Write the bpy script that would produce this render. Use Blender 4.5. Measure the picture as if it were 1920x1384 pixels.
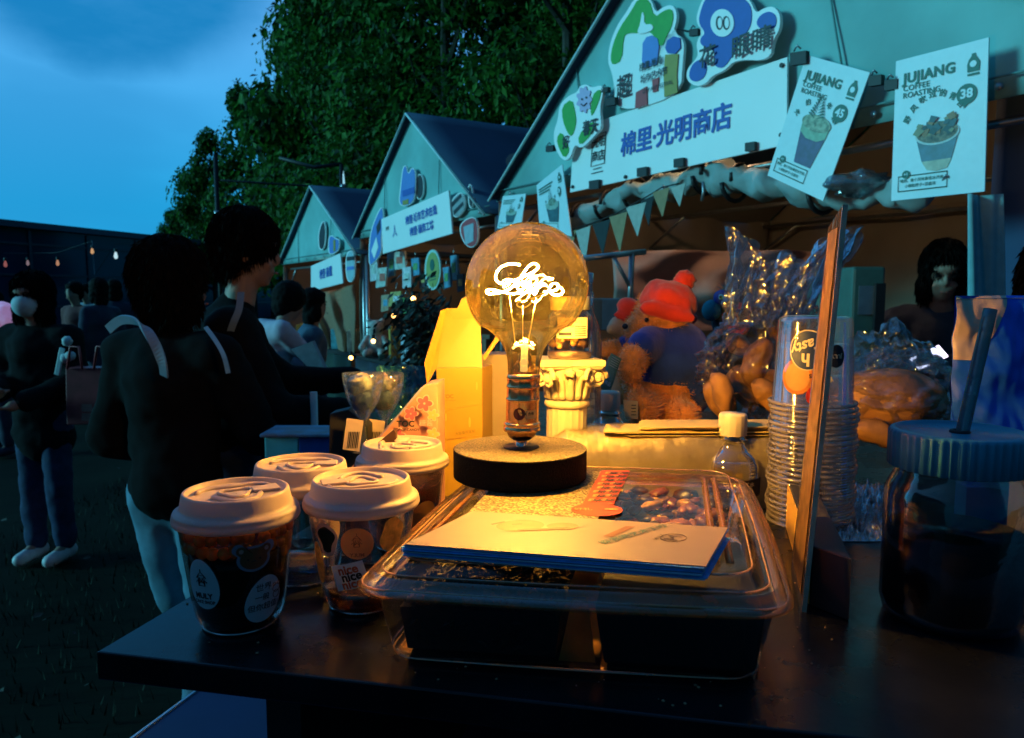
import bpy, bmesh, math, random
from math import sin, cos, pi, radians as R, sqrt, atan2
from mathutils import Vector as V, Matrix, noise
random.seed(7)
sc = bpy.context.scene
COL = sc.collection
for o in list(bpy.data.objects): bpy.data.objects.remove(o)

# ---------------------------------------------------------------- camera
FPX, HOR = 1420.0, 550.0
PITCH = math.atan((692 - HOR) / FPX)
CAM = V((0, 0, 1.5))
cd = bpy.data.cameras.new('camera'); cam = bpy.data.objects.new('camera', cd); COL.objects.link(cam)
cam.location = CAM; cam.rotation_euler = (pi / 2 - PITCH, 0, 0)
cd.sensor_width = 36; cd.lens = 36 * FPX / 1920; cd.clip_start = .02; cd.clip_end = 600
cd.dof.use_dof = True; cd.dof.focus_distance = .72; cd.dof.aperture_fstop = 15
sc.camera = cam

# ---------------------------------------------------------------- world: blue dusk sky
w = bpy.data.worlds.new('World'); sc.world = w; w.use_nodes = True
nt = w.node_tree; nt.nodes.clear()
def N(t, typ, **kw):
    n = t.nodes.new(typ)
    for k, v in kw.items():
        if k.startswith('i_'): n.inputs[k[2:].replace('_', ' ')].default_value = v
        elif k[0] == 'n' and k[1:].isdigit(): n.inputs[int(k[1:])].default_value = v
        else: setattr(n, k, v)
    return n
L = nt.links.new
SKY_STRENGTH = 1.02
tc = N(nt, 'ShaderNodeTexCoord'); sep = N(nt, 'ShaderNodeSeparateXYZ'); L(tc.outputs['Generated'], sep.inputs[0])
ramp = N(nt, 'ShaderNodeValToRGB'); L(sep.outputs['Z'], ramp.inputs[0])
e = ramp.color_ramp.elements
e[0].position = 0.0; e[0].color = (.003, .36, .72, 1)
e[1].position = 1.0; e[1].color = (.04, .22, .62, 1)
for p, c in ((.10, (.008, .40, .80, 1)), (.2, (.050, .42, .86, 1)), (.34, (.10, .40, .84, 1)), (.6, (.05, .28, .62, 1))):
    x = e.new(p); x.color = c
# clouds: soft dark blue banks, stretched along the horizon
mp = N(nt, 'ShaderNodeMapping'); mp.inputs['Scale'].default_value = (1.0, 1.0, 3.2); mp.inputs['Location'].default_value = (.35, .1, .2)
L(tc.outputs['Generated'], mp.inputs[0])
nz = N(nt, 'ShaderNodeTexNoise', i_Scale=1.7, i_Detail=4.0, i_Roughness=.45); L(mp.outputs[0], nz.inputs['Vector'])
# the one bank in view
def math_(op, a, b=None, c=None):
    m = N(nt, 'ShaderNodeMath', operation=op)
    for i, q in enumerate((a, b, c)):
        if q is None: continue
        if isinstance(q, (int, float)): m.inputs[i].default_value = q
        else: L(q, m.inputs[i])
    return m.outputs[0]
uu = math_('DIVIDE', sep.outputs['X'], math_('MAXIMUM', sep.outputs['Y'], .05))
vv = math_('DIVIDE', sep.outputs['Z'], math_('MAXIMUM', sep.outputs['Y'], .05))
n2 = N(nt, 'ShaderNodeTexNoise', i_Scale=4.0, i_Detail=7.0); L(tc.outputs['Generated'], n2.inputs['Vector'])
du = math_('DIVIDE', math_('ADD', uu, .485), .185); dv = math_('DIVIDE', math_('SUBTRACT', vv, .385), .105)
dd = math_('SQRT', math_('ADD', math_('MULTIPLY', du, du), math_('MULTIPLY', dv, dv)))
dd = math_('ADD', dd, math_('MULTIPLY', math_('SUBTRACT', n2.outputs['Fac'], .5), 1.3))
mr = N(nt, 'ShaderNodeMapRange', interpolation_type='SMOOTHSTEP'); L(dd, mr.inputs['Value'])
mr.inputs['From Min'].default_value = 1.25; mr.inputs['From Max'].default_value = .66
front = math_('GREATER_THAN', sep.outputs['Y'], .06)
n3 = N(nt, 'ShaderNodeTexNoise', i_Scale=9.0, i_Detail=8.0, i_Roughness=.6); L(mp.outputs[0], n3.inputs['Vector'])
bank = math_('MULTIPLY', math_('MULTIPLY', mr.outputs[0], math_('ADD', .62, math_('MULTIPLY', n3.outputs['Fac'], .62))), front)
mr2 = N(nt, 'ShaderNodeMapRange', interpolation_type='SMOOTHSTEP'); L(nz.outputs['Fac'], mr2.inputs['Value'])
mr2.inputs['From Min'].default_value = .52; mr2.inputs['From Max'].default_value = .70; mr2.inputs['To Max'].default_value = .45
cl = math_('MAXIMUM', bank, mr2.outputs[0])
mx = N(nt, 'ShaderNodeMix', data_type='RGBA'); L(cl, mx.inputs['Factor']); L(ramp.outputs[0], mx.inputs['A']); mx.inputs['B'].default_value = (.006, .215, .53, 1)
# a faint Nishita dusk sky under it
sky = N(nt, 'ShaderNodeTexSky', sky_type='NISHITA'); sky.sun_disc = False; sky.sun_elevation = R(6); sky.sun_rotation = R(-100)
ad = N(nt, 'ShaderNodeMix', data_type='RGBA', blend_type='ADD'); ad.inputs['Factor'].default_value = .004
L(mx.outputs['Result'], ad.inputs['A']); L(sky.outputs[0], ad.inputs['B'])
# dusk: the sky is brightest towards the afterglow (front left) and fades to the far side and overhead
dt = N(nt, 'ShaderNodeVectorMath', operation='DOT_PRODUCT'); L(tc.outputs['Generated'], dt.inputs[0]); dt.inputs[1].default_value = V((-.62, .75, .10)).normalized()
fd = N(nt, 'ShaderNodeMapRange', interpolation_type='SMOOTHSTEP'); L(dt.outputs['Value'], fd.inputs['Value'])
fd.inputs['From Min'].default_value = -.55; fd.inputs['From Max'].default_value = .80; fd.inputs['To Min'].default_value = .17 * SKY_STRENGTH; fd.inputs['To Max'].default_value = SKY_STRENGTH
bg = N(nt, 'ShaderNodeBackground'); L(fd.outputs[0], bg.inputs['Strength']); L(ad.outputs['Result'], bg.inputs[0])
wo = N(nt, 'ShaderNodeOutputWorld'); L(bg.outputs[0], wo.inputs[0])

# ---------------------------------------------------------------- sun: broad cool afterglow from the left
sd = bpy.data.lights.new('afterglow_sun', 'SUN'); sd.energy = 2.0; sd.angle = R(14); sd.color = (.20, .88, 1.0)
so = bpy.data.objects.new('afterglow_sun', sd); COL.objects.link(so)
so.rotation_euler = V((-.93, -.16, .21)).to_track_quat('Z', 'Y').to_euler()

sc.view_settings.view_transform = 'Standard'; sc.view_settings.look = 'None'; sc.view_settings.gamma = 1
sc.view_settings.exposure = 0
sc.render.engine = 'CYCLES'
cy = sc.cycles
cy.use_denoising = True; cy.max_bounces = 10; cy.transparent_max_bounces = 40; cy.glossy_bounces = 4; cy.transmission_bounces = 8
cy.sample_clamp_indirect = 8.0; cy.sample_clamp_direct = 0; cy.caustics_reflective = False; cy.caustics_refractive = False

# ---------------------------------------------------------------- projection helpers (photo pixel -> point in the world)
FW = V((0, cos(PITCH), -sin(PITCH))); UP = V((0, sin(PITCH), cos(PITCH)))
def ray(px, py): return FW + V((1, 0, 0)) * ((px - 960) / FPX) - UP * ((py - 692) / FPX)
def at(px, py, Y): d = ray(px, py); return CAM + d * (Y / d.y)
def on(px, py, z): d = ray(px, py); return CAM + d * ((z - CAM.z) / d.z)
K = .85
FS = V((1.49 * K, 4.1 * K, 0)); FD = V((-.519, .8548, 0)).normalized(); FN = V((-FD.y, FD.x, 0))  # facade line, outward normal (towards left front)
def fac(px, py, off=0.0):
    d = ray(px, py); t = (FS + FN * off - CAM).dot(FN) / d.dot(FN); return CAM + d * t
def fp(s, z, off=0.0):   # facade coordinates (metres before scale K)
    p = FS + FD * (s * K) + FN * off; p.z = 1.5 + (z - 1.5) * K; return p
T = 1.235

# ---------------------------------------------------------------- materials
MATS = {}
def mat(name, col=(.5, .5, .5), rough=.6, metal=0, var=.12, scale=30, bump=0.0, bscale=None, emit=None, es=1, spec=.5, trans=0, ior=1.45, sheen=0, sss=0, coat=0, var2=None, trl=0, island=False, rvar=0):
    if name in MATS: return MATS[name]
    m = bpy.data.materials.new(name); m.use_nodes = True; t = m.node_tree; t.nodes.clear()
    p = N(t, 'ShaderNodeBsdfPrincipled'); o = N(t, 'ShaderNodeOutputMaterial'); t.links.new(p.outputs[0], o.inputs[0])
    p.inputs['Roughness'].default_value = rough; p.inputs['Metallic'].default_value = metal
    p.inputs['Specular IOR Level'].default_value = spec; p.inputs['Transmission Weight'].default_value = trans
    p.inputs['IOR'].default_value = ior; p.inputs['Sheen Weight'].default_value = sheen; p.inputs['Coat Weight'].default_value = coat
    if sss: p.inputs['Subsurface Weight'].default_value = sss; p.inputs['Subsurface Scale'].default_value = .01
    c = tuple(col) + (1,)
    tcn = N(t, 'ShaderNodeTexCoord'); nzn = N(t, 'ShaderNodeTexNoise', i_Scale=float(scale), i_Detail=4.0)
    t.links.new(tcn.outputs['Object'], nzn.inputs['Vector'])
    rp = N(t, 'ShaderNodeValToRGB'); t.links.new(nzn.outputs['Fac'], rp.inputs[0])
    rp.color_ramp.elements[0].position = .3; rp.color_ramp.elements[1].position = .7
    a = tuple(x * (1 - var) for x in col) + (1,); b = (tuple(var2) if var2 else tuple(min(1, x * (1 + var)) for x in col)) + (1,)
    rp.color_ramp.elements[0].color = a; rp.color_ramp.elements[1].color = b
    t.links.new(rp.outputs[0], p.inputs['Base Color'])
    if bump:
        nb = N(t, 'ShaderNodeTexNoise', i_Scale=float(bscale or scale), i_Detail=5.0); t.links.new(tcn.outputs['Object'], nb.inputs['Vector'])
        bn = N(t, 'ShaderNodeBump', i_Strength=min(1, bump), i_Distance=.002 if bump <= 1 else .002 * bump); t.links.new(nb.outputs['Fac'], bn.inputs['Height']); t.links.new(bn.outputs[0], p.inputs['Normal'])
    if island:
        gi = N(t, 'ShaderNodeNewGeometry'); mxi = N(t, 'ShaderNodeMath', operation='MULTIPLY_ADD'); mxi.inputs[1].default_value = .62; t.links.new(gi.outputs['Random Per Island'], mxi.inputs[0])
        hf = N(t, 'ShaderNodeMath', operation='MULTIPLY'); hf.inputs[1].default_value = .5; t.links.new(nzn.outputs['Fac'], hf.inputs[0]); t.links.new(hf.outputs[0], mxi.inputs[2]); t.links.new(mxi.outputs[0], rp.inputs[0])
        rp.color_ramp.elements[0].position = .25; rp.color_ramp.elements[1].position = .86; trl = .35
    if rvar:
        nr = N(t, 'ShaderNodeTexNoise', i_Scale=7.0, i_Detail=6.0, i_Roughness=.65); t.links.new(tcn.outputs['Object'], nr.inputs['Vector'])
        mrr = N(t, 'ShaderNodeMapRange'); mrr.inputs['From Min'].default_value = .3; mrr.inputs['From Max'].default_value = .7; mrr.inputs['To Min'].default_value = rough; mrr.inputs['To Max'].default_value = rough + rvar; t.links.new(nr.outputs['Fac'], mrr.inputs['Value']); t.links.new(mrr.outputs[0], p.inputs['Roughness'])
    if trl:
        tlb = N(t, 'ShaderNodeBsdfTranslucent'); t.links.new(rp.outputs[0], tlb.inputs[0]); mst = N(t, 'ShaderNodeMixShader', n0=trl); t.links.new(p.outputs[0], mst.inputs[1]); t.links.new(tlb.outputs[0], mst.inputs[2]); t.links.new(mst.outputs[0], o.inputs[0])
    if emit: p.inputs['Emission Color'].default_value = tuple(emit) + (1,); p.inputs['Emission Strength'].default_value = es
    MATS[name] = m; return m
def clear(name, tint=(.97, .97, .97), gloss=.08, rough=.05, bump=0.0, bscale=60, haze=0.0, hazecol=(.6, .6, .6), edge=.6, gcol=(1, 1, 1)):
    """thin clear sheet: tinted see-through, mirror at grazing angles, optional haze"""
    if name in MATS: return MATS[name]
    m = bpy.data.materials.new(name); m.use_nodes = True; t = m.node_tree; t.nodes.clear(); l = t.links.new
    tr = N(t, 'ShaderNodeBsdfTransparent'); tr.inputs[0].default_value = tuple(tint) + (1,)
    gl = N(t, 'ShaderNodeBsdfGlossy'); gl.inputs['Roughness'].default_value = rough; gl.inputs['Color'].default_value = tuple(gcol) + (1,)
    lw = N(t, 'ShaderNodeLayerWeight', i_Blend=.35)
    mm = N(t, 'ShaderNodeMapRange'); mm.inputs['To Min'].default_value = gloss; mm.inputs['To Max'].default_value = edge; l(lw.outputs['Fresnel'], mm.inputs['Value'])
    ms = N(t, 'ShaderNodeMixShader'); l(mm.outputs[0], ms.inputs[0]); l(tr.outputs[0], ms.inputs[1]); l(gl.outputs[0], ms.inputs[2])
    tcn = N(t, 'ShaderNodeTexCoord')
    if bump:
        nb = N(t, 'ShaderNodeTexNoise', i_Scale=float(bscale), i_Detail=3.0, i_Distortion=.6); l(tcn.outputs['Object'], nb.inputs['Vector'])
        bn = N(t, 'ShaderNodeBump', i_Strength=bump, i_Distance=.004); l(nb.outputs['Fac'], bn.inputs['Height']); l(bn.outputs[0], gl.inputs['Normal']); l(bn.outputs[0], lw.inputs['Normal'])
    out = ms.outputs[0]
    if haze:
        df = N(t, 'ShaderNodeBsdfDiffuse'); df.inputs[0].default_value = tuple(hazecol) + (1,)
        tl = N(t, 'ShaderNodeBsdfTranslucent'); tl.inputs[0].default_value = tuple(hazecol) + (1,)
        h0 = N(t, 'ShaderNodeMixShader', n0=.5); l(df.outputs[0], h0.inputs[1]); l(tl.outputs[0], h0.inputs[2])
        nh = N(t, 'ShaderNodeTexNoise', i_Scale=float(bscale) * .5, i_Detail=4.0); l(tcn.outputs['Object'], nh.inputs['Vector'])
        mh = N(t, 'ShaderNodeMapRange'); mh.inputs['From Min'].default_value = .35; mh.inputs['From Max'].default_value = .65; mh.inputs['To Min'].default_value = haze * .5; mh.inputs['To Max'].default_value = min(1, haze * 1.5); l(nh.outputs['Fac'], mh.inputs['Value'])
        h1 = N(t, 'ShaderNodeMixShader'); l(mh.outputs[0], h1.inputs[0]); l(out, h1.inputs[1]); l(h0.outputs[0], h1.inputs[2]); out = h1.outputs[0]
    o = N(t, 'ShaderNodeOutputMaterial'); l(out, o.inputs[0]); MATS[name] = m; return m
def emis(name, col, s):
    if name in MATS: return MATS[name]
    m = bpy.data.materials.new(name); m.use_nodes = True; t = m.node_tree; t.nodes.clear()
    e_ = N(t, 'ShaderNodeEmission', i_Strength=float(s)); e_.inputs[0].default_value = tuple(col) + (1,)
    o = N(t, 'ShaderNodeOutputMaterial'); t.links.new(e_.outputs[0], o.inputs[0]); MATS[name] = m; return m

# ---------------------------------------------------------------- object helpers
def wloc(o):
    l = V((0, 0, 0))
    while o: l += o.location; o = o.parent
    return l
def tag(o, label=None, cat=None, group=None, kind=None):
    if label: o['label'] = label
    if cat: o['category'] = cat
    if group: o['group'] = group
    if kind: o['kind'] = kind
    return o
def thing(name, label, cat, loc, group=None):
    o = bpy.data.objects.new(name, None); COL.objects.link(o); o.location = loc; o.empty_display_size = .05
    return tag(o, label, cat, group)
class MB:
    def __init__(s): s.v = []; s.f = []; s.sm = []
    def add(s, vs, fs, smooth=False):
        b = len(s.v); s.v += [V(q) for q in vs]
        for f in fs: s.f.append([b + i for i in f]); s.sm.append(smooth)
        return s
    def box(s, c, size, M=None):
        x, y, z = (q / 2 for q in size)
        vs = [V((a * x, b * y, d * z)) for a in (-1, 1) for b in (-1, 1) for d in (-1, 1)]
        if M is not None: vs = [M @ q for q in vs]
        c = V(c); return s.add([q + c for q in vs], [(0, 1, 3, 2), (4, 6, 7, 5), (0, 4, 5, 1), (2, 3, 7, 6), (0, 2, 6, 4), (1, 5, 7, 3)])
    def slab(s, base, up):
        """closed prism from polygon base (list) extruded by vector up"""
        n = len(base); up = V(up); vs = [V(q) for q in base] + [V(q) + up for q in base]
        return s.add(vs, [tuple(range(n))[::-1], tuple(range(n, 2 * n))] + [(i, (i + 1) % n, n + (i + 1) % n, n + i) for i in range(n)])
    def lathe(s, prof, c=(0, 0, 0), seg=32, smooth=True, cap=False, M=None, fr=None):
        c = V(c); vs = []; fs = []
        for (r, z) in prof:
            for k in range(seg):
                a = 2 * pi * k / seg; rr = r * (fr(a, z) if fr else 1)
                q = V((rr * cos(a), rr * sin(a), z)); vs.append((M @ q if M is not None else q) + c)
        for i in range(len(prof) - 1):
            for k in range(seg):
                k2 = (k + 1) % seg; fs.append((i * seg + k, i * seg + k2, (i + 1) * seg + k2, (i + 1) * seg + k))
        if cap: fs.append(tuple(range(seg))[::-1]); fs.append(tuple((len(prof) - 1) * seg + k for k in range(seg)))
        return s.add(vs, fs, smooth)
    def tube(s, pts, r, seg=8, closed=False, smooth=True):
        pts = [V(p) for p in pts]; n = len(pts); rs = r if isinstance(r, (list, tuple)) else [r] * n
        tg = [(pts[min(i + 1, n - 1)] - pts[max(i - 1, 0)]).normalized() if not closed else (pts[(i + 1) % n] - pts[i - 1]).normalized() for i in range(n)]
        u = tg[0].orthogonal().normalized(); vs = []; fs = []
        for i in range(n):
            u = (u - tg[i] * u.dot(tg[i])); u = u.normalized() if u.length > 1e-6 else tg[i].orthogonal().normalized(); w_ = tg[i].cross(u)
            for k in range(seg):
                a = 2 * pi * k / seg; vs.append(pts[i] + (u * cos(a) + w_ * sin(a)) * rs[i])
        m = n if closed else n - 1
        for i in range(m):
            j = (i + 1) % n
            for k in range(seg): k2 = (k + 1) % seg; fs.append((i * seg + k, i * seg + k2, j * seg + k2, j * seg + k))
        if not closed: fs.append(tuple(range(seg))[::-1]); fs.append(tuple((n - 1) * seg + k for k in range(seg)))
        return s.add(vs, fs, smooth)
    def ball(s, c, r, seg=12, rings=8, sc_=(1, 1, 1), M=None, nz_=0, ns=3):
        c = V(c); vs = []; fs = []
        for i in range(rings + 1):
            th = pi * i / rings
            for k in range(seg):
                a = 2 * pi * k / seg; q = V((sin(th) * cos(a) * sc_[0], sin(th) * sin(a) * sc_[1], cos(th) * sc_[2])) * r
                if nz_: q *= 1 + nz_ * noise.noise(q / r * ns + c * 7)
                vs.append((M @ q if M is not None else q) + c)
        for i in range(rings):
            for k in range(seg): k2 = (k + 1) % seg; fs.append((i * seg + k, (i + 1) * seg + k, (i + 1) * seg + k2, i * seg + k2))
        return s.add(vs, fs, True)
    def loft(s, rings, smooth=True, cap0=False, cap1=False):
        n = len(rings[0]); vs = [q for r in rings for q in r]; fs = []
        for i in range(len(rings) - 1):
            for k in range(n): k2 = (k + 1) % n; fs.append((i * n + k, i * n + k2, (i + 1) * n + k2, (i + 1) * n + k))
        if cap0: fs.append(tuple(range(n))[::-1])
        if cap1: fs.append(tuple((len(rings) - 1) * n + k for k in range(n)))
        return s.add(vs, fs, smooth)
    def grid(s, fn, nu, nv, smooth=True):
        vs = [fn(i / nu, j / nv) for j in range(nv + 1) for i in range(nu + 1)]; fs = []
        for j in range(nv):
            for i in range(nu): a = j * (nu + 1) + i; fs.append((a, a + 1, a + nu + 2, a + nu + 1))
        return s.add(vs, fs, smooth)
    def build(s, name, m, parent=None, label=None, cat=None, group=None, kind=None, thick=0, sub=0, bevel=0):
        if parent is None:
            mn = V([min(q[i] for q in s.v) for i in range(3)]); mxx = V([max(q[i] for q in s.v) for i in range(3)])
            org = V(((mn.x + mxx.x) / 2, (mn.y + mxx.y) / 2, mn.z)); loc = org
            if kind == 'structure': org = loc = V((0, 0, 0))
        else: org = wloc(parent); loc = V((0, 0, 0))
        me = bpy.data.meshes.new(name); me.from_pydata([q - org for q in s.v], [], s.f); me.polygons.foreach_set('use_smooth', s.sm)
        me.materials.append(m); me.update()
        o = bpy.data.objects.new(name, me); COL.objects.link(o); o.location = loc
        if parent is not None: o.parent = parent
        if bevel: b = o.modifiers.new('bevel', 'BEVEL'); b.width = bevel; b.segments = 2; b.limit_method = 'ANGLE'
        if sub: q = o.modifiers.new('sub', 'SUBSURF'); q.levels = q.render_levels = sub
        if thick: q = o.modifiers.new('solid', 'SOLIDIFY'); q.thickness = thick; q.offset = -1
        return tag(o, label, cat, group, kind)
def copy_tree(o, parent=None, loc=None, name=None):
    c = o.copy(); COL.objects.link(c); c.parent = parent
    if loc is not None: c.location = loc
    for ch in [x for x in bpy.data.objects if x.parent == o]: copy_tree(ch, c)
    return c
# text
_TC = {}
def glyphs(s, bold=0.0, align='CENTER', spacing=1.0, shear=0):
    bold = min(bold, .010 if any(ord(ch) > 0x2E80 for ch in s) else .018)
    k = (s, bold, align, spacing, shear)
    if k in _TC: return _TC[k]
    cu = bpy.data.curves.new('t', 'FONT'); cu.body = s; cu.size = 1; cu.align_x = align; cu.align_y = 'CENTER'; cu.offset = bold
    cu.resolution_u = 3; cu.space_character = spacing; cu.space_line = .95; cu.shear = shear
    ob = bpy.data.objects.new('t', cu); COL.objects.link(ob)
    me = bpy.data.meshes.new_from_object(ob.evaluated_get(bpy.context.evaluated_depsgraph_get()))
    r = ([v.co.copy() for v in me.vertices], [tuple(p.vertices) for p in me.polygons])
    bpy.data.objects.remove(ob); bpy.data.curves.remove(cu); bpy.data.meshes.remove(me)
    _TC[k] = r; return r
def text(s, fn, m, parent, bold=0.0, align='CENTER', spacing=1.0, shear=0, name='lettering'):
    vs, fs = glyphs(s, bold, align, spacing, shear)
    if not vs: return None
    o0 = fn(0, 0); ex, ey = fn(.1, 0) - o0, fn(0, .1) - o0; n = ex.cross(ey).normalized(); n = n if n.dot(CAM - o0) > 0 else -n; hgt = ey.length * 10
    b = MB(); w_ = (.016 if bold >= .025 else .008) if bold >= .015 else 0
    for k, (dx, dy) in enumerate(((0, 0),) if not w_ else ((0, 0), (w_, w_), (-w_, w_), (w_, -w_), (-w_, -w_))):
        b.add([fn(v.x + dx, v.y + dy) + n * (hgt * .0012 * k) for v in vs], fs)
    return b.build(name, m, parent)
def quad(tl, tr, br, bl):
    """bilinear map (u right, v up) over four corners; returns fn(u,v,off)"""
    tl, tr, br, bl = (V(q) for q in (tl, tr, br, bl)); n = (br - bl).cross(tl - bl).normalized()
    def f(u, v, off=0.0): return bl * (1 - u) * (1 - v) + br * u * (1 - v) + tr * u * v + tl * (1 - u) * v + n * off
    f.asp = (br - bl).length / (tl - bl).length; f.n = n; return f
def qtext(s, q, u, v, h, m, parent, off=.003, rot=0, **kw):
    """text on a quad map; h = cap size as a share of the quad height"""
    c, s_ = cos(rot), sin(rot)
    return text(s, lambda x, y: q(u + (x * c - y * s_) * h / q.asp, v + (x * s_ + y * c) * h, off), m, parent, **kw)
def qpoly(q, pts, off): return [q(a, b, off) for a, b in pts]
def qshape(q, pts, off, m, parent, name): return MB().add(qpoly(q, pts, off), [tuple(range(len(pts)))]).build(name, m, parent)
def circ(u, v, r, asp=1, n=24, ry=None): return [(u + r * cos(2 * pi * k / n) / asp, v + (ry or r) * sin(2 * pi * k / n)) for k in range(n)]
# clay: union of tapered capsules, voxel-remeshed into one continuous skin
def clay(name, prims, voxel, m, parent, nz_=0, ns=8, smooth=3, label=None, cat=None, clip=None):
    b = MB()
    for p in prims:
        if p[0] == 'c':
            _, a, c, ra, rb = p[:5]; fl = p[5] if len(p) > 5 else 1
            a = V(a); c = V(c); d = c - a; ln = d.length
            if ln < 1e-6: continue
            q = d.to_track_quat('Z', 'Y').to_matrix() if len(p) < 7 else p[6]
            prof = [(ra * sin(t * pi / 8), -ra * cos(t * pi / 8)) for t in range(5)] + [(rb * cos(t * pi / 8), ln + rb * sin(t * pi / 8)) for t in range(5)]
            prof[0] = (1e-4, prof[0][1]); prof[-1] = (1e-4, prof[-1][1])
            Mx = q @ Matrix.Diagonal((1, fl, 1)) if fl != 1 else q
            b.lathe(prof, a, 14, cap=True, M=Mx)
        else:
            _, c, r, s_ = p[:4]; M = p[4] if len(p) > 4 else None
            b.ball(c, r, 18, 12, s_, M)
    org = wloc(parent) if parent else V((0, 0, 0))
    me = bpy.data.meshes.new(name); me.from_pydata([q - org for q in b.v], [], b.f); me.update()
    ob = bpy.data.objects.new(name, me); COL.objects.link(ob)
    r = ob.modifiers.new('r', 'REMESH'); r.mode = 'VOXEL'; r.voxel_size = voxel; r.use_smooth_shade = True
    s_ = ob.modifiers.new('s', 'SMOOTH'); s_.iterations = smooth; s_.factor = .5
    m2 = bpy.data.meshes.new_from_object(ob.evaluated_get(bpy.context.evaluated_depsgraph_get()))
    bpy.data.objects.remove(ob); bpy.data.meshes.remove(me)
    if nz_:
        m2.calc_loop_triangles(); nn = [v.normal.copy() for v in m2.vertices]
        for v, q in zip(m2.vertices, nn): v.co += q * nz_ * noise.fractal(v.co * ns, 1, 2, 3)
    m2.name = name; m2.polygons.foreach_set('use_smooth', [True] * len(m2.polygons))
    m2.materials.clear(); m2.materials.append(m); ob = bpy.data.objects.new(name, m2); COL.objects.link(ob); ob.parent = parent
    if parent is None: pass
    return tag(ob, label, cat)

# ---------------------------------------------------------------- shared materials
M_white = mat('sign_white', (.86, .88, .88), .5, var=.03, scale=4)
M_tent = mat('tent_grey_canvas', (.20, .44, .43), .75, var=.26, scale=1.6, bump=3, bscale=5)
M_roof = mat('tent_navy_roof', (.030, .065, .12), .7, var=.15, scale=2, bump=.4, bscale=30)
M_liner = mat('tent_tan_lining', (.27, .22, .17), .85, var=.12, scale=2.5, bump=.5, bscale=15)
M_blk = mat('matt_black', (.012, .012, .014), .55, var=.2)
M_steel = mat('grey_steel', (.35, .36, .38), .35, metal=.8)
M_blue = mat('print_blue', (.02, .09, .42), .5, var=.05)
M_ink = mat('print_black', (.012, .015, .02), .5, var=.05)
M_green = mat('print_green', (.03, .35, .04), .5, var=.08)
M_dgreen = mat('print_dark_green', (.01, .12, .09), .5, var=.08)
M_lilac = mat('print_lilac', (.55, .42, .65), .5, var=.05)
M_red = mat('print_red', (.45, .05, .06), .5, var=.05)
M_gold = mat('print_ochre', (.35, .27, .05), .5, var=.05)
M_pal = mat('print_pale_blue', (.10, .22, .60), .5, var=.05)
M_skin = mat('skin', (.34, .20, .15), .55, var=.06, sss=.05)
M_hair = mat('black_hair', (.005, .004, .004), .75, var=.3, scale=60, bump=.6, bscale=160, spec=.1)
M_card = mat('cream_card', (.75, .62, .40), .6, var=.04)
# ================================================================ ground
b = MB()
def gz(x, y): return -.02 * abs(noise.noise(V((x * .5, y * .5, 0))))
b.grid(lambda u, v: V((-90 + 200 * u, -30 + 200 * v, gz(-90 + 200 * u, -30 + 200 * v) - .01)), 60, 60)
b.build('ground', mat('dark_turf', (.005, .010, .006), .98, var=.6, scale=1.3, bump=1, bscale=9, var2=(.010, .015, .009), spec=.1), kind='structure')
b = MB(); rr = random.Random(3)
for i in range(9000):
    x = rr.uniform(-3.2, .8); y = rr.uniform(.9, 7); a = rr.uniform(0, pi); h = rr.uniform(.015, .045); s = rr.uniform(.002, .005)
    dx, dy = cos(a) * s, sin(a) * s
    b.add([(x - dx, y - dy, -.02), (x + dx, y + dy, -.02), (x + rr.uniform(-.02, .02), y + rr.uniform(-.02, .02), h)], [(0, 1, 2)])
b.build('grass', mat('grass_blades', (.006, .016, .007), .9, var=.5, scale=3), label='short dark trampled grass around the tables', cat='grass', kind='stuff')

# ================================================================ far glass building
P0 = at(-330, 412, 24); P0.x = -26.0; P0 = V((-24.5, 12.0, 0)); BD = V((.245, .9695, 0)); BN = V((.9695, -.245, 0))
c0 = at(0, 412, 30); base0 = V((c0.x, c0.y, 0)) - BD * 14; topz = c0.z; Lb = 40
bd = thing('glass_building', 'long low dark glass building behind the crowd at the left edge', 'building', base0)
MB().slab([base0, base0 + BD * Lb, base0 + BD * Lb - BN * 8, base0 - BN * 8], (0, 0, topz - .25)).build('wall', mat('dark_glazing', (.006, .030, .085), .12, var=.3, scale=.6, spec=.35), bd)
MB().slab([base0 + V((0, 0, topz - .245)) + BN * .3 - BD * .3, base0 + BD * (Lb + .3) + V((0, 0, topz - .245)) + BN * .3, base0 + BD * (Lb + .3) - BN * 8.2 + V((0, 0, topz - .245)), base0 - BN * 8.2 - BD * .3 + V((0, 0, topz - .245))], (0, 0, .25)).build('roof', mat('building_fascia', (.015, .06, .12), .4), bd)
mfr = mat('mullion_metal', (.010, .030, .07), .4)
for i in range(14):
    p = base0 + BD * (i * 3.0 + .2) + BN * .05
    MB().slab([p, p + BD * .14, p + BD * .14 - BN * .04, p - BN * .04], (0, 0, topz - .3)).build('mullion', mfr, bd)
for h in (.9, 2.2, 3.45):
    p = base0 + BN * .04 + V((0, 0, h)); MB().slab([p, p + BD * Lb, p + BD * Lb - BN * .03, p - BN * .03], (0, 0, .09)).build('transom', mfr, bd)

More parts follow.
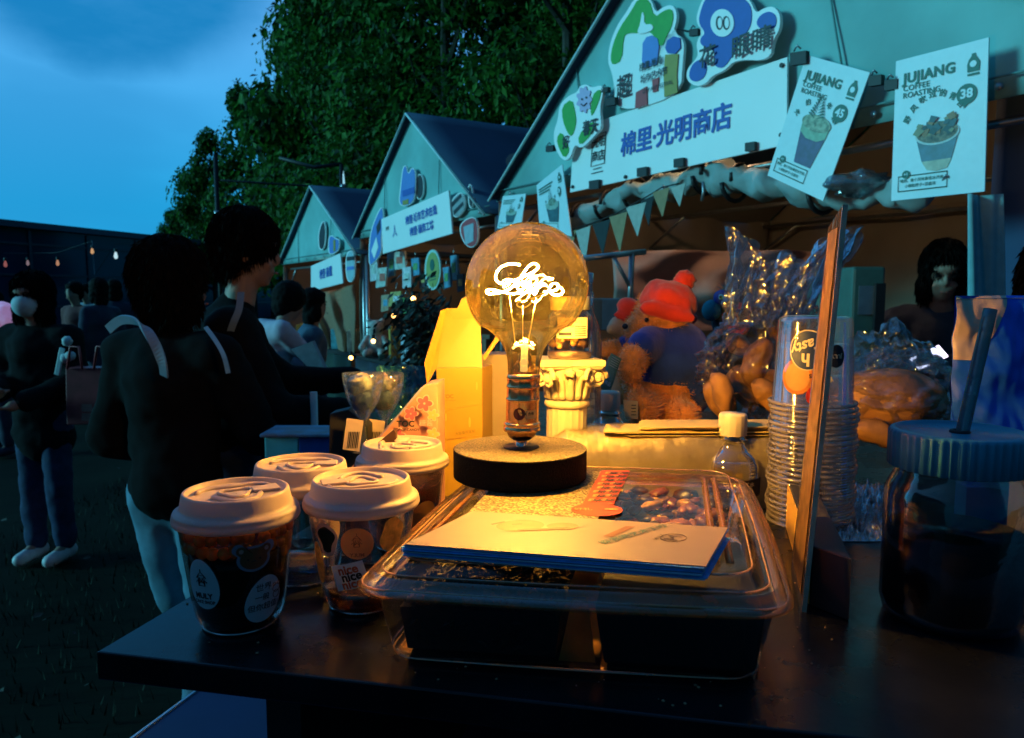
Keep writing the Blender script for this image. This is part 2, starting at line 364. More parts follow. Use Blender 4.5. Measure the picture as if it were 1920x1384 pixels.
# hanging bulbs / lights seen before the building
blb = [(173, 470, 13, (1, .55, .25), 'amber bulb, the highest of those hanging at the left', 2), (108, 492, 13, (1, .5, .3), 'small amber bulb hanging right of the masked woman\'s hair', 1.2), (52, 492, 14, (.7, .5, .6), 'faint pinkish bulb hanging left of the others', .8),
       (217, 478, 11, (.6, .9, 1), 'cold white bulb hanging left of the back-packer\'s head', 2.5), (178, 538, 10, (.95, .9, .7), 'pale bulb hanging lowest, before the dark windows', 2.2), (10, 494, 12, (.9, .3, .3), 'tiny red bulb hanging at the left edge', .8)]
for px, py, Y, c, lb, st in blb:
    p = at(px, py, Y); t = thing('hanging_bulb', lb, 'light bulb', p, 'bulbs strung before the glass building')
    MB().lathe([(.001, -.060), (.018, -.05), (.026, -.03), (.022, .0), (.014, .03), (.012, .04)], p, 12).build('bulb', emis('bulb_%d' % px, c, st * .35), t)
    MB().lathe([(.02, .04), (.022, .05), (.02, .09), (.001, .095)], p, 12).build('socket', M_blk, t)
wire = MB(); 
pts = [at(px, py - 8, Y) + V((0, 0, .09)) for px, py, Y, *_ in sorted(blb, key=lambda q: q[0])]
pw = [at(-80, 455, 13)]
for p in pts: pw += [p.copy()]
pw.append(at(300, 452, 11)); wire.tube(pw, .003, 5)
wire.build('light_cable', M_blk, label='thin black cable carrying the hanging bulbs across the left', cat='cable')

# light poles
def pole(px, py0, py1, Y, lb, arm):
    p = at(px, py1, Y); q = at(px + 4, py0, Y); t = thing('light_pole', lb, 'light pole', (p.x, p.y, 0), 'slim light poles before the trees')
    MB().tube([(p.x, p.y, 0), p + V((0, 0, 0))], .035, 10).build('mast', M_blk, t)
    MB().tube([p, q], .026, 10).build('light_tube', emis('pole_tube', (.35, .8, 1), .9), t)
    MB().lathe([(.055, 0), (.055, .04), (.001, .045)], q - V((0, 0, .02)), 10).build('cap', M_steel, t)
    if arm: MB().tube([p, p + V((-.45, 0, -.05)), p + V((-1.0, 0, .1))], .03, 6).build('arm', M_blk, t)
pole(404, 398, 290, 12, 'tall slim pole with a pale light tube above the taller man\'s head', False)
pole(640, 348, 308, 12.5, 'short pale light tube on a bent arm above the smallest tent', True)
MB().tube([at(408, 338, 12), at(500, 344, 12.2), at(600, 350, 12.5), at(632, 352, 12.5)], .016, 6).build('overhead_cable', M_blk, label='sagging dark cable between the two light poles', cat='cable')

# ================================================================ trees
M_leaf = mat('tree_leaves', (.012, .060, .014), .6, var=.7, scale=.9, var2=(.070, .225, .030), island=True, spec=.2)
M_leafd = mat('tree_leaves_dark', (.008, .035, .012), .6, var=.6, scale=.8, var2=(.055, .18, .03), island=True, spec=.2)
M_bark = mat('bark', (.05, .045, .035), .9, var=.4, scale=8, bump=1, bscale=14)
def crown_mesh(seed, H, Rr, n, leaf):
    rd = random.Random(seed); vs = []; fs = []
    blobs = []
    for i in range(34):
        z = rd.uniform(.27, 1); prof = sin(min(1, (1.02 - z) * 1.5 + .12) * pi / 2); a = rd.uniform(0, 2 * pi); r = Rr * prof * sqrt(rd.uniform(.15, 1)) * .85
        blobs.append((V((r * cos(a), r * sin(a), z * H)), rd.uniform(.55, 1.15) * Rr * .42 * (.5 + .5 * prof)))
    for i in range(n):
        c, br = rd.choice(blobs); d = V((rd.gauss(0, 1), rd.gauss(0, 1), rd.gauss(0, 1))).normalized() * br * rd.uniform(.45, 1.08)
        p = c + d; s = leaf * rd.uniform(.4, 1.7); nrm = (d.normalized() + V((rd.gauss(0, .5), rd.gauss(0, .5), rd.gauss(0, .5) + .35))).normalized()
        u = nrm.orthogonal().normalized(); u.rotate(Matrix.Rotation(rd.uniform(0, 6.28), 3, nrm)); w_ = nrm.cross(u)
        k = len(vs); vs += [p - u * s, p + w_ * s * .6 + nrm * s * .12, p + u * s, p - w_ * s * .6 + nrm * s * .12]; fs.append((k, k + 1, k + 2, k + 3))
    me = bpy.data.meshes.new('crown'); me.from_pydata(vs, [], fs); me.update(); return me
CR = [crown_mesh(11 + i, 9.5, 2.9, 11000, .125) for i in range(3)]
CRN = [crown_mesh(31 + i, 9.5, 3.0, 30000, .062) for i in range(2)]
def trunk_mesh():
    b = MB(); b.tube([(0, 0, 0), (.03, .02, 1.5), (-.04, 0, 3.4), (.05, .05, 6), (0, 0, 8.6)], [.20, .16, .13, .09, .03], 8)
    rd = random.Random(5)
    for i in range(9):
        z = 1.9 + i * .6; a = i * 2.4; ln = 1.9 - i * .1
        b.tube([(0, 0, z), (cos(a) * ln * .5, sin(a) * ln * .5, z + ln * .45), (cos(a) * ln, sin(a) * ln, z + ln * 1.1)], [.07, .045, .015], 5)
    me = bpy.data.meshes.new('trunk'); me.from_pydata(b.v, [], b.f); me.materials.append(M_bark); me.update(); return me
TRK = trunk_mesh()
for me in CR + CRN: me.materials.append(M_leaf)
CRD = []
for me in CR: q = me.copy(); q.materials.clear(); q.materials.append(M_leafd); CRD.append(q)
tl = [  # x, y, height scale, width scale, dark, label
 (4.0, 10.4, 1.0, .85, 0, 'big dark tree whose crown fills the sky between the two nearer tents'),
 (.9, 12.2, 1.0, .85, 0, 'tall leafy tree rising straight above the middle tent'),
 (-1.3, 15.6, 1.08, .95, 0, 'tall tree just left of the middle tent\'s apex'),
 (-3.4, 18.6, 1.16, .95, 0, 'tallest tree at the top of the picture, above the smallest tent'),
 (-4.95, 22.5, 1.24, .9, 0, 'tall narrow tree whose edge meets the sky at the top left of the foliage'),
 (-7.75, 27.5, 1.06, .85, 0, 'tree with a stepped pointed top, second step down from the tallest'),
 (-11.5, 34.0, 1.04, .72, 0, 'pointed tree behind the slim light pole'),
 (-16.4, 42.0, 1.03, .70, 0, 'pointed tree left of the slim light pole'),
 (-20.7, 50.0, .96, .72, 0, 'small rounded tree near the end of the row'),
 (-26.0, 59.0, .78, .66, 0, 'lowest leftmost tree at the end of the row by the building'),
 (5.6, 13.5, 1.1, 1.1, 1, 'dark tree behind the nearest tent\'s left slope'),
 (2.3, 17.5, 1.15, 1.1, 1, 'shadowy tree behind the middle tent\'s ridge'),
 (-.6, 21.5, 1.2, 1.1, 1, 'dark-leaved tree in the second row above the middle tent'),
 (-4.5, 28.0, 1.2, 1.1, 1, 'dark-leaved tree in the second row above the smallest tent'),
 (-8.6, 36.0, 1.0, 1.0, 1, 'dark-leaved tree in the second row behind the stepped tree'),
 (-14.6, 46.5, .95, .9, 1, 'dark-leaved tree in the second row behind the light pole'),
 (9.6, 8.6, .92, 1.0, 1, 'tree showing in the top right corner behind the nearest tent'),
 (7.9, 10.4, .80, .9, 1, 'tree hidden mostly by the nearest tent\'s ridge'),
]
for i, (x, y, hs, ws, dk, lb) in enumerate(tl):
    t = thing('leafy_tree', lb, 'tree', (x, y, 0), 'row of trees behind the tents'); t.rotation_euler.z = i * 1.7; t.scale = (ws, ws, hs)
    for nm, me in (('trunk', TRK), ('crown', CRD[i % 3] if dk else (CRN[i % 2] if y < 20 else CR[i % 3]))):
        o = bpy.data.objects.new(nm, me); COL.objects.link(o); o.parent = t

# ================================================================ tents
def tent(label, sA, zA, sL, sR, zE, depth, liner=True):
    o = thing('market_tent', label, 'tent', fp(sA, 0) * 1 + V((0, 0, 0)), 'gabled market tents in a row'); o.location.z = 0
    ap, el, er = fp(sA, zA), fp(sL, zE), fp(sR, zE)
    inn = -FN * depth
    # gable cloth: grid triangle with soft wrinkles
    def gab(u, v):
        a_ = er.lerp(el, u); p = a_.lerp(ap, v); wv = .02 * noise.noise(V((u * 3, v * 3, sA))) * (1 - v) + .012 * sin(u * 9 + sA) * (1 - v) * v
        return p + FN * wv
    MB().grid(gab, 24, 16).build('gable_panel', M_tent, o, thick=.01)
    M_sm = mat('canvas_stitching', (.12, .26, .26), .8)
    for f in (.30, .72):
        a_, t_ = er.lerp(el, f), ap.lerp(el, 1) if f > .5 else ap.lerp(er, 1)
        g_ = (f - .5) / .5 if f > .5 else (.5 - f) / .5; top_ = ap.lerp(el if f > .5 else er, g_)
        MB().tube([a_ + FN * .026, a_.lerp(top_, .5) + FN * .03, top_ + FN * .02], .005, 5).build('seam', M_sm, o)
    MB().tube([er.lerp(el, k / 12) + V((0, 0, .07)) + FN * .028 for k in range(13)], .005, 5).build('hem_seam', M_sm, o)
    for k in range(9):
        e_ = er.lerp(el, (k + .5) / 9) + V((0, 0, .035)) + FN * .03; MB().lathe([(.001, 0), (.014, 0), (.014, .004), (.001, .005)], e_, 10, M=FN.to_track_quat('Z', 'Y').to_matrix()).build('eyelet', M_steel, o)
    for nm, a, c_ in (('roof_panel', ap, er), ('roof_panel', el, ap)):
        up = V((0, 0, .015))
        def rf(u, v, a=a, c_=c_):
            p = a.lerp(c_, u) + inn * v + FN * .06 * (1 - v) + up; p.z -= .07 * sin(pi * v) * sin(pi * u); return p
        MB().grid(rf, 12, 10).build(nm, M_roof, o, thick=.008)
    M_e = mat('tent_seam', (.5, .66, .68), .7)
    MB().tube([el + FN * .075, ap + FN * .075], .012 * K, 6).build('seam', M_e, o); MB().tube([ap + FN * .075, er + FN * .075], .012 * K, 6).build('seam', M_e, o)
    for e_ in (el, er):
        for k in (0, 1):
            p = e_ + inn * k - FN * .05; MB().tube([(p.x, p.y, 0), (p.x, p.y, p.z)], .028, 8).build('post', M_steel, o)
    # back wall and inner lining
    bl, br_, ba = el + inn, er + inn, ap + inn
    def bw(u, v):
        p = V((bl.lerp(br_, u).x, bl.lerp(br_, u).y, bl.z * v)); return p - FN * .03 * sin(u * 31 + 3 * sin(v * 4)) * (.3 + .7 * v)
    MB().grid(bw, 60, 8).build('back_curtain', M_liner, o, thick=.006)
    MB().add([bl, br_, ba], [(0, 1, 2)]).build('back_gable', M_liner, o)
    def sw(u, v): p = el + inn * u; return V((p.x, p.y, el.z * v)) + FD * (.03 * sin(u * 26 + 2 * sin(v * 4)))
    MB().grid(sw, 40, 8).build('side_curtain', M_liner, o, thick=.006)
    # inner roof lining just under the roof and lattice rails
    for a, c_ in ((ap, er), (el, ap)):
        MB().add([a + FN * -.03 - V((0, 0, .03)), c_ - FN * .03 - V((0, 0, .03)), c_ + inn * .98 - V((0, 0, .03)), a + inn * .98 - V((0, 0, .03))], [(0, 1, 2, 3)]).build('lining', M_liner, o)
    for k in (.04, .5, .96):
        MB().tube([el + inn * k - V((0, 0, .06)), er + inn * k - V((0, 0, .06))], .016, 6).build('crossbar', M_steel, o)
        MB().tube([el + inn * k - V((0, 0, .3)), el.lerp(er, .1) + inn * k - V((0, 0, .06))], .012, 6).build('brace', M_steel, o)
    return o
t1 = tent('smallest and farthest grey tent of the row, tan cloth hanging under its sign', 8.41, 3.05, 10.36, 6.50, 1.98, 2.6)
t2 = tent('middle grey tent with a two line white sign and many hanging goods', 4.89, 3.39, 6.62, 3.20, 2.19, 2.8)
t3 = tent('nearest and largest grey tent with the big white shop sign', .99, 3.80, 3.12, -1.86, 2.30, 3.0)
# side curtain of the nearest tent gathered at its right corner
def curtain(name, label, s0, s1, z0, z1, m, folds, amp, taper=0.0, off=-.08, parent=None):
    def g(u, v):
        s = s0 + (s1 - s0) * (.5 + (u - .5) * (1 - taper * (1 - v))); return fp(s, z0 + (z1 - z0) * v, off + amp * sin(u * folds * pi + .8 * sin(v * 3)) * (.6 + .4 * v))
    return MB().grid(g, int(folds * 8), 16).build(name, m, parent, label, None if parent else 'curtain', thick=.004)
b = MB()
def gcur(u, v):
    p = at(1808 + 66 * u + 6 * (1 - v), 610 - 245 * v, 2.62 + .06 * u); p.z = max(p.z, 1.0); return p + V((0, -.022 * sin(u * 7 + v) - .008 * sin(u * 19), 0))
b.grid(lambda u, v: gcur(u, v), 40, 12).build('gathered_curtain', mat('curtain_blue_grey', (.26, .52, .54), .7, var=.1, bump=.4), label='blue-grey canvas curtain gathered beside the large coffee poster', cat='curtain', thick=.004)
# dark side wall running towards us at the right edge
def gs(u, v):
    p = at(1858 + 5 * v, 300, 3.0).lerp(V((2.35, 1.2, 0)), u); zt = 2.55 - .1 * u; return V((p.x, p.y, zt * v)) + V((.02 * sin(u * 20), .02 * sin(u * 14), 0))
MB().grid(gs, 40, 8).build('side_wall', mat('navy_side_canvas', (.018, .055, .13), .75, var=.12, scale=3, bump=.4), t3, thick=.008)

# ---- rolled awning under the nearest gable with black straps
rol = [(1052, 425), (1090, 402), (1150, 375), (1210, 352), (1275, 340), (1330, 318), (1400, 335), (1470, 340), (1560, 352), (1660, 345), (1760, 345)]
aw = thing('rolled_awning', 'bundled grey awning cloth rolled up under the big shop sign', 'awning', fac(1400, 340))
b = MB(); path = []; rad = []
for i in range(len(rol) - 1):
    for k in range(6):
        t_ = k / 6; p = fac(rol[i][0] * (1 - t_) + rol[i + 1][0] * t_, rol[i][1] * (1 - t_) + rol[i + 1][1] * t_, -.06); path.append(p); rad.append(.052 + .024 * sin(t_ * pi) + .012 * noise.noise(p * 6))
bb = MB(); bb.tube(path, rad, 18)
for i, v in enumerate(bb.v): bb.v[i] = v + V((0, 0, -.02)) + V((noise.noise(v * 14), noise.noise(v * 14 + V((5, 0, 0))), noise.noise(v * 14 + V((0, 7, 0))))) * .050
bb.build('cloth_roll', mat('awning_cloth', (.26, .33, .33), .7, var=.15, scale=6, bump=.6, bscale=25), aw)
for x, y in ((1090, 402), (1145, 378), (1200, 356), (1335, 322), (1392, 334), (1560, 352)):
    p = fac(x, y, -.06); b = MB(); b.tube([p + V((FD.x * 0, 0, 0)) + FN * cos(a) * .078 + V((0, 0, 1)) * (sin(a) * .088 - .02) + FD * .01 * a for a in [k * pi / 8 for k in range(17)]], .012, 5); b.build('strap', M_blk, aw)
for x, y, l in ((1318, 335, 42), (1243, 342, 30)):
    p = fac(x, y + 6, .03); q = fac(x - 2, y + l, .03); MB().tube([p, (p + q) / 2 + V((.006, 0, 0)), q], .008, 6).build('cord', M_steel, aw)

# ---- bunting
cols = [('bunting_white', (.40, .42, .38)), ('bunting_dark', (.02, .03, .035)), ('bunting_tan', (.32, .22, .12))]
fl = [(1088, 425, 1, 1.0, 'white', 0), (1135, 405, 0, 0, '', 1), (1160, 392, 0, 0, '', 2), (1192, 385, 0, 0, '', 0), (1195, 388, 0, 0, '', 1), (1238, 352, 0, 0, '', 2)]
bp = [(1068, 436, 478, 26, 2), (1094, 428, 500, 28, 0), (1128, 416, 478, 34, 1), (1160, 402, 474, 34, 2), (1193, 384, 444, 38, 0), (1214, 372, 424, 24, 1), (1240, 356, 408, 32, 2), (1272, 348, 388, 28, 0)]
bn = thing('bunting', 'string of small triangular pennants in white, black and tan under the awning', 'bunting', fac(1160, 400, .1))
for x, y0, y1, wd, c in bp:
    a, c1, d = fac(x - wd / 2, y0 + 5, .06), fac(x + wd / 2, y0 - 5, .06), fac(x + 3, y1, .05)
    MB().slab([a, c1, d], FN * .003).build('pennant', mat(cols[c][0], cols[c][1], .8), bn)
MB().tube([fac(x, y0 - 4, .06) for x, y0, y1, wd, c in bp], .004, 5).build('string', M_blk, bn)

# ================================================================ unseen tent added at the left to shade the foreground
shade_tent = thing('market_tent', 'added grey tent, out of view past the left edge, shading the foreground', 'tent', (-4.2, -.6, 0))
xa, xb, ya, yb_, ze, zr = -5.9, -2.7, -2.6, 1.15, 2.25, 3.3
for x in (xa, xb):
    for y in (ya, yb_): MB().tube([(x, y, 0), (x, y, ze)], .028, 8).build('post', M_steel, shade_tent)
xm = (xa + xb) / 2
for y in (ya - .02, yb_ + .02): MB().slab([(xa, y, ze), (xb, y, ze), (xm, y, zr)], (0, .008, 0)).build('gable_panel', M_tent, shade_tent)
for x in (xa, xb): MB().grid(lambda u, v: V((x + (xm - x) * u, ya - .1 + (yb_ - ya + .2) * v, ze + .02 + (zr - ze) * u - .06 * sin(pi * u) * sin(pi * v))), 10, 10).build('roof_panel', M_roof, shade_tent, thick=.008)
MB().grid(lambda u, v: V((xa + .03 * sin(u * 40), ya + (yb_ - ya) * u, ze * v)), 60, 4).build('back_curtain', M_liner, shade_tent, thick=.006)
MB().grid(lambda u, v: V((xb + .04 * sin(u * 30), ya + (yb_ - ya) * u, ze * v)), 60, 4).build('side_curtain', M_tent, shade_tent, thick=.006)

# ================================================================ big shop sign
sg = thing('shop_sign', 'long white shop sign board with bold blue Chinese characters on the nearest tent', 'sign', fac(1270, 300, .03))
TL, TR, BR_, BL = fac(1077, 243, .05), fac(1476, 107, .05), fac(1475, 271, .05), fac(1069, 361, .05)
MB().slab([BL, BR_, TR, TL], -FN * .012).build('board', M_white, sg)
q = quad(TL, TR, BR_, BL)
qtext('棉里·光明商店', q, .55, .50, .36, M_blue, sg, .004, bold=.028, spacing=.97)
MB().tube([q(*c, .004) for c in ((.125, .33), (.205, .33), (.205, .80), (.125, .80))], .003, 4, closed=True).build('emblem_frame', M_ink, sg)
qtext('光明', q, .165, .67, .17, M_ink, sg, .005, bold=.02); qtext('商店', q, .165, .46, .17, M_ink, sg, .005, bold=.02)
qshape(q, [(.14, .27), (.19, .27), (.19, .285), (.14, .285)], .004, M_ink, sg, 'underline'); qshape(q, [(.13, .21), (.20, .21), (.20, .225), (.13, .225)], .004, M_ink, sg, 'underline')
for u, v in ((.985, .92), (.985, .12), (.018, .08), (.33, .045)):
    MB().slab(qpoly(q, circ(u, v, .028, q.asp, 12), .003), FN * .008).build('bolt', M_blk, sg)
for i, (x, y) in enumerate(((1118, 346), (1208, 322), (1277, 305), (1411, 275))):
    p = fac(x, y, .07); b = MB(); b.slab([fac(x - 9, y - 6, .055), fac(x + 9, y - 9, .055), fac(x + 9, y + 8, .055), fac(x - 9, y + 10, .055)], FN * .02); b.build('clip', M_blk, sg)

def pxpoly(pts, off, th, m, name, parent):
    return MB().slab([fac(x, y, off) for x, y in pts][::-1], -FN * th).build(name, m, parent)
def z4(pts): return [(1020 + x / 3.46, y / 3.46) for x, y in pts]
def smoothp(pts, it=2):
    for _ in range(it):
        o = []
        for i in range(len(pts)):
            a, c = pts[i], pts[(i + 1) % len(pts)]; o += [(a[0] * .75 + c[0] * .25, a[1] * .75 + c[1] * .25), (a[0] * .25 + c[0] * .75, a[1] * .25 + c[1] * .75)]
        pts = o
    return pts
def shrink(pts, d):
    n = len(pts); o = []
    ar = sum(pts[i][0] * pts[(i + 1) % n][1] - pts[(i + 1) % n][0] * pts[i][1] for i in range(n)); sg_ = 1 if ar > 0 else -1
    for i in range(n):
        a, c = V(pts[i - 1] + (0,)), V(pts[(i + 1) % n] + (0,)); t_ = (c - a).normalized(); o.append((pts[i][0] - t_.y * d * sg_, pts[i][1] + t_.x * d * sg_))
    return o
# blue flower cut-out
fb = thing('flower_cutout', 'cut-out board of a blue flower shape with a round white eye, black characters beside it', 'sign', fac(1370, 90, .05))
outl = smoothp(z4([(985, 140), (1000, 60), (1040, -30), (1130, -60), (1250, -60), (1340, 0), (1372, 90), (1430, 50), (1490, 40), (1532, 90), (1530, 190), (1485, 260), (1465, 395), (1240, 385), (1170, 460), (1090, 490), (1050, 545), (980, 562), (925, 520), (925, 450), (985, 385), (1000, 350), (985, 280), (1025, 205)]))
pxpoly(outl, .085, .02, M_white, 'board', fb)
for p_ in ([(1000, 150), (1015, 70), (1050, -20), (1130, -50), (1240, -45), (1330, 15), (1350, 90), (1335, 190), (1270, 250), (1240, 330), (1170, 440), (1120, 440), (1095, 400), (1110, 330), (1020, 300), (1010, 250), (1050, 215)], [(1390, 180), (1375, 140), (1410, 90), (1470, 70), (1510, 110), (1500, 180), (1440, 200)], [(940, 470), (965, 410), (1020, 380), (1060, 420), (1045, 500), (985, 535), (945, 515)]):
    pxpoly(smoothp(z4(p_)), .089, .004, M_blue, 'blue_petal', fb)
def pxcirc(cx, cy, rx, ry, n=28): return [(cx + rx * cos(2 * pi * k / n), cy + ry * sin(2 * pi * k / n)) for k in range(n)]
pxpoly(pxcirc(1354, 43, 22, 26), .093, .004, M_white, 'eye_disc', fb)
for dx in (-6, 7): pxpoly(pxcirc(1354 + dx, 43, 6, 13), .096, .003, M_ink, 'eye_line', fb); pxpoly(pxcirc(1354 + dx + 1.5, 43, 4, 10), .099, .003, M_white, 'eye_line', fb)
def ftext(s, cx, cy, h, m, parent, off, ang=-.2, wsc=.9, **kw):
    """text drawn on the facade plane, size in photo pixels"""
    o = fac(cx, cy, off); sx = fac(cx + 10, cy + 10 * math.tan(ang), off) - o; sx.normalize(); mpp = (fac(cx, cy + 10, off) - o).length / 10
    return text(s, lambda x, y: o + FD * (-x * h * mpp * wsc) + V((0, 0, 1)) * (y * h * mpp) + V((0, 0, 0)), m, parent, **kw)
ftext('眼睛', 1408, 82, 46, M_ink, fb, .101, wsc=1.1, bold=.016); ftext('花', 1326, 108, 42, M_ink, fb, .101, wsc=1.1, bold=.016)
# green mountain cut-out with festival figures
gb = thing('festival_cutout', 'cut-out board with a green leaf over coloured figures and festival lettering', 'sign', fac(1205, 100, .05))
pxpoly(smoothp(z4([(440, 470), (412, 400), (425, 290), (470, 170), (540, 70), (590, -20), (690, -20), (722, 88), (770, 45), (835, 28), (865, 90), (850, 180), (815, 250), (775, 330), (740, 400), (760, 230), (860, 215), (912, 270), (900, 400), (885, 610), (580, 715), (460, 690), (455, 560)])), .06, .018, M_white, 'board', gb)
pxpoly(smoothp(z4([(445, 425), (430, 380), (445, 290), (490, 180), (560, 80), (610, -10), (680, -10), (715, 115), (775, 70), (825, 55), (840, 100), (825, 180), (790, 240), (770, 300), (740, 290), (700, 210), (640, 200), (620, 215), (540, 215), (515, 240), (505, 390)]), 1), .064, .004, M_green, 'green_leaf', gb)
pxpoly(smoothp(z4([(635, 75), (648, 90), (650, 160), (700, 155), (710, 190), (660, 215), (600, 220), (625, 150)]), 1), .068, .004, M_white, 'white_peak', gb)
pxpoly(z4([(635, 390), (640, 280), (665, 240), (700, 230), (735, 250), (745, 300), (730, 420), (640, 440)]), .068, .004, M_pal, 'pale_blue_figure', gb)
pxpoly(z4([(785, 310), (800, 260), (840, 235), (880, 245), (885, 310), (850, 350), (800, 345)]), .068, .004, M_blue, 'blue_figure', gb)
pxpoly(z4([(785, 355), (870, 350), (860, 480), (865, 600), (780, 630), (775, 480)]), .068, .004, M_gold, 'ochre_figure', gb)
pxpoly(z4([(595, 600), (665, 560), (668, 680), (590, 705)]), .068, .004, M_red, 'red_figure', gb); pxpoly(z4([(700, 520), (745, 500), (735, 590), (705, 600)]), .068, .004, M_red, 'red_figure', gb)
ftext('超', 1169, 165, 46, M_ink, gb, .073, wsc=.95, bold=.016); ftext('棉里·尚美', 1219, 121, 17, M_ink, gb, .073, bold=.02); ftext('城市艺术节', 1225, 142, 17, M_ink, gb, .073, bold=.02); ftext('CITY ART FESTIVAL', 1232, 163, 11, M_ink, gb, .073, bold=.01)
# small green spring cut-out
sp = thing('spring_cutout', 'small cut-out board of green strokes with a pink smiling cloud, lowest on the slope', 'sign', fac(1085, 230, .08))
pxpoly(smoothp(z4([(100, 680), (160, 620), (215, 600), (230, 560), (270, 545), (310, 570), (375, 550), (385, 600), (360, 700), (375, 830), (330, 880), (240, 970), (200, 930), (170, 1030), (120, 1045), (70, 960), (60, 860), (90, 780)])), .10, .02, M_white, 'board', sp)
for p_ in ([(115, 690), (180, 640), (200, 720), (210, 800), (180, 890), (150, 860), (120, 780)], [(310, 620), (360, 575), (370, 610), (330, 720), (300, 760)], [(80, 900), (110, 850), (150, 930), (165, 980), (130, 1030), (95, 960)], [(220, 880), (300, 790), (345, 800), (300, 880), (230, 950)]):
    pxpoly(smoothp(z4(p_), 1), .104, .004, M_green, 'green_stroke', sp)
pxpoly([(1095 + (13 + 2.2 * cos(9 * a)) * cos(a), 187 + (23 + 3 * cos(9 * a)) * sin(a)) for a in [k * 2 * pi / 60 for k in range(60)]], .108, .004, M_lilac, 'pink_cloud', sp)
pxpoly(pxcirc(1091, 186, 2, 2, 8), .111, .002, M_ink, 'eye', sp); pxpoly(pxcirc(1099, 183, 2, 2, 8), .111, .002, M_ink, 'eye', sp); MB().tube([fac(x, y, .112) for x, y in ((1089, 195), (1094, 199), (1100, 193))], .003, 4).build('smile', M_ink, sp)
ftext('春天', 1106, 240, 30, M_ink, sp, .109, bold=.03, wsc=.8); ftext('好', 1060, 268, 26, M_ink, sp, .109, bold=.03, wsc=.8)
def clipat(x, y, s, lb, off=.1):
    t = thing('binder_clip', lb, 'clip', fac(x, y, off), 'black binder clips on the signs')
    MB().slab([fac(x - s, y - s * .6, off), fac(x + s, y - s * .9, off), fac(x + s, y + s * .7, off), fac(x - s, y + s, off)], -FN * .025).build('clip_body', M_blk, t)
    MB().tube([fac(x - s * .5, y - s * .8, off + .004), fac(x - s * .1, y - s * 1.5, off + .02), fac(x + s * .4, y - s * 1.1, off + .004)], .004, 5).build('clip_handle', M_steel, t)
clipat(1496, 108, 15, 'black clip between the white shop sign and the tilted coffee poster', .12)
clipat(1670, 158, 12, 'black clip at the left edge of the large upright coffee poster', .13); clipat(1640, 150, 12, 'black clip at the top right corner of the tilted coffee poster', .13)
clipat(1144, 190, 9, 'black clip left of the festival cut-out'); clipat(1300, 60, 8, 'black clip left of the blue flower cut-out'); clipat(1775, 352, 16, 'black clip under the large upright coffee poster', .13)
clipat(1030, 278, 7, 'black clip left of the spring cut-out'); clipat(1133, 168, 6, 'black clip right of the spring cut-out')
MB().tube([fac(1300, 60, .05), fac(1240, 50, .03), fac(1144, 190, .05)], .004, 5).build('cord', M_blk, label='thin black cord tying the cut-outs to the gable', cat='cord')
MB().tube([fac(1496, 108, .1), fac(1560, 128, .06), fac(1640, 150, .06), fac(1680, 158, .1)], .005, 5).build('cord', M_blk, label='thin black cord between the two coffee posters', cat='cord')

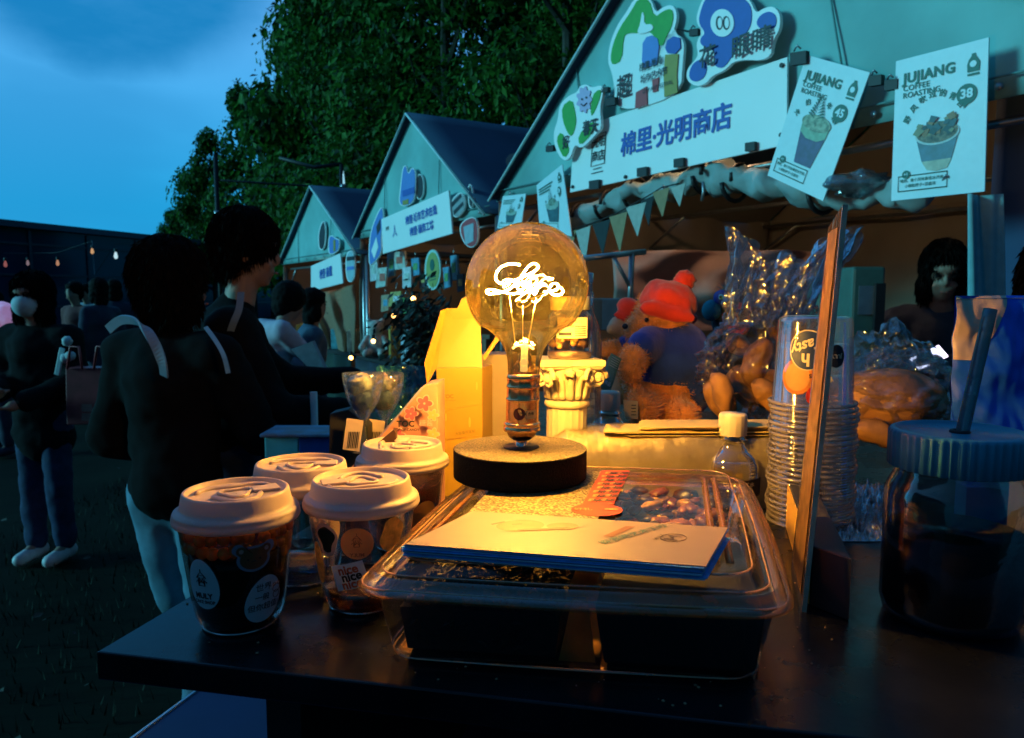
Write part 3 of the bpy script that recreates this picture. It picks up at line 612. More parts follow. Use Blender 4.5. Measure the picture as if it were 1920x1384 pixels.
# ================================================================ coffee posters
M_post = mat('poster_paper', (.62, .76, .80), .45, var=.03)
def poster(corn, lb, price, arc, kind, off, full=True):
    c = [fac(x, y, off + (.0 if i < 2 else .02)) for i, (x, y) in enumerate(corn)]; q = quad(*c)
    t = thing('coffee_poster', lb, 'poster', (c[2] + c[3]) / 2, 'coffee price posters on the nearest tent')
    MB().slab([c[3], c[2], c[1], c[0]], -FN * .006).build('board', M_post, t)
    o = .003
    if full:
        qtext('JUJIANG', q, .10, .855, .098, M_dgreen, t, o, align='LEFT', bold=.035, spacing=1.05); qtext('COFFEE', q, .10, .785, .055, M_dgreen, t, o, align='LEFT', bold=.014, spacing=1.05); qtext('ROASTING', q, .10, .735, .055, M_dgreen, t, o, align='LEFT', bold=.014, spacing=1.02)
    else: 
        for k in range(3): qshape(q, [(.08, .84 - k * .05), (.6 - k * .06, .84 - k * .05), (.6 - k * .06, .865 - k * .05), (.08, .865 - k * .05)], o, M_dgreen, t, 'lettering_line')
    # emblem: a little bean sack
    qshape(q, [(.80, .80), (.92, .80), (.925, .86), (.90, .885), (.88, .905), (.88, .92), (.84, .92), (.84, .905), (.81, .88), (.795, .85)], o, M_dgreen, t, 'emblem'); qshape(q, circ(.86, .85, .022, q.asp), o + .002, M_post, t, 'emblem_disc'); qshape(q, [(.80, .775), (.92, .775), (.92, .79), (.80, .79)], o, M_dgreen, t, 'emblem_bar')
    n = len(arc); cx, cy_, rr_ = .47, .42, .285
    for i, ch in enumerate(arc):
        a = R(150 - 110 * i / max(1, n - 1)); qtext(ch, q, cx + rr_ * cos(a) / q.asp * .8, cy_ + rr_ * sin(a) , .052, M_dgreen, t, o, rot=a - pi / 2, bold=.025)
    # price balloon
    px_, py_ = .80, .66
    qshape(q, circ(px_, py_, .068, q.asp), o, M_dgreen, t, 'price_balloon'); qshape(q, [(px_ - .03, py_ - .06), (px_ + .03, py_ - .06), (px_ - .03, py_ - .095)], o + .0004, M_dgreen, t, 'balloon_tail')
    qtext(price, q, px_, py_, .085, M_post, t, o + .002, bold=.03)
    # drink picture (flat print)
    A = q.asp
    liq = mat('print_drink_%s' % kind, {'a': (.05, .03, .12), 'b': (.02, .07, .13), 'c': (.03, .10, .12)}[kind], .4, var=.4, scale=30)
    crm = mat('print_cream_%s' % kind, {'a': (.25, .40, .28), 'b': (.45, .43, .33), 'c': (.3, .42, .36)}[kind], .5, var=.2, scale=40)
    top = mat('print_topping_%s' % kind, {'a': (.30, .44, .30), 'b': (.05, .10, .11), 'c': (.15, .3, .2)}[kind], .5, var=.7, scale=60, var2={'a': (.45, .5, .35), 'b': (.28, .22, .14), 'c': (.3, .4, .3)}[kind])
    if kind == 'b':
        qshape(q, [(.27, .42), (.73, .42), (.66, .25), (.34, .25)], o, liq, t, 'printed_cup'); qshape(q, [(.34, .25), (.66, .25), (.62, .19), (.5, .175), (.40, .19)], o, crm, t, 'printed_cup_base')
        qshape(q, circ(.5, .43, .155, A, 28, .075), o + .001, mat('print_rim', (.5, .58, .58), .5), t, 'printed_rim'); qshape(q, circ(.5, .44, .145, A, 28, .072), o + .002, top, t, 'printed_topping')
        rd = random.Random(4)
        for k in range(22):
            u, v = .5 + rd.uniform(-.2, .2), .475 + rd.uniform(-.05, .065); s = rd.uniform(.02, .045); a = rd.uniform(0, 6)
            qshape(q, [(u + s * cos(a + j * 1.7) / A, v + s * .8 * sin(a + j * 1.7)) for j in range(4)], o + .0025 + k * .0002, mat('print_bit_%d' % (k % 4), [(.25, .24, .14), (.04, .10, .12), (.02, .06, .07), (.30, .16, .08)][k % 4], .5), t, 'printed_leaf')
    else:
        qshape(q, [(.30, .45), (.72, .45), (.64, .19), (.36, .19)], o, liq, t, 'printed_cup'); qshape(q, [(.29, .52), (.73, .52), (.72, .44), (.60, .40), (.42, .40), (.30, .44)], o + .001, crm, t, 'printed_foam'); qshape(q, circ(.51, .53, .15, A, 26, .065), o + .002, top, t, 'printed_topping')
        for k in range(7):
            v = .56 + k * .022; s = .07 - k * .008
            for sd_ in (-1, 1): qshape(q, [(.47, v), (.47 + sd_ * s / A * 1.2, v + .03), (.47 + sd_ * s / A, v + .042)], o + .003, M_dgreen, t, 'printed_sprig')
    # caption box
    MB().tube([q(*c_, o) for c_ in ((.08, .06), (.62, .06), (.62, .165), (.08, .165))], .0022, 4, closed=True).build('caption_frame', M_dgreen, t)
    qshape(q, circ(.17, .175, .03, A, 16), o + .001, M_dgreen, t, 'caption_badge')
    if full: qtext('+1', q, .17, .175, .03, M_post, t, o + .002, bold=.02); qtext('喝完，像个风味拿铁冰淇淋，', q, .36, .13, .026, M_dgreen, t, o, bold=.015); qtext('小颗粒榛子+豆香浓', q, .33, .092, .026, M_dgreen, t, o, bold=.015)
    return t
poster([(1680, 115), (1854, 70), (1846, 359), (1671, 377)], 'large upright coffee poster with the price 38, rightmost', '38', '野风吹过的青苔', 'b', .12)
poster([(1512, 103), (1631, 136), (1543, 377), (1439, 329)], 'tilted coffee poster with a tall dark drink and the price 45', '45', '冷的千年森', 'a', .10)
poster([(1006, 347), (1054, 308), (1072, 443), (1012, 432)], 'narrow coffee poster hanging just left of the big shop sign', '38', '青苔', 'c', .06, False)
poster([(943, 368), (986, 363), (976, 431), (932, 428)], 'smallest coffee poster, lowest on the near tent\'s left slope', '45', '千年', 'c', .04, False)
# clear bag tucked in the awning
CB = clear('crinkled_bag_cold', (.80, .88, .90), .22, .10, bump=1, bscale=45, haze=.16, hazecol=(.35, .5, .6), edge=.9)
b = MB()
for k in range(1): b.ball(fac(1618, 345, .0), .14, 30, 20, (1.0, .5, .34), nz_=.5, ns=4)
b.build('plastic_bag', CB, label='crumpled clear plastic bag stuffed between the two coffee posters', cat='plastic bag')

# ================================================================ tent 2 and tent 1 signs
def sign2(corn, lb, lines, off, h=0):
    c = [fac(x, y, off) for x, y in corn]; q = quad(*c); t = thing('shop_sign', lb, 'sign', (c[2] + c[3]) / 2)
    MB().slab([c[3], c[2], c[1], c[0]], -FN * .015).build('board', M_white, t)
    for s, u, v, h in lines: qtext(s, q, u, v, h, M_blue, t, .006, bold=.03)
    return q, t
q, t = sign2([(715, 411), (841, 357), (848, 438), (718, 476)], 'white sign with two lines of blue characters on the middle tent', [('棉里·城市艺术在造', .62, .66, .24), ('棉里·装饰工坊', .62, .33, .24)], .08, .21)
qtext('光明', q, .10, .66, .12, M_ink, t, .006, bold=.02); qtext('人', q, .22, .5, .35, M_blue, t, .006)
q, t = sign2([(583, 499), (638, 475), (643, 531), (583, 546)], 'small white sign with blue characters on the farthest tent', [('棉里·装置', .52, .5, .38)], .08, .3)
# gable art on tent 2 and 1
def cut(lb, cat, pts, m, off=.06, name='gable_cutout', th=.015, extra=()):
    t = thing(name, lb, cat, fac(pts[0][0], pts[0][1], off)); pxpoly(smoothp(pts), off, th, M_white, 'board', t); pxpoly(shrink(smoothp(pts), 1.6), off + .004, .003, m, 'print', t)
    for p_, mm in extra: pxpoly(p_, off + .008, .003, mm, 'print_detail', t)
def zz(pts): return [(540 + x / 2.661, 200 + y / 2.661) for x, y in pts]
cut('blue and white rabbit-eared cut-out above the middle tent\'s sign', 'sign', zz([(550, 490), (560, 400), (570, 300), (590, 290), (600, 340), (615, 300), (640, 320), (635, 470), (590, 500)]), M_pal, extra=[(zz([(570, 420), (630, 400), (630, 430), (572, 450)]), M_blue), (zz([(570, 470), (600, 460), (600, 485), (572, 492)]), M_gold)])
cut('grey and red striped can-shaped cut-out right of the middle tent\'s sign', 'sign', zz([(855, 580), (930, 540), (950, 600), (945, 690), (900, 710), (860, 650)]), M_red, extra=[(zz([(875, 600), (925, 580), (925, 670), (885, 690)]), mat('print_grey', (.35, .42, .48), .5))])
cut('small grey lettered placard above the striped cut-out on the middle tent', 'sign', zz([(800, 480), (870, 410), (890, 510), (830, 570)]), mat('print_taupe', (.30, .34, .36), .5), extra=[(zz([(815, 480), (860, 435), (864, 450), (818, 500)]), M_ink), (zz([(825, 520), (870, 475), (874, 490), (828, 540)]), M_ink)])
cut('dark feather-shaped cut-out on the middle tent\'s gable', 'sign', zz([(640, 460), (635, 380), (650, 330), (675, 350), (678, 430), (660, 465)]), M_ink, off=.04)
cut('dark slim cut-out on the right slope of the middle tent', 'sign', zz([(895, 400), (912, 380), (925, 450), (920, 510), (900, 500)]), M_ink, off=.04)
cut('tall dark cut-out on the farthest tent\'s gable', 'sign', zz([(150, 700), (150, 620), (175, 560), (190, 600), (185, 700), (165, 720)]), M_ink, off=.04)
cut('ochre and blue striped cut-out on the farthest tent\'s gable', 'sign', zz([(200, 730), (200, 650), (220, 640), (240, 660), (258, 660), (255, 720), (215, 740)]), M_pal, extra=[(zz([(225, 665), (236, 665), (236, 720), (226, 722)]), M_gold)])
cut('pale striped placard right of the farthest tent\'s sign', 'sign', zz([(285, 725), (332, 715), (335, 870), (290, 880)]), mat('print_mist', (.35, .52, .58), .5), extra=[(zz([(292, 750), (328, 745), (328, 765), (292, 770)]), M_ink), (zz([(292, 800), (328, 795), (328, 812), (292, 817)]), M_pal)])
cut('blue and green cluster of prints on the left slope of the middle tent', 'sign', zz([(400, 800), (405, 640), (440, 540), (470, 490), (480, 560), (465, 640), (470, 730), (430, 780)]), M_pal, off=.05, extra=[(zz([(415, 720), (440, 650), (450, 700), (430, 760)]), M_white), (zz([(440, 600), (460, 560), (460, 610), (445, 640)]), M_ink)])
# oval green sign
t = thing('oval_sign', 'yellow-green oval sign hanging under the middle tent\'s sign', 'sign', fac(811, 544, .1))
pxpoly(pxcirc(811, 506, 15, 38), .10, .015, mat('sign_pale_mint', (.45, .68, .62), .5), 'rim', t); pxpoly(pxcirc(811, 506, 12, 33), .104, .004, mat('sign_olive', (.30, .36, .10), .5), 'face', t); pxpoly(pxcirc(810, 497, 4, 11), .108, .003, M_dgreen, 'motif', t)
for k in range(3): pxpoly([(805, 515 + k * 5), (817, 512 + k * 5), (817, 514 + k * 5), (805, 517 + k * 5)], .108, .003, M_dgreen, 'lettering_line', t)
# tan cloths hanging at the farthest tent
def drape(lb, pts_top, pts_bot, m, off):
    """ruled cloth between two pixel polylines on the facade"""
    def lp(P, u):
        k = u * (len(P) - 1); i = min(int(k), len(P) - 2); f = k - i; return (P[i][0] * (1 - f) + P[i + 1][0] * f, P[i][1] * (1 - f) + P[i + 1][1] * f)
    def g(u, v):
        a, c = lp(pts_bot, u), lp(pts_top, u); x, y = a[0] * (1 - v) + c[0] * v, a[1] * (1 - v) + c[1] * v
        return fac(x, y, off + .045 * sin(u * 13 + v * 3) + .03 * noise.noise(V((u * 4, v * 3, off))))
    return MB().grid(g, 40, 20).build('cloth_drape', m, label=lb, cat='cloth', thick=.004)
drape('tan cloth gathered and hanging below the farthest tent\'s sign', [(581, 552), (620, 545), (668, 532)], [(615, 672), (645, 690), (664, 665)], mat('tan_drape', (.52, .34, .22), .8, var=.12, bump=.4, trl=.5), -.02)
# tent 1/2 front goods
gr = random.Random(12)
goodcol = [(.5, .55, .5), (.10, .30, .45), (.55, .42, .15), (.5, .12, .08), (.12, .35, .12), (.6, .6, .62), (.45, .3, .2), (.03, .04, .06)]
desc = ['pale', 'blue', 'mustard', 'red', 'green', 'white', 'tan', 'black']
pk = [(700, 505, 14, 40, 5), (716, 520, 18, 34, 0), (733, 495, 14, 44, 1), (748, 488, 20, 30, 0), (762, 520, 16, 36, 5), (778, 500, 14, 30, 1), (792, 524, 12, 28, 7), (836, 520, 12, 36, 1), (850, 502, 12, 44, 1), (862, 530, 12, 30, 7), (722, 568, 14, 28, 6), (742, 560, 20, 24, 2), (760, 572, 14, 26, 4)]
plc = ['leftmost, below the left end of the sign', 'second from the left under the sign', 'tall one under the sign\'s left half', 'wide one under the sign\'s middle', 'low one under the middle of the sign', 'small one left of the oval sign', 'narrow one touching the oval sign\'s left', 'narrow one right of the oval sign', 'long one under the sign\'s right end', 'small dark one by the right post', 'lower row, leftmost', 'lower row, wide', 'lower row, rightmost']
for i, (x, y, w_, h, c) in enumerate(pk):
    t = thing('hanging_packet', '%s packet hanging from the middle tent, %s' % (desc[c], plc[i]), 'packet', fac(x, y + h / 2, 0), 'packets hanging from the middle tent')
    o_ = gr.uniform(-.12, .05); sk = gr.uniform(-4, 4)
    pxpoly([(x - w_ / 2, y - h / 2), (x + w_ / 2, y - h / 2 - 2), (x + w_ / 2 + sk, y + h / 2), (x - w_ / 2 + sk, y + h / 2 + 3)], o_, .02, mat('packet_%s' % desc[c], goodcol[c], .4, var=.35, scale=25), 'card', t)
    pxpoly([(x - w_ * .25, y - h * .2), (x + w_ * .3, y - h * .22), (x + w_ * .3, y + h * .2), (x - w_ * .25, y + h * .22)], o_ + .004, .003, mat('packet_art_%s' % desc[(c + 3) % 8], goodcol[(c + 3) % 8], .5, var=.5, scale=40), 'picture', t)
    MB().tube([fac(x, y - h / 2, o_ - .01), fac(x + 1, y - h / 2 - 14, o_ - .01)], .004, 4).build('hook', M_steel, t)

# stall tables with goods for tents 2 and 1
def stall(lb, s0, s1, z, d, m, off=.1):
    a, c = fp(s0, 0, off), fp(s1, 0, off); a.z = c.z = 0; inn = -FN * d
    t = thing('stall_table', lb, 'table', (a + c) / 2); zz_ = V((0, 0, z))
    MB().slab([a + zz_, c + zz_, c + inn + zz_, a + inn + zz_], (0, 0, .03)).build('table_top', M_blk, t)
    def g(u, v): p = a.lerp(c, u) + FN * (.01 + .02 * sin(u * 40)); return V((p.x, p.y, z * v))
    MB().grid(g, 60, 3).build('skirt', m, t, thick=.004); return a, c, z + .03
a2, c2, z2 = stall('stall table with a dark skirt under the middle tent', 6.5, 3.3, .80, .8, M_blk)
a1, c1, z1 = stall('stall table with a dark skirt under the farthest tent', 10.1, 6.6, .80, .8, mat('dark_green_skirt', (.01, .03, .02), .8))
gd = [('plush_toy', 'plush toy', (.50, .42, .36)), ('paper_carton', 'carton', (.3, .25, .2)), ('glass_ornament', 'ornament', (.1, .3, .45)), ('tin_can', 'tin', (.55, .3, .05))]
wh = ['at the left end', 'left of the middle', 'in the middle', 'right of the middle', 'near the right end', 'at the right end', 'behind the others', 'half hidden by the yellow box']
cl_ = [('grey and white', (.42, .40, .38)), ('amber', (.5, .28, .05)), ('teal', (.05, .28, .35)), ('silver', (.35, .42, .5)), ('orange', (.5, .16, .03)), ('cream', (.6, .5, .4)), ('deep blue', (.03, .08, .3)), ('brown', (.16, .09, .05))]
for k in range(8):
    p = a2.lerp(c2, .08 + k * .115) - FN * (.15 + .12 * (k % 3)); p.z = z2 + .001; nm = cl_[k]
    m = mat('goods_' + nm[0].replace(' ', '_'), nm[1], .5, var=.5, scale=14)
    t = thing('plush_toy' if k % 2 == 0 else 'gift_carton', '%s %s on the middle tent\'s table, %s' % (nm[0], 'plush toy' if k % 2 == 0 else 'gift carton', wh[k]), 'plush toy' if k % 2 == 0 else 'carton', p, 'goods on the middle tent\'s table')
    if k % 2 == 0:
        clay('body', [('b', p + V((0, 0, .12)), .11, (1, .9, 1.15)), ('b', p + V((0, 0, .30)), .09, (1, 1, 1)), ('b', p + V((.07, 0, .38)), .03, (1, 1, 1)), ('b', p + V((-.07, 0, .38)), .03, (1, 1, 1)), ('c', p + V((-.09, -.03, .2)), p + V((-.14, -.1, .1)), .035, .03), ('c', p + V((.09, -.03, .2)), p + V((.14, -.1, .1)), .035, .03), ('c', p + V((-.06, -.05, .05)), p + V((-.08, -.16, .04)), .045, .04), ('c', p + V((.06, -.05, .05)), p + V((.08, -.16, .04)), .045, .04)], .012, m, t, .006)
    else:
        MB().box(p + V((0, 0, .15)), (.18, .12, .30), Matrix.Rotation(.3 * k, 3, 'Z')).build('carton', m, t, bevel=.005); MB().box(p + V((0, 0, .315)), (.14, .03, .03), Matrix.Rotation(.3 * k, 3, 'Z')).build('handle', m, t)
for k in range(5):
    p = a1.lerp(c1, .15 + k * .17) - FN * .2; p.z = z1 + .001; nm = cl_[(k * 3 + 1) % 8]
    m = mat('goods_' + nm[0].replace(' ', '_'), nm[1], .5, var=.5, scale=14); t = thing('gift_carton', '%s carton on the farthest tent\'s table, %s' % (nm[0], wh[k]), 'carton', p, 'goods on the farthest tent\'s table')
    MB().box(p + V((0, 0, .12)), (.2, .14, .24), Matrix.Rotation(.4 * k, 3, 'Z')).build('carton', m, t, bevel=.005); MB().box(p + V((0, 0, .25)), (.12, .03, .02)).build('handle', m, t)
# small lit bulbs of the far stalls
for i, (x, y, Y, lb) in enumerate(((658, 671, 6.0, 'small glowing warm bulb low under the farthest tent'), (738, 592, 5.6, 'small warm bulb among the middle tent\'s goods'), (700, 640, 5.8, 'small warm bulb beside the grey plush on the middle stall'), (775, 560, 5.2, 'small warm bulb behind the oval sign'))):
    p = at(x, y, Y); t = thing('stall_bulb', lb, 'light bulb', p, 'small warm bulbs in the stalls')
    MB().ball(p, .016, 10, 8).build('bulb', emis('stall_bulb_glow', (1, .50, .12), 14), t); MB().lathe([(.012, .02), (.014, .05), (.001, .052)], p, 8).build('socket', M_blk, t)
for s_, z_, i_, lb in ((8.35, 2.30, -.45, 'added warm lamp out of view under the roof of the farthest tent'), (4.9, 2.62, -.7, 'added warm lamp out of view under the roof of the middle tent')):
    p = fp(s_, z_, i_); t = thing('added_tent_lamp', lb, 'lamp', p)
    MB().lathe([(.001, .0), (.05, .01), (.07, .05), (.05, .10), (.02, .12)], p - V((0, 0, .12)), 16).build('globe', emis('added_lamp_glow_far', (1, .58, .30), 48), t); MB().tube([p, p + V((0, 0, .3))], .006, 5).build('cord', M_blk, t)  # both lamps are added out of view to warm the far stalls
# little bush between tents
mb = MB(); rd = random.Random(9); c = at(790, 600, 4.6)
for k in range(900):
    p = c + V((rd.gauss(0, .10), rd.gauss(0, .08), rd.gauss(0, .13) - .08)); s = .025; n_ = V((rd.gauss(0, 1), rd.gauss(0, 1), rd.gauss(0, 1))).normalized(); u = n_.orthogonal(); w_ = n_.cross(u)
    mb.add([p - u * s, p + w_ * s * .4, p + u * s, p - w_ * s * .4], [(0, 1, 2, 3)])
t = thing('potted_plant', 'dark leafy potted plant before the middle tent', 'plant', (c.x, c.y, 0)); mb.build('foliage', mat('bush_leaf', (.02, .04, .035), .6, var=.5), t)
MB().tube([(c.x, c.y, .3), (c.x, c.y, c.z)], .015, 6).build('stem', M_bark, t); MB().lathe([(.001, 0), (.13, 0), (.17, .32), (.15, .32), (.14, .28), (.001, .28)], (c.x, c.y, 0), 20).build('pot', M_blk, t)

# ================================================================ inside the nearest tent
# shelf rail, pinned fabric, fridge, added lamp
drape_m = mat('rose_brown_fabric', (.36, .22, .20), .8, var=.2, scale=5, bump=.5)
def g(u, v): p = at(1150 + 420 * u, 620 - 150 * v, 4.9 + .15 * u); return p + V((0, .05 * sin(u * 15 + 4 * sin(v * 3)) + .05 * noise.noise(V((u * 6, v * 4, 0))), 0))
MB().grid(g, 60, 24).build('fabric_backdrop', drape_m, label='rose-brown fabric sheet with deep folds hung behind the plush toys', cat='cloth', thick=.004)
b = MB(); b.tube([at(1090, 485, 3.6), at(1210, 472, 3.7)], .014, 6); b.tube([at(1185, 475, 3.68), at(1180, 600, 3.68)], .014, 6); b.tube([at(1150, 480, 3.65), at(1182, 540, 3.68)], .010, 6)
b.build('steel_rack', M_steel, label='grey steel rack corner behind the light bulb and column', cat='rack')
for i, (px, wd, lb) in enumerate(((1105, 52, 'dark grey carton stacked under the rack, left one'), (1150, 46, 'blue-grey carton stacked under the rack, right one'))):
    a = at(px - wd / 2, 620, 3.3); c = at(px + wd / 2, 560, 3.3); MB().box(((a.x + c.x) / 2, 3.4, (a.z + c.z) / 2), (c.x - a.x, .2, c.z - a.z)).build('carton', mat('carton_%d' % i, [(.10, .09, .09), (.09, .12, .16)][i], .7), label=lb, cat='carton', bevel=.006)
for p_, lb in ((at(1100, 566, 3.3), 0),): pass
f = thing('fridge', 'tall dull green refrigerator behind the stack of clear cups', 'fridge', at(1635, 560, 3.2) * 1); f.location.z = 0
a = at(1600, 500, 3.2); c = at(1662, 500, 3.2)
MB().box(((a.x + c.x) / 2, 3.45, a.z / 2), (c.x - a.x, .5, a.z)).build('body', mat('fridge_green', (.06, .14, .12), .4, var=.1), f, bevel=.012)
MB().box((c.x - .03, 3.185, a.z - .22), (.04, .02, .3)).build('handle', M_blk, f); MB().box((a.x + .06, 3.195, a.z - .14), (.07, .004, .12)).build('label_panel', M_steel, f)
MB().slab([at(1590, 640, 3.4), at(1760, 640, 3.4), at(1760, 640, 4.2), at(1590, 640, 4.2)], (0, 0, -.04)).build('back_shelf', M_blk, label='dark shelf board beside the green refrigerator', cat='shelf')
# warm lamp added out of view under the tent roof to light the interior
lp_ = at(1300, 120, 4.35); t = thing('added_tent_lamp', 'warm hanging lamp up under the nearest tent\'s roof', 'lamp', lp_)
MB().lathe([(.001, .0), (.05, .01), (.07, .05), (.05, .10), (.02, .12)], lp_ - V((0, 0, .12)), 16).build('globe', emis('added_lamp_glow', (1, .58, .30), 105), t); MB().tube([lp_, lp_ + V((0, 0, .5))], .006, 5).build('cord', M_blk, t)
# ================================================================ people
def person(label, loc, rz, H, coat, trouser, shoe, hairlen=0.0, voxel=.016, pose=None, head=(0, 0), coatlen=.80, group=None, hands=True, hatless=True, sleeve=.065, hairsz=1.0, build_=1.0):
    s = H / 1.75; Rz = Matrix.Rotation(rz, 3, 'Z'); loc = V(loc)
    t = thing('person', label, 'person', loc, group)
    W = lambda p: loc + Rz @ (V(p) * s)
    J = dict(pel=(0, 0, .95), ch=(0, 0, 1.30), nk=(0, 0, 1.47), sl=(-.18, 0, 1.40), sr=(.18, 0, 1.40), el=(-.25, -.02, 1.12), er=(.25, -.02, 1.12), wl=(-.25, .08, .88), wr=(.25, .08, .88),
             hl=(-.09, 0, .92), hr=(.09, 0, .92), kl=(-.10, .02, .50), kr=(.10, .02, .50), al=(-.10, 0, .09), ar=(.10, 0, .09))
    J.update(pose or {}); J = {k: V(v) for k, v in J.items()}
    yaw, pitch = head; Rh = Matrix.Rotation(yaw, 3, 'Z') @ Matrix.Rotation(pitch, 3, 'X'); hc = J['nk'] + V((0, .02, 0)) + Rh @ V((0, .02, .17))
    Hd = lambda p: W(hc + Rh @ V(p)); Mh = Rz @ Rh
    c = lambda a, b_, r1, r2, *x: ('c', W(a), W(b_), r1 * s, r2 * s) + x
    e = lambda p, r, sc_, : ('b', Hd(p), r * s, sc_, Mh)
    prims = [e((0, -.005, .035), .092, (.86, 1.05, 1.08)), e((0, .03, -.055), .062, (.86, .95, 1.0)), e((0, .052, -.095), .028, (1, 1, .8)), e((0, .098, -.012), .017, (.8, 1.1, 1.5)), e((0, .082, .045), .05, (1.1, .5, .5)),
             e((-.079, 0, -.01), .022, (.35, .8, 1.3)), e((.079, 0, -.01), .022, (.35, .8, 1.3)), e((-.035, .075, -.035), .022, (1, .7, .8)), e((.035, .075, -.035), .022, (1, .7, .8)), e((0, .088, -.06), .016, (1.4, .6, .5)),
             c(J['ch'], hc - V((0, .01, .03)), .06, .055), c(J['pel'], J['ch'], .085, .09), c(J['sl'], J['el'], .045, .038), c(J['el'], J['wl'], .036, .026), c(J['sr'], J['er'], .045, .038), c(J['er'], J['wr'], .036, .026),
             c(J['hl'], J['kl'], .075, .05), c(J['kl'], J['al'], .05, .035), c(J['hr'], J['kr'], .075, .05), c(J['kr'], J['ar'], .05, .035), c(J['al'], J['al'] + V((0, .12, -.05)), .035, .03), c(J['ar'], J['ar'] + V((0, .12, -.05)), .035, .03)]
    if hands:
        for wk, ek, sg_ in (('wl', 'el', 1), ('wr', 'er', -1)):
            w_ = J[wk]; d = (w_ - J[ek]).normalized(); sd_ = d.cross(V((0, 0, 1))); sd_ = sd_.normalized() if sd_.length > .3 else V((0, 1, 0)); dn = d.cross(sd_).normalized()
            prims.append(('c', W(w_), W(w_ + d * .07), .026 * s, .034 * s))
            for k in range(4):
                b0 = w_ + d * .09 + sd_ * (-.028 + .019 * k); ln = (.055, .065, .07, .06)[k]; m1 = b0 + d * ln * .6 + dn * .008 * (-1); m2 = m1 + d * ln * .35 - dn * .03
                prims += [('c', W(b0), W(m1), .010 * s, .009 * s), ('c', W(m1), W(m2), .009 * s, .008 * s)]
            b0 = w_ + d * .03 + sd_ * .03 * sg_; prims += [('c', W(b0), W(b0 + d * .04 + sd_ * .025 * sg_ - dn * .015), .012 * s, .010 * s)]
    clay('body', prims, min(voxel, .010) if hands else voxel, M_skin, t)
    # coat
    cl = J['pel'] + V((0, 0, coatlen - .95)); dp = .66
    def fl(a, b_, r1, r2):
        q = (W(b_) - W(a)).to_track_quat('Z', 'Y').to_matrix(); return ('c', W(a), W(b_), r1 * s, r2 * s)
    cp = []
    for k in range(5):
        f = k / 4; p = cl.lerp(J['ch'] + V((0, 0, .02)), f); cp.append(('b', W(p), (.175 - .012 * sin(f * pi)) * s * build_, (1.02, .80, .95), Rz))
    cp += [c(J['sl'], J['sr'], .085 * build_, .085 * build_), c(J['ch'], J['nk'] - V((0, 0, .02)), .10, .07), c(J['sl'], J['el'], .075 * build_, sleeve), c(J['el'], J['el'].lerp(J['wl'], .95), sleeve, sleeve * .75), c(J['sr'], J['er'], .075 * build_, sleeve), c(J['er'], J['er'].lerp(J['wr'], .95), sleeve, sleeve * .75)]
    clay('jacket', cp, voxel, coat, t, .016, 7)
    tp = [('b', W(J['pel'] - V((0, 0, .03))), .15 * s, (1.02, .75, .8), Rz), c(J['hl'], J['kl'], .098, .078), c(J['kl'], J['al'] + V((0, 0, .02)), .078, .066), c(J['hr'], J['kr'], .098, .078), c(J['kr'], J['ar'] + V((0, 0, .02)), .078, .066)]
    clay('trousers', tp, voxel, trouser, t, .010, 9)
    for k in ('al', 'ar'):
        a = J[k]; clay('shoe', [('c', W(a + V((0, -.03, -.04))), W(a + V((0, .15, -.055))), .05 * s, .042 * s), ('c', W(a + V((0, 0, -.03))), W(a + V((0, 0, .03))), .045 * s, .045 * s)], .012, shoe, t)
    # hair
    hs = hairsz
    hp = [e((0, -.022, .055), .112 * hs, (.90, 1.0, .98)), e((0, -.055, .0), .09 * hs, (.95, .8, 1.1)), e((0, .045, .095), .06 * hs, (1.2, .8, .6))]
    if hairlen: hp += [e((0, -.05, -.06 - hairlen / 2), .08, (1.15, .75, 1 + hairlen * 6)), e((-.075, -.005, -.04 - hairlen / 3), .045, (.7, 1.2, 1.6 + hairlen * 5)), e((.075, -.005, -.04 - hairlen / 3), .045, (.7, 1.2, 1.6 + hairlen * 5))]
    hr = clay('hair', hp, .009, M_hair, t, .005, 34, smooth=2)
    if loc.y < 5:
        rd_ = random.Random(int(H * 1000)); ps = hr.data.polygons; bs = MB(); c0_ = Hd((0, 0, .05))
        for _ in range(5200):
            pl_ = ps[rd_.randrange(len(ps))]; a = pl_.center + loc; nn = pl_.normal
            d = (nn * .35 + V((rd_.gauss(0, .11), rd_.gauss(0, .11), -1.0))); d = (d - nn * min(0, d.dot(nn)) * 1.0).normalized(); ln = rd_.uniform(.03, .065) * s
            u = nn.cross(d).normalized() * .0013; a = a - d * ln * .45 + nn * .002; bs.add([a - u, a + u, a + d * ln * .6 + nn * .006 + u * .5, a + d * ln + nn * .002 + V((rd_.gauss(0, .002), rd_.gauss(0, .002), 0))], [(0, 1, 2, 3)])
        bs.build('hair_strands', M_hair, hr, kind='stuff')
    for x in (-.034, .034):
        MB().ball(Hd((x, .083, .012)), .011 * s, 10, 8, (1.3, .7, .8), Mh).build('eye', M_ink, t)
        MB().tube([Hd((x - .018, .089, .034)), Hd((x, .094, .038)), Hd((x + .018, .089, .033))], .0035 * s, 5).build('eyebrow', M_hair, t)
    MB().tube([Hd((-.022, .099, -.062)), Hd((0, .105, -.064)), Hd((.022, .099, -.062))], .004 * s, 5).build('mouth', mat('lips', (.35, .14, .12), .5), t)
    t_ = t; t_['_'] = 0; del t_['_']
    return t, W, Hd, J, Mh
M_bcoat = mat('black_cloth', (.006, .006, .007), .9, var=.2, spec=.12); M_bcoat2 = mat('black_knit', (.009, .009, .011), .92, var=.2, bump=.4, bscale=80, spec=.12)
M_jean = mat('dark_jeans', (.012, .028, .085), .85, var=.25, bump=.3, bscale=120); M_jean_l = mat('washed_jeans', (.10, .21, .30), .8, var=.35, scale=9, bump=.3, bscale=90)
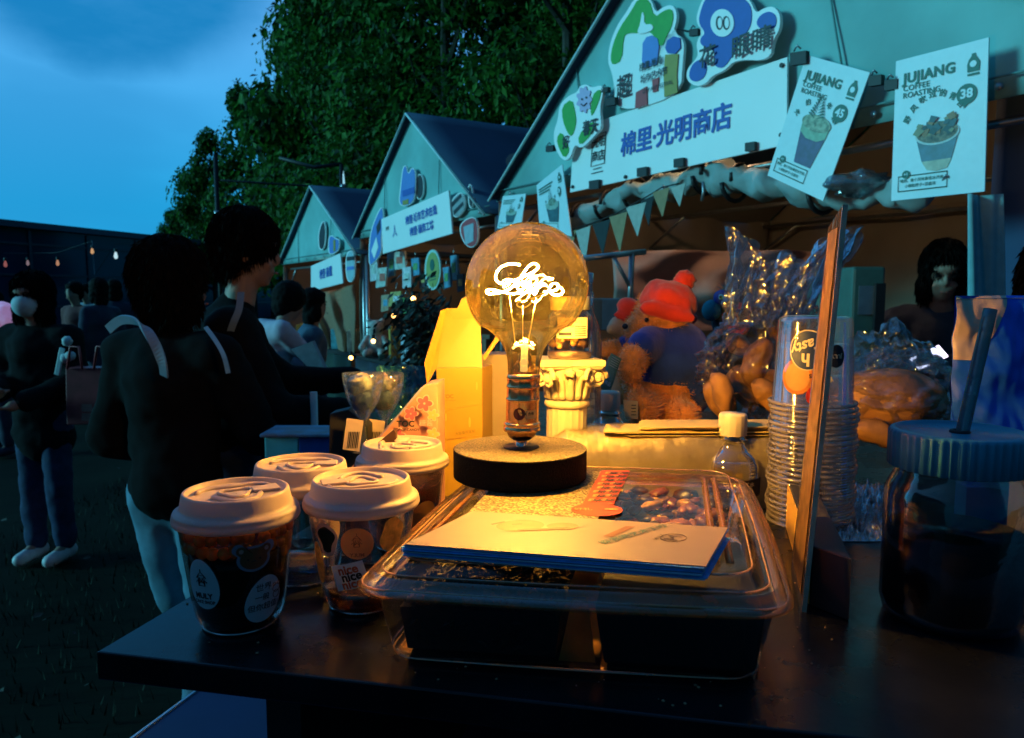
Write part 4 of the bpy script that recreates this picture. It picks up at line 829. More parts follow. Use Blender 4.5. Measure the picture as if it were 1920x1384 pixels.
M_shoe = mat('white_shoe', (.55, .55, .58), .5); M_strap = mat('pale_strap', (.20, .30, .40), .6, var=.1)

# masked woman at the left
gp = on(88, 1052, 0)
P, W1, H1, J1, M1 = person('woman in a face mask and black top with a phone and dark red bag', (gp.x, gp.y + .05, 0), pi * .96, 1.57, M_bcoat2, M_jean, M_shoe, hairlen=.10, hairsz=1.06, build_=1.08, sleeve=.085,
    pose=dict(el=(-.27, .02, 1.13), wl=(-.10, .26, 1.04), er=(.29, .0, 1.12), wr=(.05, .28, 1.10), kl=(-.11, .05, .5), kr=(.12, -.02, .5)))
b = MB(); b.ball(H1((0, .044, -.038)), .070, 24, 16, (.98, 1.02, .95), M1); b.build('face_mask', mat('mask_pale', (.42, .52, .58), .7), P)
ph = thing('phone', 'phone with a pale case and a fluffy white charm held by the masked woman', 'phone', at(122, 690, 4.0))
pc = at(112, 678, 4.02); MB().box(pc, (.028, .012, .15), Matrix.Rotation(.25, 3, 'Y')).build('case', mat('phone_case', (.50, .62, .66), .3), ph, bevel=.004)
for x, y in ((126, 640), (131, 668), (122, 672)): MB().ball(at(x, y, 4.0), .026, 12, 8, nz_=.3, ns=5).build('charm', mat('charm_white', (.55, .6, .62), .8), ph)
bag = thing('shopping_bag', 'dark red shopping bag hanging from the masked woman\'s arm', 'bag', at(165, 795, 3.95))
a_, c_ = at(122, 690, 3.95), at(208, 690, 3.95); d_, e_ = at(208, 795, 3.95), at(124, 797, 3.95)
MB().slab([e_, d_, c_, a_], (0, .11, 0)).build('bag_body', mat('dark_red_paper', (.26, .025, .035), .5, var=.3, scale=14), bag, bevel=.006)
for x in (140, 190): MB().tube([at(x - 14, 692, 3.94), at(x - 8, 650, 3.94), at(x + 8, 650, 3.94), at(x + 14, 692, 3.94)], .007, 6).build('handle', M_red, bag)
for x, y in ((163, 765), (190, 765), (163, 782), (190, 782)): MB().slab([at(x - 10, y + 7, 3.935), at(x + 10, y + 7, 3.935), at(x + 10, y - 7, 3.935), at(x - 10, y - 7, 3.935)], (0, .003, 0)).build('printed_square', mat('bag_print', (.16, .05, .06), .5), bag)
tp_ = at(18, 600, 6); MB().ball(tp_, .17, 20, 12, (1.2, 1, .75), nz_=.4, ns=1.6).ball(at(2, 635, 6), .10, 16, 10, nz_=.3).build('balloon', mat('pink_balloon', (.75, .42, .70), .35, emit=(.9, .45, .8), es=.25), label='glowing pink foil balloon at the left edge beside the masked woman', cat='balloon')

# back-packer (large, from behind) -------------------------------------------------
px0, Y0 = 322, 2.42
g0 = at(px0, 700, Y0)
P, W2, H2, J2, M2 = person('man seen from behind in a long black jacket, wide pale straps over his shoulders', (g0.x, Y0, 0), -.25, 1.63, M_bcoat, M_jean_l, M_shoe, hairsz=1.12, hairlen=.05, coatlen=.97, head=(-.5, .05), build_=.98, sleeve=.075,
    pose=dict(nk=(0, .0, 1.46), el=(-.27, .0, 1.10), wl=(-.08, .26, 1.0), er=(.28, .08, 1.12), wr=(.16, .30, 1.08), kl=(-.07, .06, .52), kr=(.12, .0, .5), al=(-.20, .42, .10), ar=(.12, -.1, .09)))
def ribbon(pts, wdir, w_, th, name, m, parent, **kw):
    b = MB(); n = len(pts); rings = []
    for i in range(n):
        p = V(pts[i]); t_ = (V(pts[min(i + 1, n - 1)]) - V(pts[max(i - 1, 0)])).normalized(); u = V(wdir); u = (u - t_ * u.dot(t_)).normalized(); nn = t_.cross(u)
        rings.append([p + u * w_ / 2 + nn * th / 2, p - u * w_ / 2 + nn * th / 2, p - u * w_ / 2 - nn * th / 2, p + u * w_ / 2 - nn * th / 2])
    return b.loft(rings, False, True, True).build(name, m, parent, **kw)
t = thing('backpack_straps', 'pale blue shoulder straps of a backpack on the man seen from behind', 'backpack', W2((0, 0, 1.0)))
def spl(pts, n=6):
    o = []
    P_ = [V(pts[0])] + [V(p) for p in pts] + [V(pts[-1])]
    for i in range(1, len(P_) - 2):
        for k in range(n):
            u = k / n; a, b_, c, d = P_[i - 1:i + 3]; o.append(.5 * ((2 * b_) + (c - a) * u + (2 * a - 5 * b_ + 4 * c - d) * u * u + (3 * b_ - a - 3 * c + d) * u ** 3))
    o.append(P_[-2]); return o
ribbon(spl([at(203, 618, 2.23), at(228, 600, 2.20), at(262, 606, 2.16), at(288, 640, 2.13), at(304, 680, 2.12), at(308, 705, 2.14)]), (.75, -.1, -.55), .027, .006, 'strap', M_strap, t)
ribbon(spl([at(386, 614, 2.24), at(405, 640, 2.2), at(420, 668, 2.17), at(428, 700, 2.16)]), (1, 0, 0), .012, .006, 'strap', M_strap, t)

# taller man facing right, arm stretched to the stall ------------------------------
Y3 = 2.75; g3 = at(432, 700, Y3)
P, W3, H3, J3, M3 = person('taller man with shaggy black hair turned to the stall, black jacket, arm reaching right', (g3.x, Y3, 0), -1.15, 1.72, M_bcoat, M_jean, M_shoe, hairsz=1.08, coatlen=.78, head=(-.25, -.06), build_=1.02, sleeve=.072,
    pose=dict(nk=(0, .03, 1.50), el=(-.22, .22, 1.16), wl=(-.16, .50, 1.17), er=(.27, .12, 1.12), wr=(.14, .38, 1.08)))
ribbon(spl([at(452, 548, 2.52), at(448, 580, 2.50), at(438, 605, 2.50), at(430, 628, 2.52)]), (1, 0, .2), .022, .005, 'sling_strap', M_strap, None, label='pale sling strap across the taller man\'s chest', cat='strap')

# woman in white, farther off -------------------------------------------------------
g4 = at(505, 700, 5.2)
person('person in a pale mauve T-shirt seen from behind, leaning to the far stall', (g4.x, 5.2, 0), -.7, 1.56, mat('mauve_tee', (.52, .46, .56), .8, var=.06), M_bcoat, M_shoe, hairsz=1.2, coatlen=.98, head=(-.3, -.3), sleeve=.07, voxel=.02, pose=dict(nk=(0, .10, 1.44), ch=(0, .05, 1.3), el=(-.2, .18, 1.2), wl=(-.1, .36, 1.1), er=(.22, .2, 1.2), wr=(.1, .38, 1.1)))
# distant crowd ---------------------------------------------------------------------
M_cb = mat('crowd_navy', (.02, .03, .06), .9); M_cr = mat('crowd_rust', (.16, .05, .05), .9); M_cg = mat('crowd_grey', (.25, .32, .38), .9)
for i, (px, Y, H, rz, ct, lb) in enumerate(((152, 9.0, 1.6, 2.8, M_cr, 'distant passer-by in a rust top just right of the masked woman'), (196, 8.0, 1.62, 1.2, M_cb, 'distant passer-by in navy left of the back-packer\'s shoulder'), (172, 11.0, 1.6, 3.0, M_cg, 'distant passer-by in a pale grey top, smallest of the crowd'),
     (222, 10.0, 1.64, .4, M_cb, 'distant passer-by in navy nearly hidden by the back-packer'), (-2, 7.0, 1.5, 2.6, M_cg, 'distant passer-by in grey cut by the left edge of the picture'), (585, 5.6, 1.5, -1.2, mat('crowd_slate', (.05, .10, .16), .9), 'shopper in slate blue bending under the tan cloth of the farthest tent'))):
    g_ = at(px, 700, Y); person(lb, (g_.x, Y, 0), rz, H, ct, M_cb, M_cg if i % 2 else M_cb, voxel=.03, hands=False, hairlen=.05 * (i % 2))
# seller inside the tent with phone-lit face ----------------------------------------
g5 = at(1764, 560, 3.6)
P, W5, H5, J5, M5 = person('seller with dark hair looking down at a phone, face lit, behind the bread bags', (g5.x, 3.6, 0), pi - .50, 1.70, mat('seller_shirt', (.05, .06, .09), .85), M_bcoat, M_bcoat, hairlen=.05, hairsz=1.0, head=(.1, -.22), voxel=.014,
    pose=dict(el=(-.24, .06, 1.14), wl=(-.03, .28, 1.22), er=(.25, .06, 1.13), wr=(.12, .28, 1.20)))
pc = W5((.04, .33, 1.25)); ph = thing('phone', 'phone in the seller\'s hands, its screen lighting the face', 'phone', pc)
Mp = Matrix.Rotation(-.45, 3, 'Y') @ Matrix.Rotation(.9, 3, 'X')
MB().box(pc, (.15, .075, .009), Mp).build('phone_body', M_blk, ph, bevel=.002)
# the screen faces the seller (away from us)
MB().box(pc + Mp @ V((0, .0, .0055)), (.14, .066, .0012), Mp).build('screen', emis('phone_screen', (.85, .72, 1), 4), ph)
# person at the right edge
g6 = at(1958, 560, 1.75)
person('dark-haired person mostly hidden behind the blue pouch at the right edge', (g6.x + .03, 1.75, 0), pi - .6, 1.60, M_bcoat, M_bcoat, M_bcoat, hairsz=1.15, head=(.6, -.3), voxel=.018, hands=False)
# ================================================================ counter (raised shelf on a table)
def dirv(a): return V((cos(R(a)), sin(R(a)), 0))
A0 = on(180, 1222, T); U0 = dirv(-12); V0 = dirv(90 - 14)
M_top = mat('black_laminate', (.006, .007, .010), .16, var=.5, scale=12, bump=.12, bscale=90, spec=.36, rvar=.22)
ct = thing('counter_riser', 'glossy black laminate shelf standing on the stall table, its left corner in front', 'counter', V((A0.x, A0.y, .90)) + U0 * .8 + V0 * .6)
def slabp(a, u, v, z0, z1): return MB().slab([V((p.x, p.y, z0)) for p in (a, a + U0 * u, a + U0 * u + V0 * v, a + V0 * v)], (0, 0, z1 - z0))
slabp(A0, 2.4, 1.55, T - .022, T).build('top_board', M_top, ct, bevel=.0015)
for du_, dv_, lu, lv in ((.10, .06, .03, 1.4), (2.2, .06, .03, 1.4), (.13, .5, 2.07, .03)):
    slabp(A0 + U0 * du_ + V0 * dv_, lu, lv, .903, T - .0225).build('support_panel', M_blk, ct)
lt = thing('stall_table', 'lower blue table under the black shelf, with a pale strip along its left edge', 'table', V((A0.x, A0.y, 0)) + U0 * .9 + V0 * .7)
LA = on(385, 1284, .90); LB = on(250, 1384, .90); dl = (LA - LB).normalized()
# table: left edge runs through those two points
lo = LB - dl * .5; ul = V((dl.y, -dl.x, 0))
if ul.x < 0: ul = -ul
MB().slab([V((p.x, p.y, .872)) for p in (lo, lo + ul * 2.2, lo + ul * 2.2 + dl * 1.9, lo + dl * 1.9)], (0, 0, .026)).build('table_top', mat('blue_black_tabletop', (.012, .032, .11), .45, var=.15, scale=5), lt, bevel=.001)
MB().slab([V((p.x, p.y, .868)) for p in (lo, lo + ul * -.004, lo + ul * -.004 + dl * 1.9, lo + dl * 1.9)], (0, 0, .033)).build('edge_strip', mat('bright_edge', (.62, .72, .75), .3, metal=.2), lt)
for a_, c_ in ((.08, .08), (2.1, .08), (.08, 1.8), (2.1, 1.8)):
    p = lo + ul * a_ + dl * c_; MB().tube([(p.x, p.y, 0), (p.x, p.y, .87)], .02, 8).build('leg', M_blk, lt)

# ================================================================ clear tray with lid
O_ = V((-.1155, .508, 0)); UB = dirv(-7.5) * .302; VB = dirv(90 - 12.3) * .36
def cf(u, v, z): p = O_ + UB * (u / .302) + VB * (v / .36); return V((p.x, p.y, T + z))
def rr_(ins, z, r=.022, n=5, bow=0.0):
    u0, v0, u1, v1 = ins, ins, .302 - ins, .36 - ins; o = []
    for cx, cy_, a0 in ((u1 - r, v0 + r, -90), (u1 - r, v1 - r, 0), (u0 + r, v1 - r, 90), (u0 + r, v0 + r, 180)):
        for k in range(n + 1):
            a = R(a0 + 90 * k / n); o.append(cf(cx + r * cos(a), cy_ + r * sin(a), z))
    # split the straight sides for a gentle bow
    res = []; m = len(o)
    for i in range(m):
        a, c = o[i], o[(i + 1) % m]; res.append(a)
        if (a - c).length > .1:
            mid = cf(.151, .18, z); 
            for k in range(1, 8): p = a.lerp(c, k / 8); d = (p - mid); d.z = 0; res.append(p + d.normalized() * bow * sin(pi * k / 8))
    return res
M_pet = clear('clear_pet', (.93, .93, .92), .06, .06, bump=.12, bscale=30, edge=.8)
M_petlid = clear('clear_pet_lid', (.95, .95, .93), .03, .12, bump=.18, bscale=22, edge=.40, haze=.02, hazecol=(.6, .45, .3))
M_rim = clear('clear_pet_rim', (.80, .76, .72), .10, .22, bump=.35, bscale=26, edge=.7, haze=.30, hazecol=(.70, .27, .07))  # the lamp's golden glints on the rim are put into the haze colour
tr = thing('food_container', 'large rectangular clear plastic food container with a flat lid, holding dried ingredients', 'container', cf(.151, .18, 0))
MB().loft([rr_(i, z, r) for i, z, r in ((.024, .0015, .02), (.019, .003, .022), (.0175, .009, .024), (.010, .050, .026), (.008, .052, .028))], cap0=True).build('base', M_pet, tr)
MB().loft([rr_(i, z, r, bow=.003) for i, z, r in ((.008, .052, .028), (.003, .0535, .03), (.0025, .056, .03))]).build('base_rim', M_rim, tr)
MB().loft([rr_(i, z, r, bow=.003) for i, z, r in ((.001, .0535, .032), (-.002, .055, .034), (-.002, .0575, .034), (.001, .0600, .033), (.0035, .0600, .031), (.005, .0645, .03), (.008, .0665, .028))]).build('lid_rim', M_rim, tr)
lid = MB().loft([rr_(i, z, r, bow=.002) for i, z, r in ((.008, .0665, .028), (.014, .0668, .026), (.0155, .0655, .025), (.019, .0655, .024), (.0215, .0725, .022), (.025, .0745, .02), (.031, .075, .018))], cap1=True).build('lid', M_petlid, tr)
# moulded ribs of the lid on the right and left
for u_ in (.252, .262, .034):
    b = MB(); b.loft([[cf(u_ + dx, .045 + .255 * k / 12, .0752 + .0022 * (1 if j == 1 else 0)) for j, dx in enumerate((-.003, 0, .003))] for k in range(13)]); b.build('lid_rib', M_rim, tr)
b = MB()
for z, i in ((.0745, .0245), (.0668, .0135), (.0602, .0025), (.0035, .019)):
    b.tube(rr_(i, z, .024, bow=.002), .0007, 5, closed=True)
b.build('edge_glints', clear('pet_edge', (.9, .8, .7), .3, .25, edge=1.0, haze=.5, hazecol=(.85, .48, .25)), tr)  # edge highlights put in as thin warm rods
# contents: left heap of dark shreds with a few brown cubes; right dark slab; amber dried fruit behind
rd = random.Random(21)
M_shred = mat('dried_tea', (.030, .018, .012), .6, var=.6, scale=60); M_cube = mat('brown_cube', (.30, .10, .05), .6, var=.25, scale=80)
b = MB()
for k in range(5200):
    u, v, z = rd.uniform(.026, .142), rd.uniform(.027, .30), .006 + .044 * rd.random() ** .6
    u = max(u, .045 - z * .2); c = cf(u, v, z); a = rd.uniform(0, pi); l = rd.uniform(.003, .008); d = V((cos(a) * l, sin(a) * l, rd.uniform(-.5, .5) * l)); s = V((-sin(a), cos(a), rd.uniform(-.6, .6))) * .0014
    b.add([c - d - s, c + s - d * .3 + V((0, 0, .0016)), c + d + s, c - s + d * .3], [(0, 1, 2, 3)])
b.build('dried_leaves', M_shred, tr, kind='stuff')
MB().loft([[cf(u, v, z) for u, v in ((.032 - i, .032 - i), (.141 + i, .032 - i), (.141 + i, .30), (.032 - i, .30))] for z, i in ((.005, 0), (.038, .004))], False, True, True).build('leaf_core', mat('dark_tea_core', (.012, .010, .009), .9), tr)
for k in range(16):
    u = .036 + .0062 * k + rd.uniform(-.002, .002); Mx = Matrix.Rotation(rd.uniform(0, 3), 3, 'Z') @ Matrix.Rotation(rd.uniform(-.6, .6), 3, 'X')
    MB().box(cf(u, .024 + rd.uniform(0, .012), .047 + rd.uniform(-.003, .003)), (.0065, .0065, .0045), Mx).build('brown_cube', M_cube, tr, bevel=.0006)
b = MB(); b.loft([[cf(u, v, z) for u, v in ((.172 + i, .026), (.280 + (.0 if i > 0 else .006), .026), (.280, .18), (.172 + i, .18))] for z, i in ((.0045, .004), (.048, -.003))], False, True, True)
b.build('dark_block', mat('dark_block', (.010, .010, .011), .7), tr, bevel=.003)
MB().slab([cf(.144, .028, .0045), cf(.170, .028, .0045), cf(.164, .030, .050), cf(.153, .030, .050)], V0 * .0008).build('gap_light_wedge', mat('gap_light', (.90, .58, .14), .5, var=.25, scale=40, trl=.75), tr)  # lamplit gap between the contents, put in as a translucent yellow wedge
MB().slab([cf(.149, .0285, .052), cf(.168, .0285, .052), cf(.168, .33, .052), cf(.149, .33, .052)], (0, 0, .0006)).build('gap_light_top', mat('gap_light', (.9, .58, .14), .5), tr)
MB().slab([cf(.150, .036, .004), cf(.172, .036, .004), cf(.172, .30, .004), cf(.150, .30, .004)], (0, 0, .001)).build('gap_light_floor', mat('gap_light_amber', (.5, .30, .08), .4), tr)  # amber strip put in below for the same lit gap
ambers = [('dried_amber', (.28, .10, .012)), ('dried_dark', (.04, .02, .01)), ('dried_honey', (.38, .20, .03)), ('dried_rust', (.14, .04, .01))]
for k in range(96):
    u, v = rd.uniform(.168, .268), rd.uniform(.175, .325); c = cf(u, v, .030 + rd.uniform(0, .026)); q_ = ambers[k % 4]
    MB().ball(c, rd.uniform(.006, .011), 9, 6, (1.3, .9, .5), Matrix.Rotation(rd.uniform(0, 6), 3, 'Z') @ Matrix.Rotation(rd.uniform(-.5, .5), 3, 'X'), nz_=.5).build('dried_fruit', mat(q_[0], q_[1], .3, var=.4, scale=90, bump=.5, bscale=150), tr)
MB().slab([cf(.165, .18, .004), cf(.268, .18, .004), cf(.268, .32, .004), cf(.165, .32, .004)], (0, 0, .026)).build('fruit_bed', mat('fruit_bed', (.16, .07, .02), .6, var=.5, scale=60), tr)
# speckled sheet lying on the lid under the lamp
spk = bpy.data.materials.new('speckled_foil'); spk.use_nodes = True; t_ = spk.node_tree; p_ = t_.nodes['Principled BSDF']
tcn = N(t_, 'ShaderNodeTexCoord'); n_ = N(t_, 'ShaderNodeTexNoise', i_Scale=420.0, i_Detail=2.0); t_.links.new(tcn.outputs['Object'], n_.inputs['Vector'])
rp = N(t_, 'ShaderNodeValToRGB'); rp.color_ramp.elements[0].position = .42; rp.color_ramp.elements[1].position = .60; rp.color_ramp.elements[0].color = (.03, .022, .010, 1); rp.color_ramp.elements[1].color = (.30, .23, .11, 1)
t_.links.new(n_.outputs['Fac'], rp.inputs[0]); t_.links.new(rp.outputs[0], p_.inputs['Base Color']); p_.inputs['Roughness'].default_value = .55; p_.inputs['Metallic'].default_value = .3
MB().slab([cf(.048, .13, .0757), cf(.160, .115, .0757), cf(.160, .31, .0757), cf(.048, .31, .0757)], (0, 0, .0008)).build('speckled_sheet', spk, label='gold speckled sheet on the container lid under the round lamp base', cat='sheet')

# ================================================================ lamp
LZ = T + .0768
lb_ = on(975, 893, LZ); lc = V((lb_.x, lb_.y, LZ)); LEAN = .034
lamp = thing('table_lamp', 'decorative lamp: big amber globe bulb with a glowing script filament on a round black base', 'lamp', lc)
def lean(z): return V((LEAN * z, 0, z))
def crisp(P_, d=.00025):
    o = [P_[0]]
    for i in range(1, len(P_) - 1):
        (r0, z0), (r1, z1), (r2, z2) = P_[i - 1:i + 2]
        for (ra, za) in ((r0, z0), (r2, z2)):
            l_ = sqrt((ra - r1) ** 2 + (za - z1) ** 2) or 1; k = min(.3, d / l_); o.append((r1 + (ra - r1) * k, z1 + (za - z1) * k))
    return o + [P_[-1]]
def llathe(name, prof, m, seg=48, fr=None, cr=False, **kw):
    if cr: prof = crisp(prof)
    b = MB(); b.lathe(prof, (0, 0, 0), seg, fr=fr); b.v = [V((v.x + LEAN * v.z, v.y, v.z)) + lc for v in b.v]; return b.build(name, m, lamp, **kw)
M_base = mat('speckled_black_base', (.004, .004, .0038), .8, var=.5, scale=500, bump=.6, bscale=520, spec=.15)
MB().lathe([(.001, .0), (.066, .0), (.0685, .0015), (.0685, .0290), (.0680, .0300)], lc, 96, False).build('base', M_base, lamp)
MB().lathe([(.0680, .0300), (.0672, .0305), (.001, .0305)], lc, 96, False).build('base_top', mat('lamplit_speckled_top', (.025, .020, .012), .6, var=.5, scale=430, bump=1, bscale=430, var2=(.17, .13, .065), metal=.2), lamp)  # golden lamplight on the black base's top is put into this colour
M_brass = mat('polished_brass', (.80, .50, .24), .26, metal=1, var=.06, bump=.05); M_brassd = mat('dark_brass', (.30, .17, .10), .2, metal=1, var=.1)
llathe('washer', [(.001, .0308), (.0185, .0308), (.0185, .0318), (.001, .0318)], M_blk)
llathe('stem', [(.0058, .031), (.0058, .0395), (.0045, .0395)], mat('chrome', (.6, .6, .6), .15, metal=1))
llathe('socket_cup', [(.004, .0375), (.009, .0385), (.0135, .042), (.0155, .0465), (.0155, .0475)], M_brassd)
llathe('knurled_ring', [(.0155, .0475), (.0185, .048), (.0190, .0495), (.0190, .0515), (.0178, .053), (.0188, .0545), (.0188, .0565), (.0168, .0575)], M_brass, 96, cr=True, fr=lambda a, z: 1 + .015 * sin(a * 48))
llathe('socket', [(.0165, .0575), (.0168, .060), (.0168, .079), (.0175, .080), (.0175, .0815), (.0168, .0825), (.0168, .092), (.0174, .093), (.0174, .0945), (.0168, .0955), (.0168, .1015), (.0176, .1025), (.0170, .1055), (.0155, .107)], M_brass, cr=True)
qc = lc + V((.0, -.0172, .0665)); q = quad(*(lc + V((x, -.0180, z)) for x, z in ((-.006, .074), (.013, .074), (.013, .061), (-.006, .061))))
b = MB(); vs = []
def cyl(u, z, r=.0172): a = -pi / 2 + u / r; return lc + lean(z) + V((r * cos(a), r * sin(a), 0))
M_stk = mat('maroon_sticker', (.10, .02, .02), .4); M_stk2 = mat('gold_sticker', (.65, .48, .22), .4)
MB().add([cyl(-.0035 + .0062 * cos(k * pi / 10), .0675 + .0062 * sin(k * pi / 10), .0172) for k in range(20)], [tuple(range(20))]).build('round_sticker', M_stk, lamp)
MB().grid(lambda u, v: cyl(.003 + .0125 * u, .0625 + .0085 * v, .0171), 10, 1).build('label_sticker', M_stk2, lamp)
text('开关 合格', lambda x, y: cyl(.005 + x * .0035, .0675 + y * .0035, .01735), M_ink, lamp, bold=.03)
# glass
prof = [(.0150, .1045), (.0162, .107), (.0166, .113), (.0171, .120), (.0184, .127), (.0205, .1325), (.0240, .1385), (.0290, .1440), (.0345, .1490), (.0400, .1532)]
Rb, zb = .0622, .1968
a0 = math.asin((zb - .160) / Rb) ; 
for k in range(0, 22):
    a = -R(41) + (R(41) + pi / 2) * k / 21; prof.append((max(.0004, Rb * cos(a)), zb + Rb * sin(a)))
gm = bpy.data.materials.new('amber_bulb_glass'); gm.use_nodes = True; t_ = gm.node_tree; t_.nodes.clear(); l_ = t_.links.new
tr_ = N(t_, 'ShaderNodeBsdfTransparent'); gl_ = N(t_, 'ShaderNodeBsdfGlossy'); gl_.inputs['Roughness'].default_value = .03
lw = N(t_, 'ShaderNodeLayerWeight', i_Blend=.30); rpt = N(t_, 'ShaderNodeValToRGB'); l_(lw.outputs['Facing'], rpt.inputs[0])
rpt.color_ramp.elements[0].color = (.86, .70, .38, 1); rpt.color_ramp.elements[1].color = (.50, .28, .05, 1); rpt.color_ramp.elements[0].position = .2; rpt.color_ramp.elements[1].position = .95; l_(rpt.outputs[0], tr_.inputs[0])
mm = N(t_, 'ShaderNodeMapRange'); mm.inputs['To Min'].default_value = .05; mm.inputs['To Max'].default_value = .75; l_(lw.outputs['Fresnel'], mm.inputs['Value'])
ms = N(t_, 'ShaderNodeMixShader'); l_(mm.outputs[0], ms.inputs[0]); l_(tr_.outputs[0], ms.inputs[1]); l_(gl_.outputs[0], ms.inputs[2])
# dust: fine specks and smudges that scatter the filament's light
df_ = N(t_, 'ShaderNodeBsdfTranslucent'); df_.inputs[0].default_value = (1, .72, .16, 1); d2 = N(t_, 'ShaderNodeBsdfDiffuse'); d2.inputs[0].default_value = (.8, .55, .2, 1)
dm = N(t_, 'ShaderNodeMixShader', n0=.35); l_(df_.outputs[0], dm.inputs[1]); l_(d2.outputs[0], dm.inputs[2])
tcn = N(t_, 'ShaderNodeTexCoord'); v1 = N(t_, 'ShaderNodeTexNoise', i_Scale=520.0, i_Detail=2.0); l_(tcn.outputs['Object'], v1.inputs['Vector'])
r1 = N(t_, 'ShaderNodeMapRange'); r1.inputs['From Min'].default_value = .60; r1.inputs['From Max'].default_value = .70; r1.inputs['To Max'].default_value = .030; l_(v1.outputs['Fac'], r1.inputs['Value'])
v2 = N(t_, 'ShaderNodeTexNoise', i_Scale=38.0, i_Detail=5.0, i_Roughness=.6); l_(tcn.outputs['Object'], v2.inputs['Vector'])
r2 = N(t_, 'ShaderNodeMapRange'); r2.inputs['From Min'].default_value = .40; r2.inputs['From Max'].default_value = .75; r2.inputs['To Min'].default_value = .0005; r2.inputs['To Max'].default_value = .0042; l_(v2.outputs['Fac'], r2.inputs['Value'])
sm = N(t_, 'ShaderNodeMath', operation='ADD'); l_(r1.outputs[0], sm.inputs[0]); l_(r2.outputs[0], sm.inputs[1])
m2_ = N(t_, 'ShaderNodeMixShader'); l_(sm.outputs[0], m2_.inputs[0]); l_(ms.outputs[0], m2_.inputs[1]); l_(dm.outputs[0], m2_.inputs[2])
oo = N(t_, 'ShaderNodeOutputMaterial'); l_(m2_.outputs[0], oo.inputs[0])
llathe('glass_globe', prof, gm, 96)
gst = clear('inner_glass', (.98, .95, .88), .12, .05, edge=.7)
llathe('glass_stem', [(.0135, .1065), (.0125, .112), (.0085, .118), (.0055, .123), (.0050, .136), (.0062, .140), (.0040, .143), (.0010, .144)], gst, 24)
llathe('stem_core', [(.001, .1085), (.0038, .109), (.0034, .136), (.001, .138)], mat('stem_core', (.85, .75, .5), .3, emit=(1, .72, .3), es=1.2), 16)
FILY = lc.y
def fz(pts): 
    o = []
    for x, y in pts:
        p = at(840 + x / 2.768, 400 + y / 2.768, FILY); o.append(p)
    return o
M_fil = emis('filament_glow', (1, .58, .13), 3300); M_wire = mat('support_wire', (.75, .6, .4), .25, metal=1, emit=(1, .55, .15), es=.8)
def fil(pts, r=.00150):
    P_ = spl(fz(pts), 7); n = len(P_)
    for i, p in enumerate(P_): P_[i] = p + V((0, .004 * sin(i * .35), 0))
    return P_
fb_ = MB()
for pts in ([(372, 268), (330, 262), (280, 278), (252, 310), (250, 345), (280, 366), (330, 355), (390, 330), (450, 300), (468, 275), (440, 262), (410, 285), (375, 335), (330, 385), (270, 412), (215, 418), (198, 405), (225, 396), (280, 408), (340, 418), (380, 412)],
            [(372, 408), (362, 382), (385, 358), (412, 362), (420, 390), (398, 412), (372, 408), (400, 385), (430, 365)],
            [(428, 366), (440, 410), (452, 418), (470, 385), (482, 362), (505, 372)],
            [(500, 408), (540, 405), (572, 388), (566, 366), (540, 368), (525, 395), (540, 418), (575, 424), (598, 405), (585, 385)]):
    fb_.tube(fil(pts), .00080, 8)
fb_.build('filament', M_fil, lamp)
fb2 = MB()
for pts in ([(455, 415), (440, 455), (405, 485), (368, 486), (358, 468), (390, 452), (440, 440), (485, 425)],): fb2.tube(fil(pts), .0006, 6)
fb2.build('filament_flourish', emis('flourish_glow', (1, .55, .14), 1.1), lamp)
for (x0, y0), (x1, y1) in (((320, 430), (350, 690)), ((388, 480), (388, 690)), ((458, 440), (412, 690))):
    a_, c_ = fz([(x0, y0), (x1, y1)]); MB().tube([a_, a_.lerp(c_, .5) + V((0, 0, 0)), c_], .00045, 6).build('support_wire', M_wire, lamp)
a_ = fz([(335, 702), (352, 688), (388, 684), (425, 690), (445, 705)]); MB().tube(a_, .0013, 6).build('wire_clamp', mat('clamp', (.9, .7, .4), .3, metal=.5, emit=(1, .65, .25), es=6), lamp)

# ================================================================ flyers
fz0 = T + .0768
FLY = [on(757, 1045, fz0), on(1318, 1090, fz0 + .0), on(1362, 1014, fz0), on(885, 980, fz0)]
fl_ = thing('flyer_stack', 'stack of cream flyers with blue undersides lying on the container lid', 'flyers', (FLY[0] + FLY[2]) / 2)
M_fly = mat('flyer_face', (.235, .155, .13), .55, var=.03); M_flb = mat('flyer_blue_stock', (.06, .36, .80), .5, var=.2, scale=200); M_flw = mat('flyer_white_edge', (.35, .50, .62), .5)
rd = random.Random(8); nS = 13; top = None
for k in range(nS):
    off = V((rd.uniform(-.0025, .0025), rd.uniform(-.002, .002), 0)) if k < nS - 1 else V((.001, -.001, 0)); z = fz0 + .0004 + k * .00078; rt = Matrix.Rotation(rd.uniform(-.008, .008), 3, 'Z'); cc = sum(FLY, V()) / 4
    sag = 0 if k < nS - 1 else 0
    pts = [cc + rt @ (p - cc) + off for p in FLY]; pts = [V((p.x, p.y, z)) for p in pts]
    o = MB().slab(pts, (0, 0, .00060)).build('flyer', M_fly if k == nS - 1 else (M_flw if k % 4 == 1 else M_flb), fl_)
    if k == nS - 1: top = pts; o['label'] = 'top flyer printed with a drawing and Chinese lettering'
tp = o
q = quad(*[V((p.x, p.y, p.z + .00065)) for p in (top[3], top[2], top[1], top[0])])
M_or = mat('flyer_orange', (.20, .045, .015), .5); M_bf = mat('flyer_brown', (.05, .02, .01), .5, var=.4, scale=200); M_bl2 = mat('flyer_teal', (.03, .08, .09), .5)
def fq(pts, off, m, name): MB().add([q(a, b_, off) for a, b_ in pts], [tuple(range(len(pts)))]).build(name, m, tp)
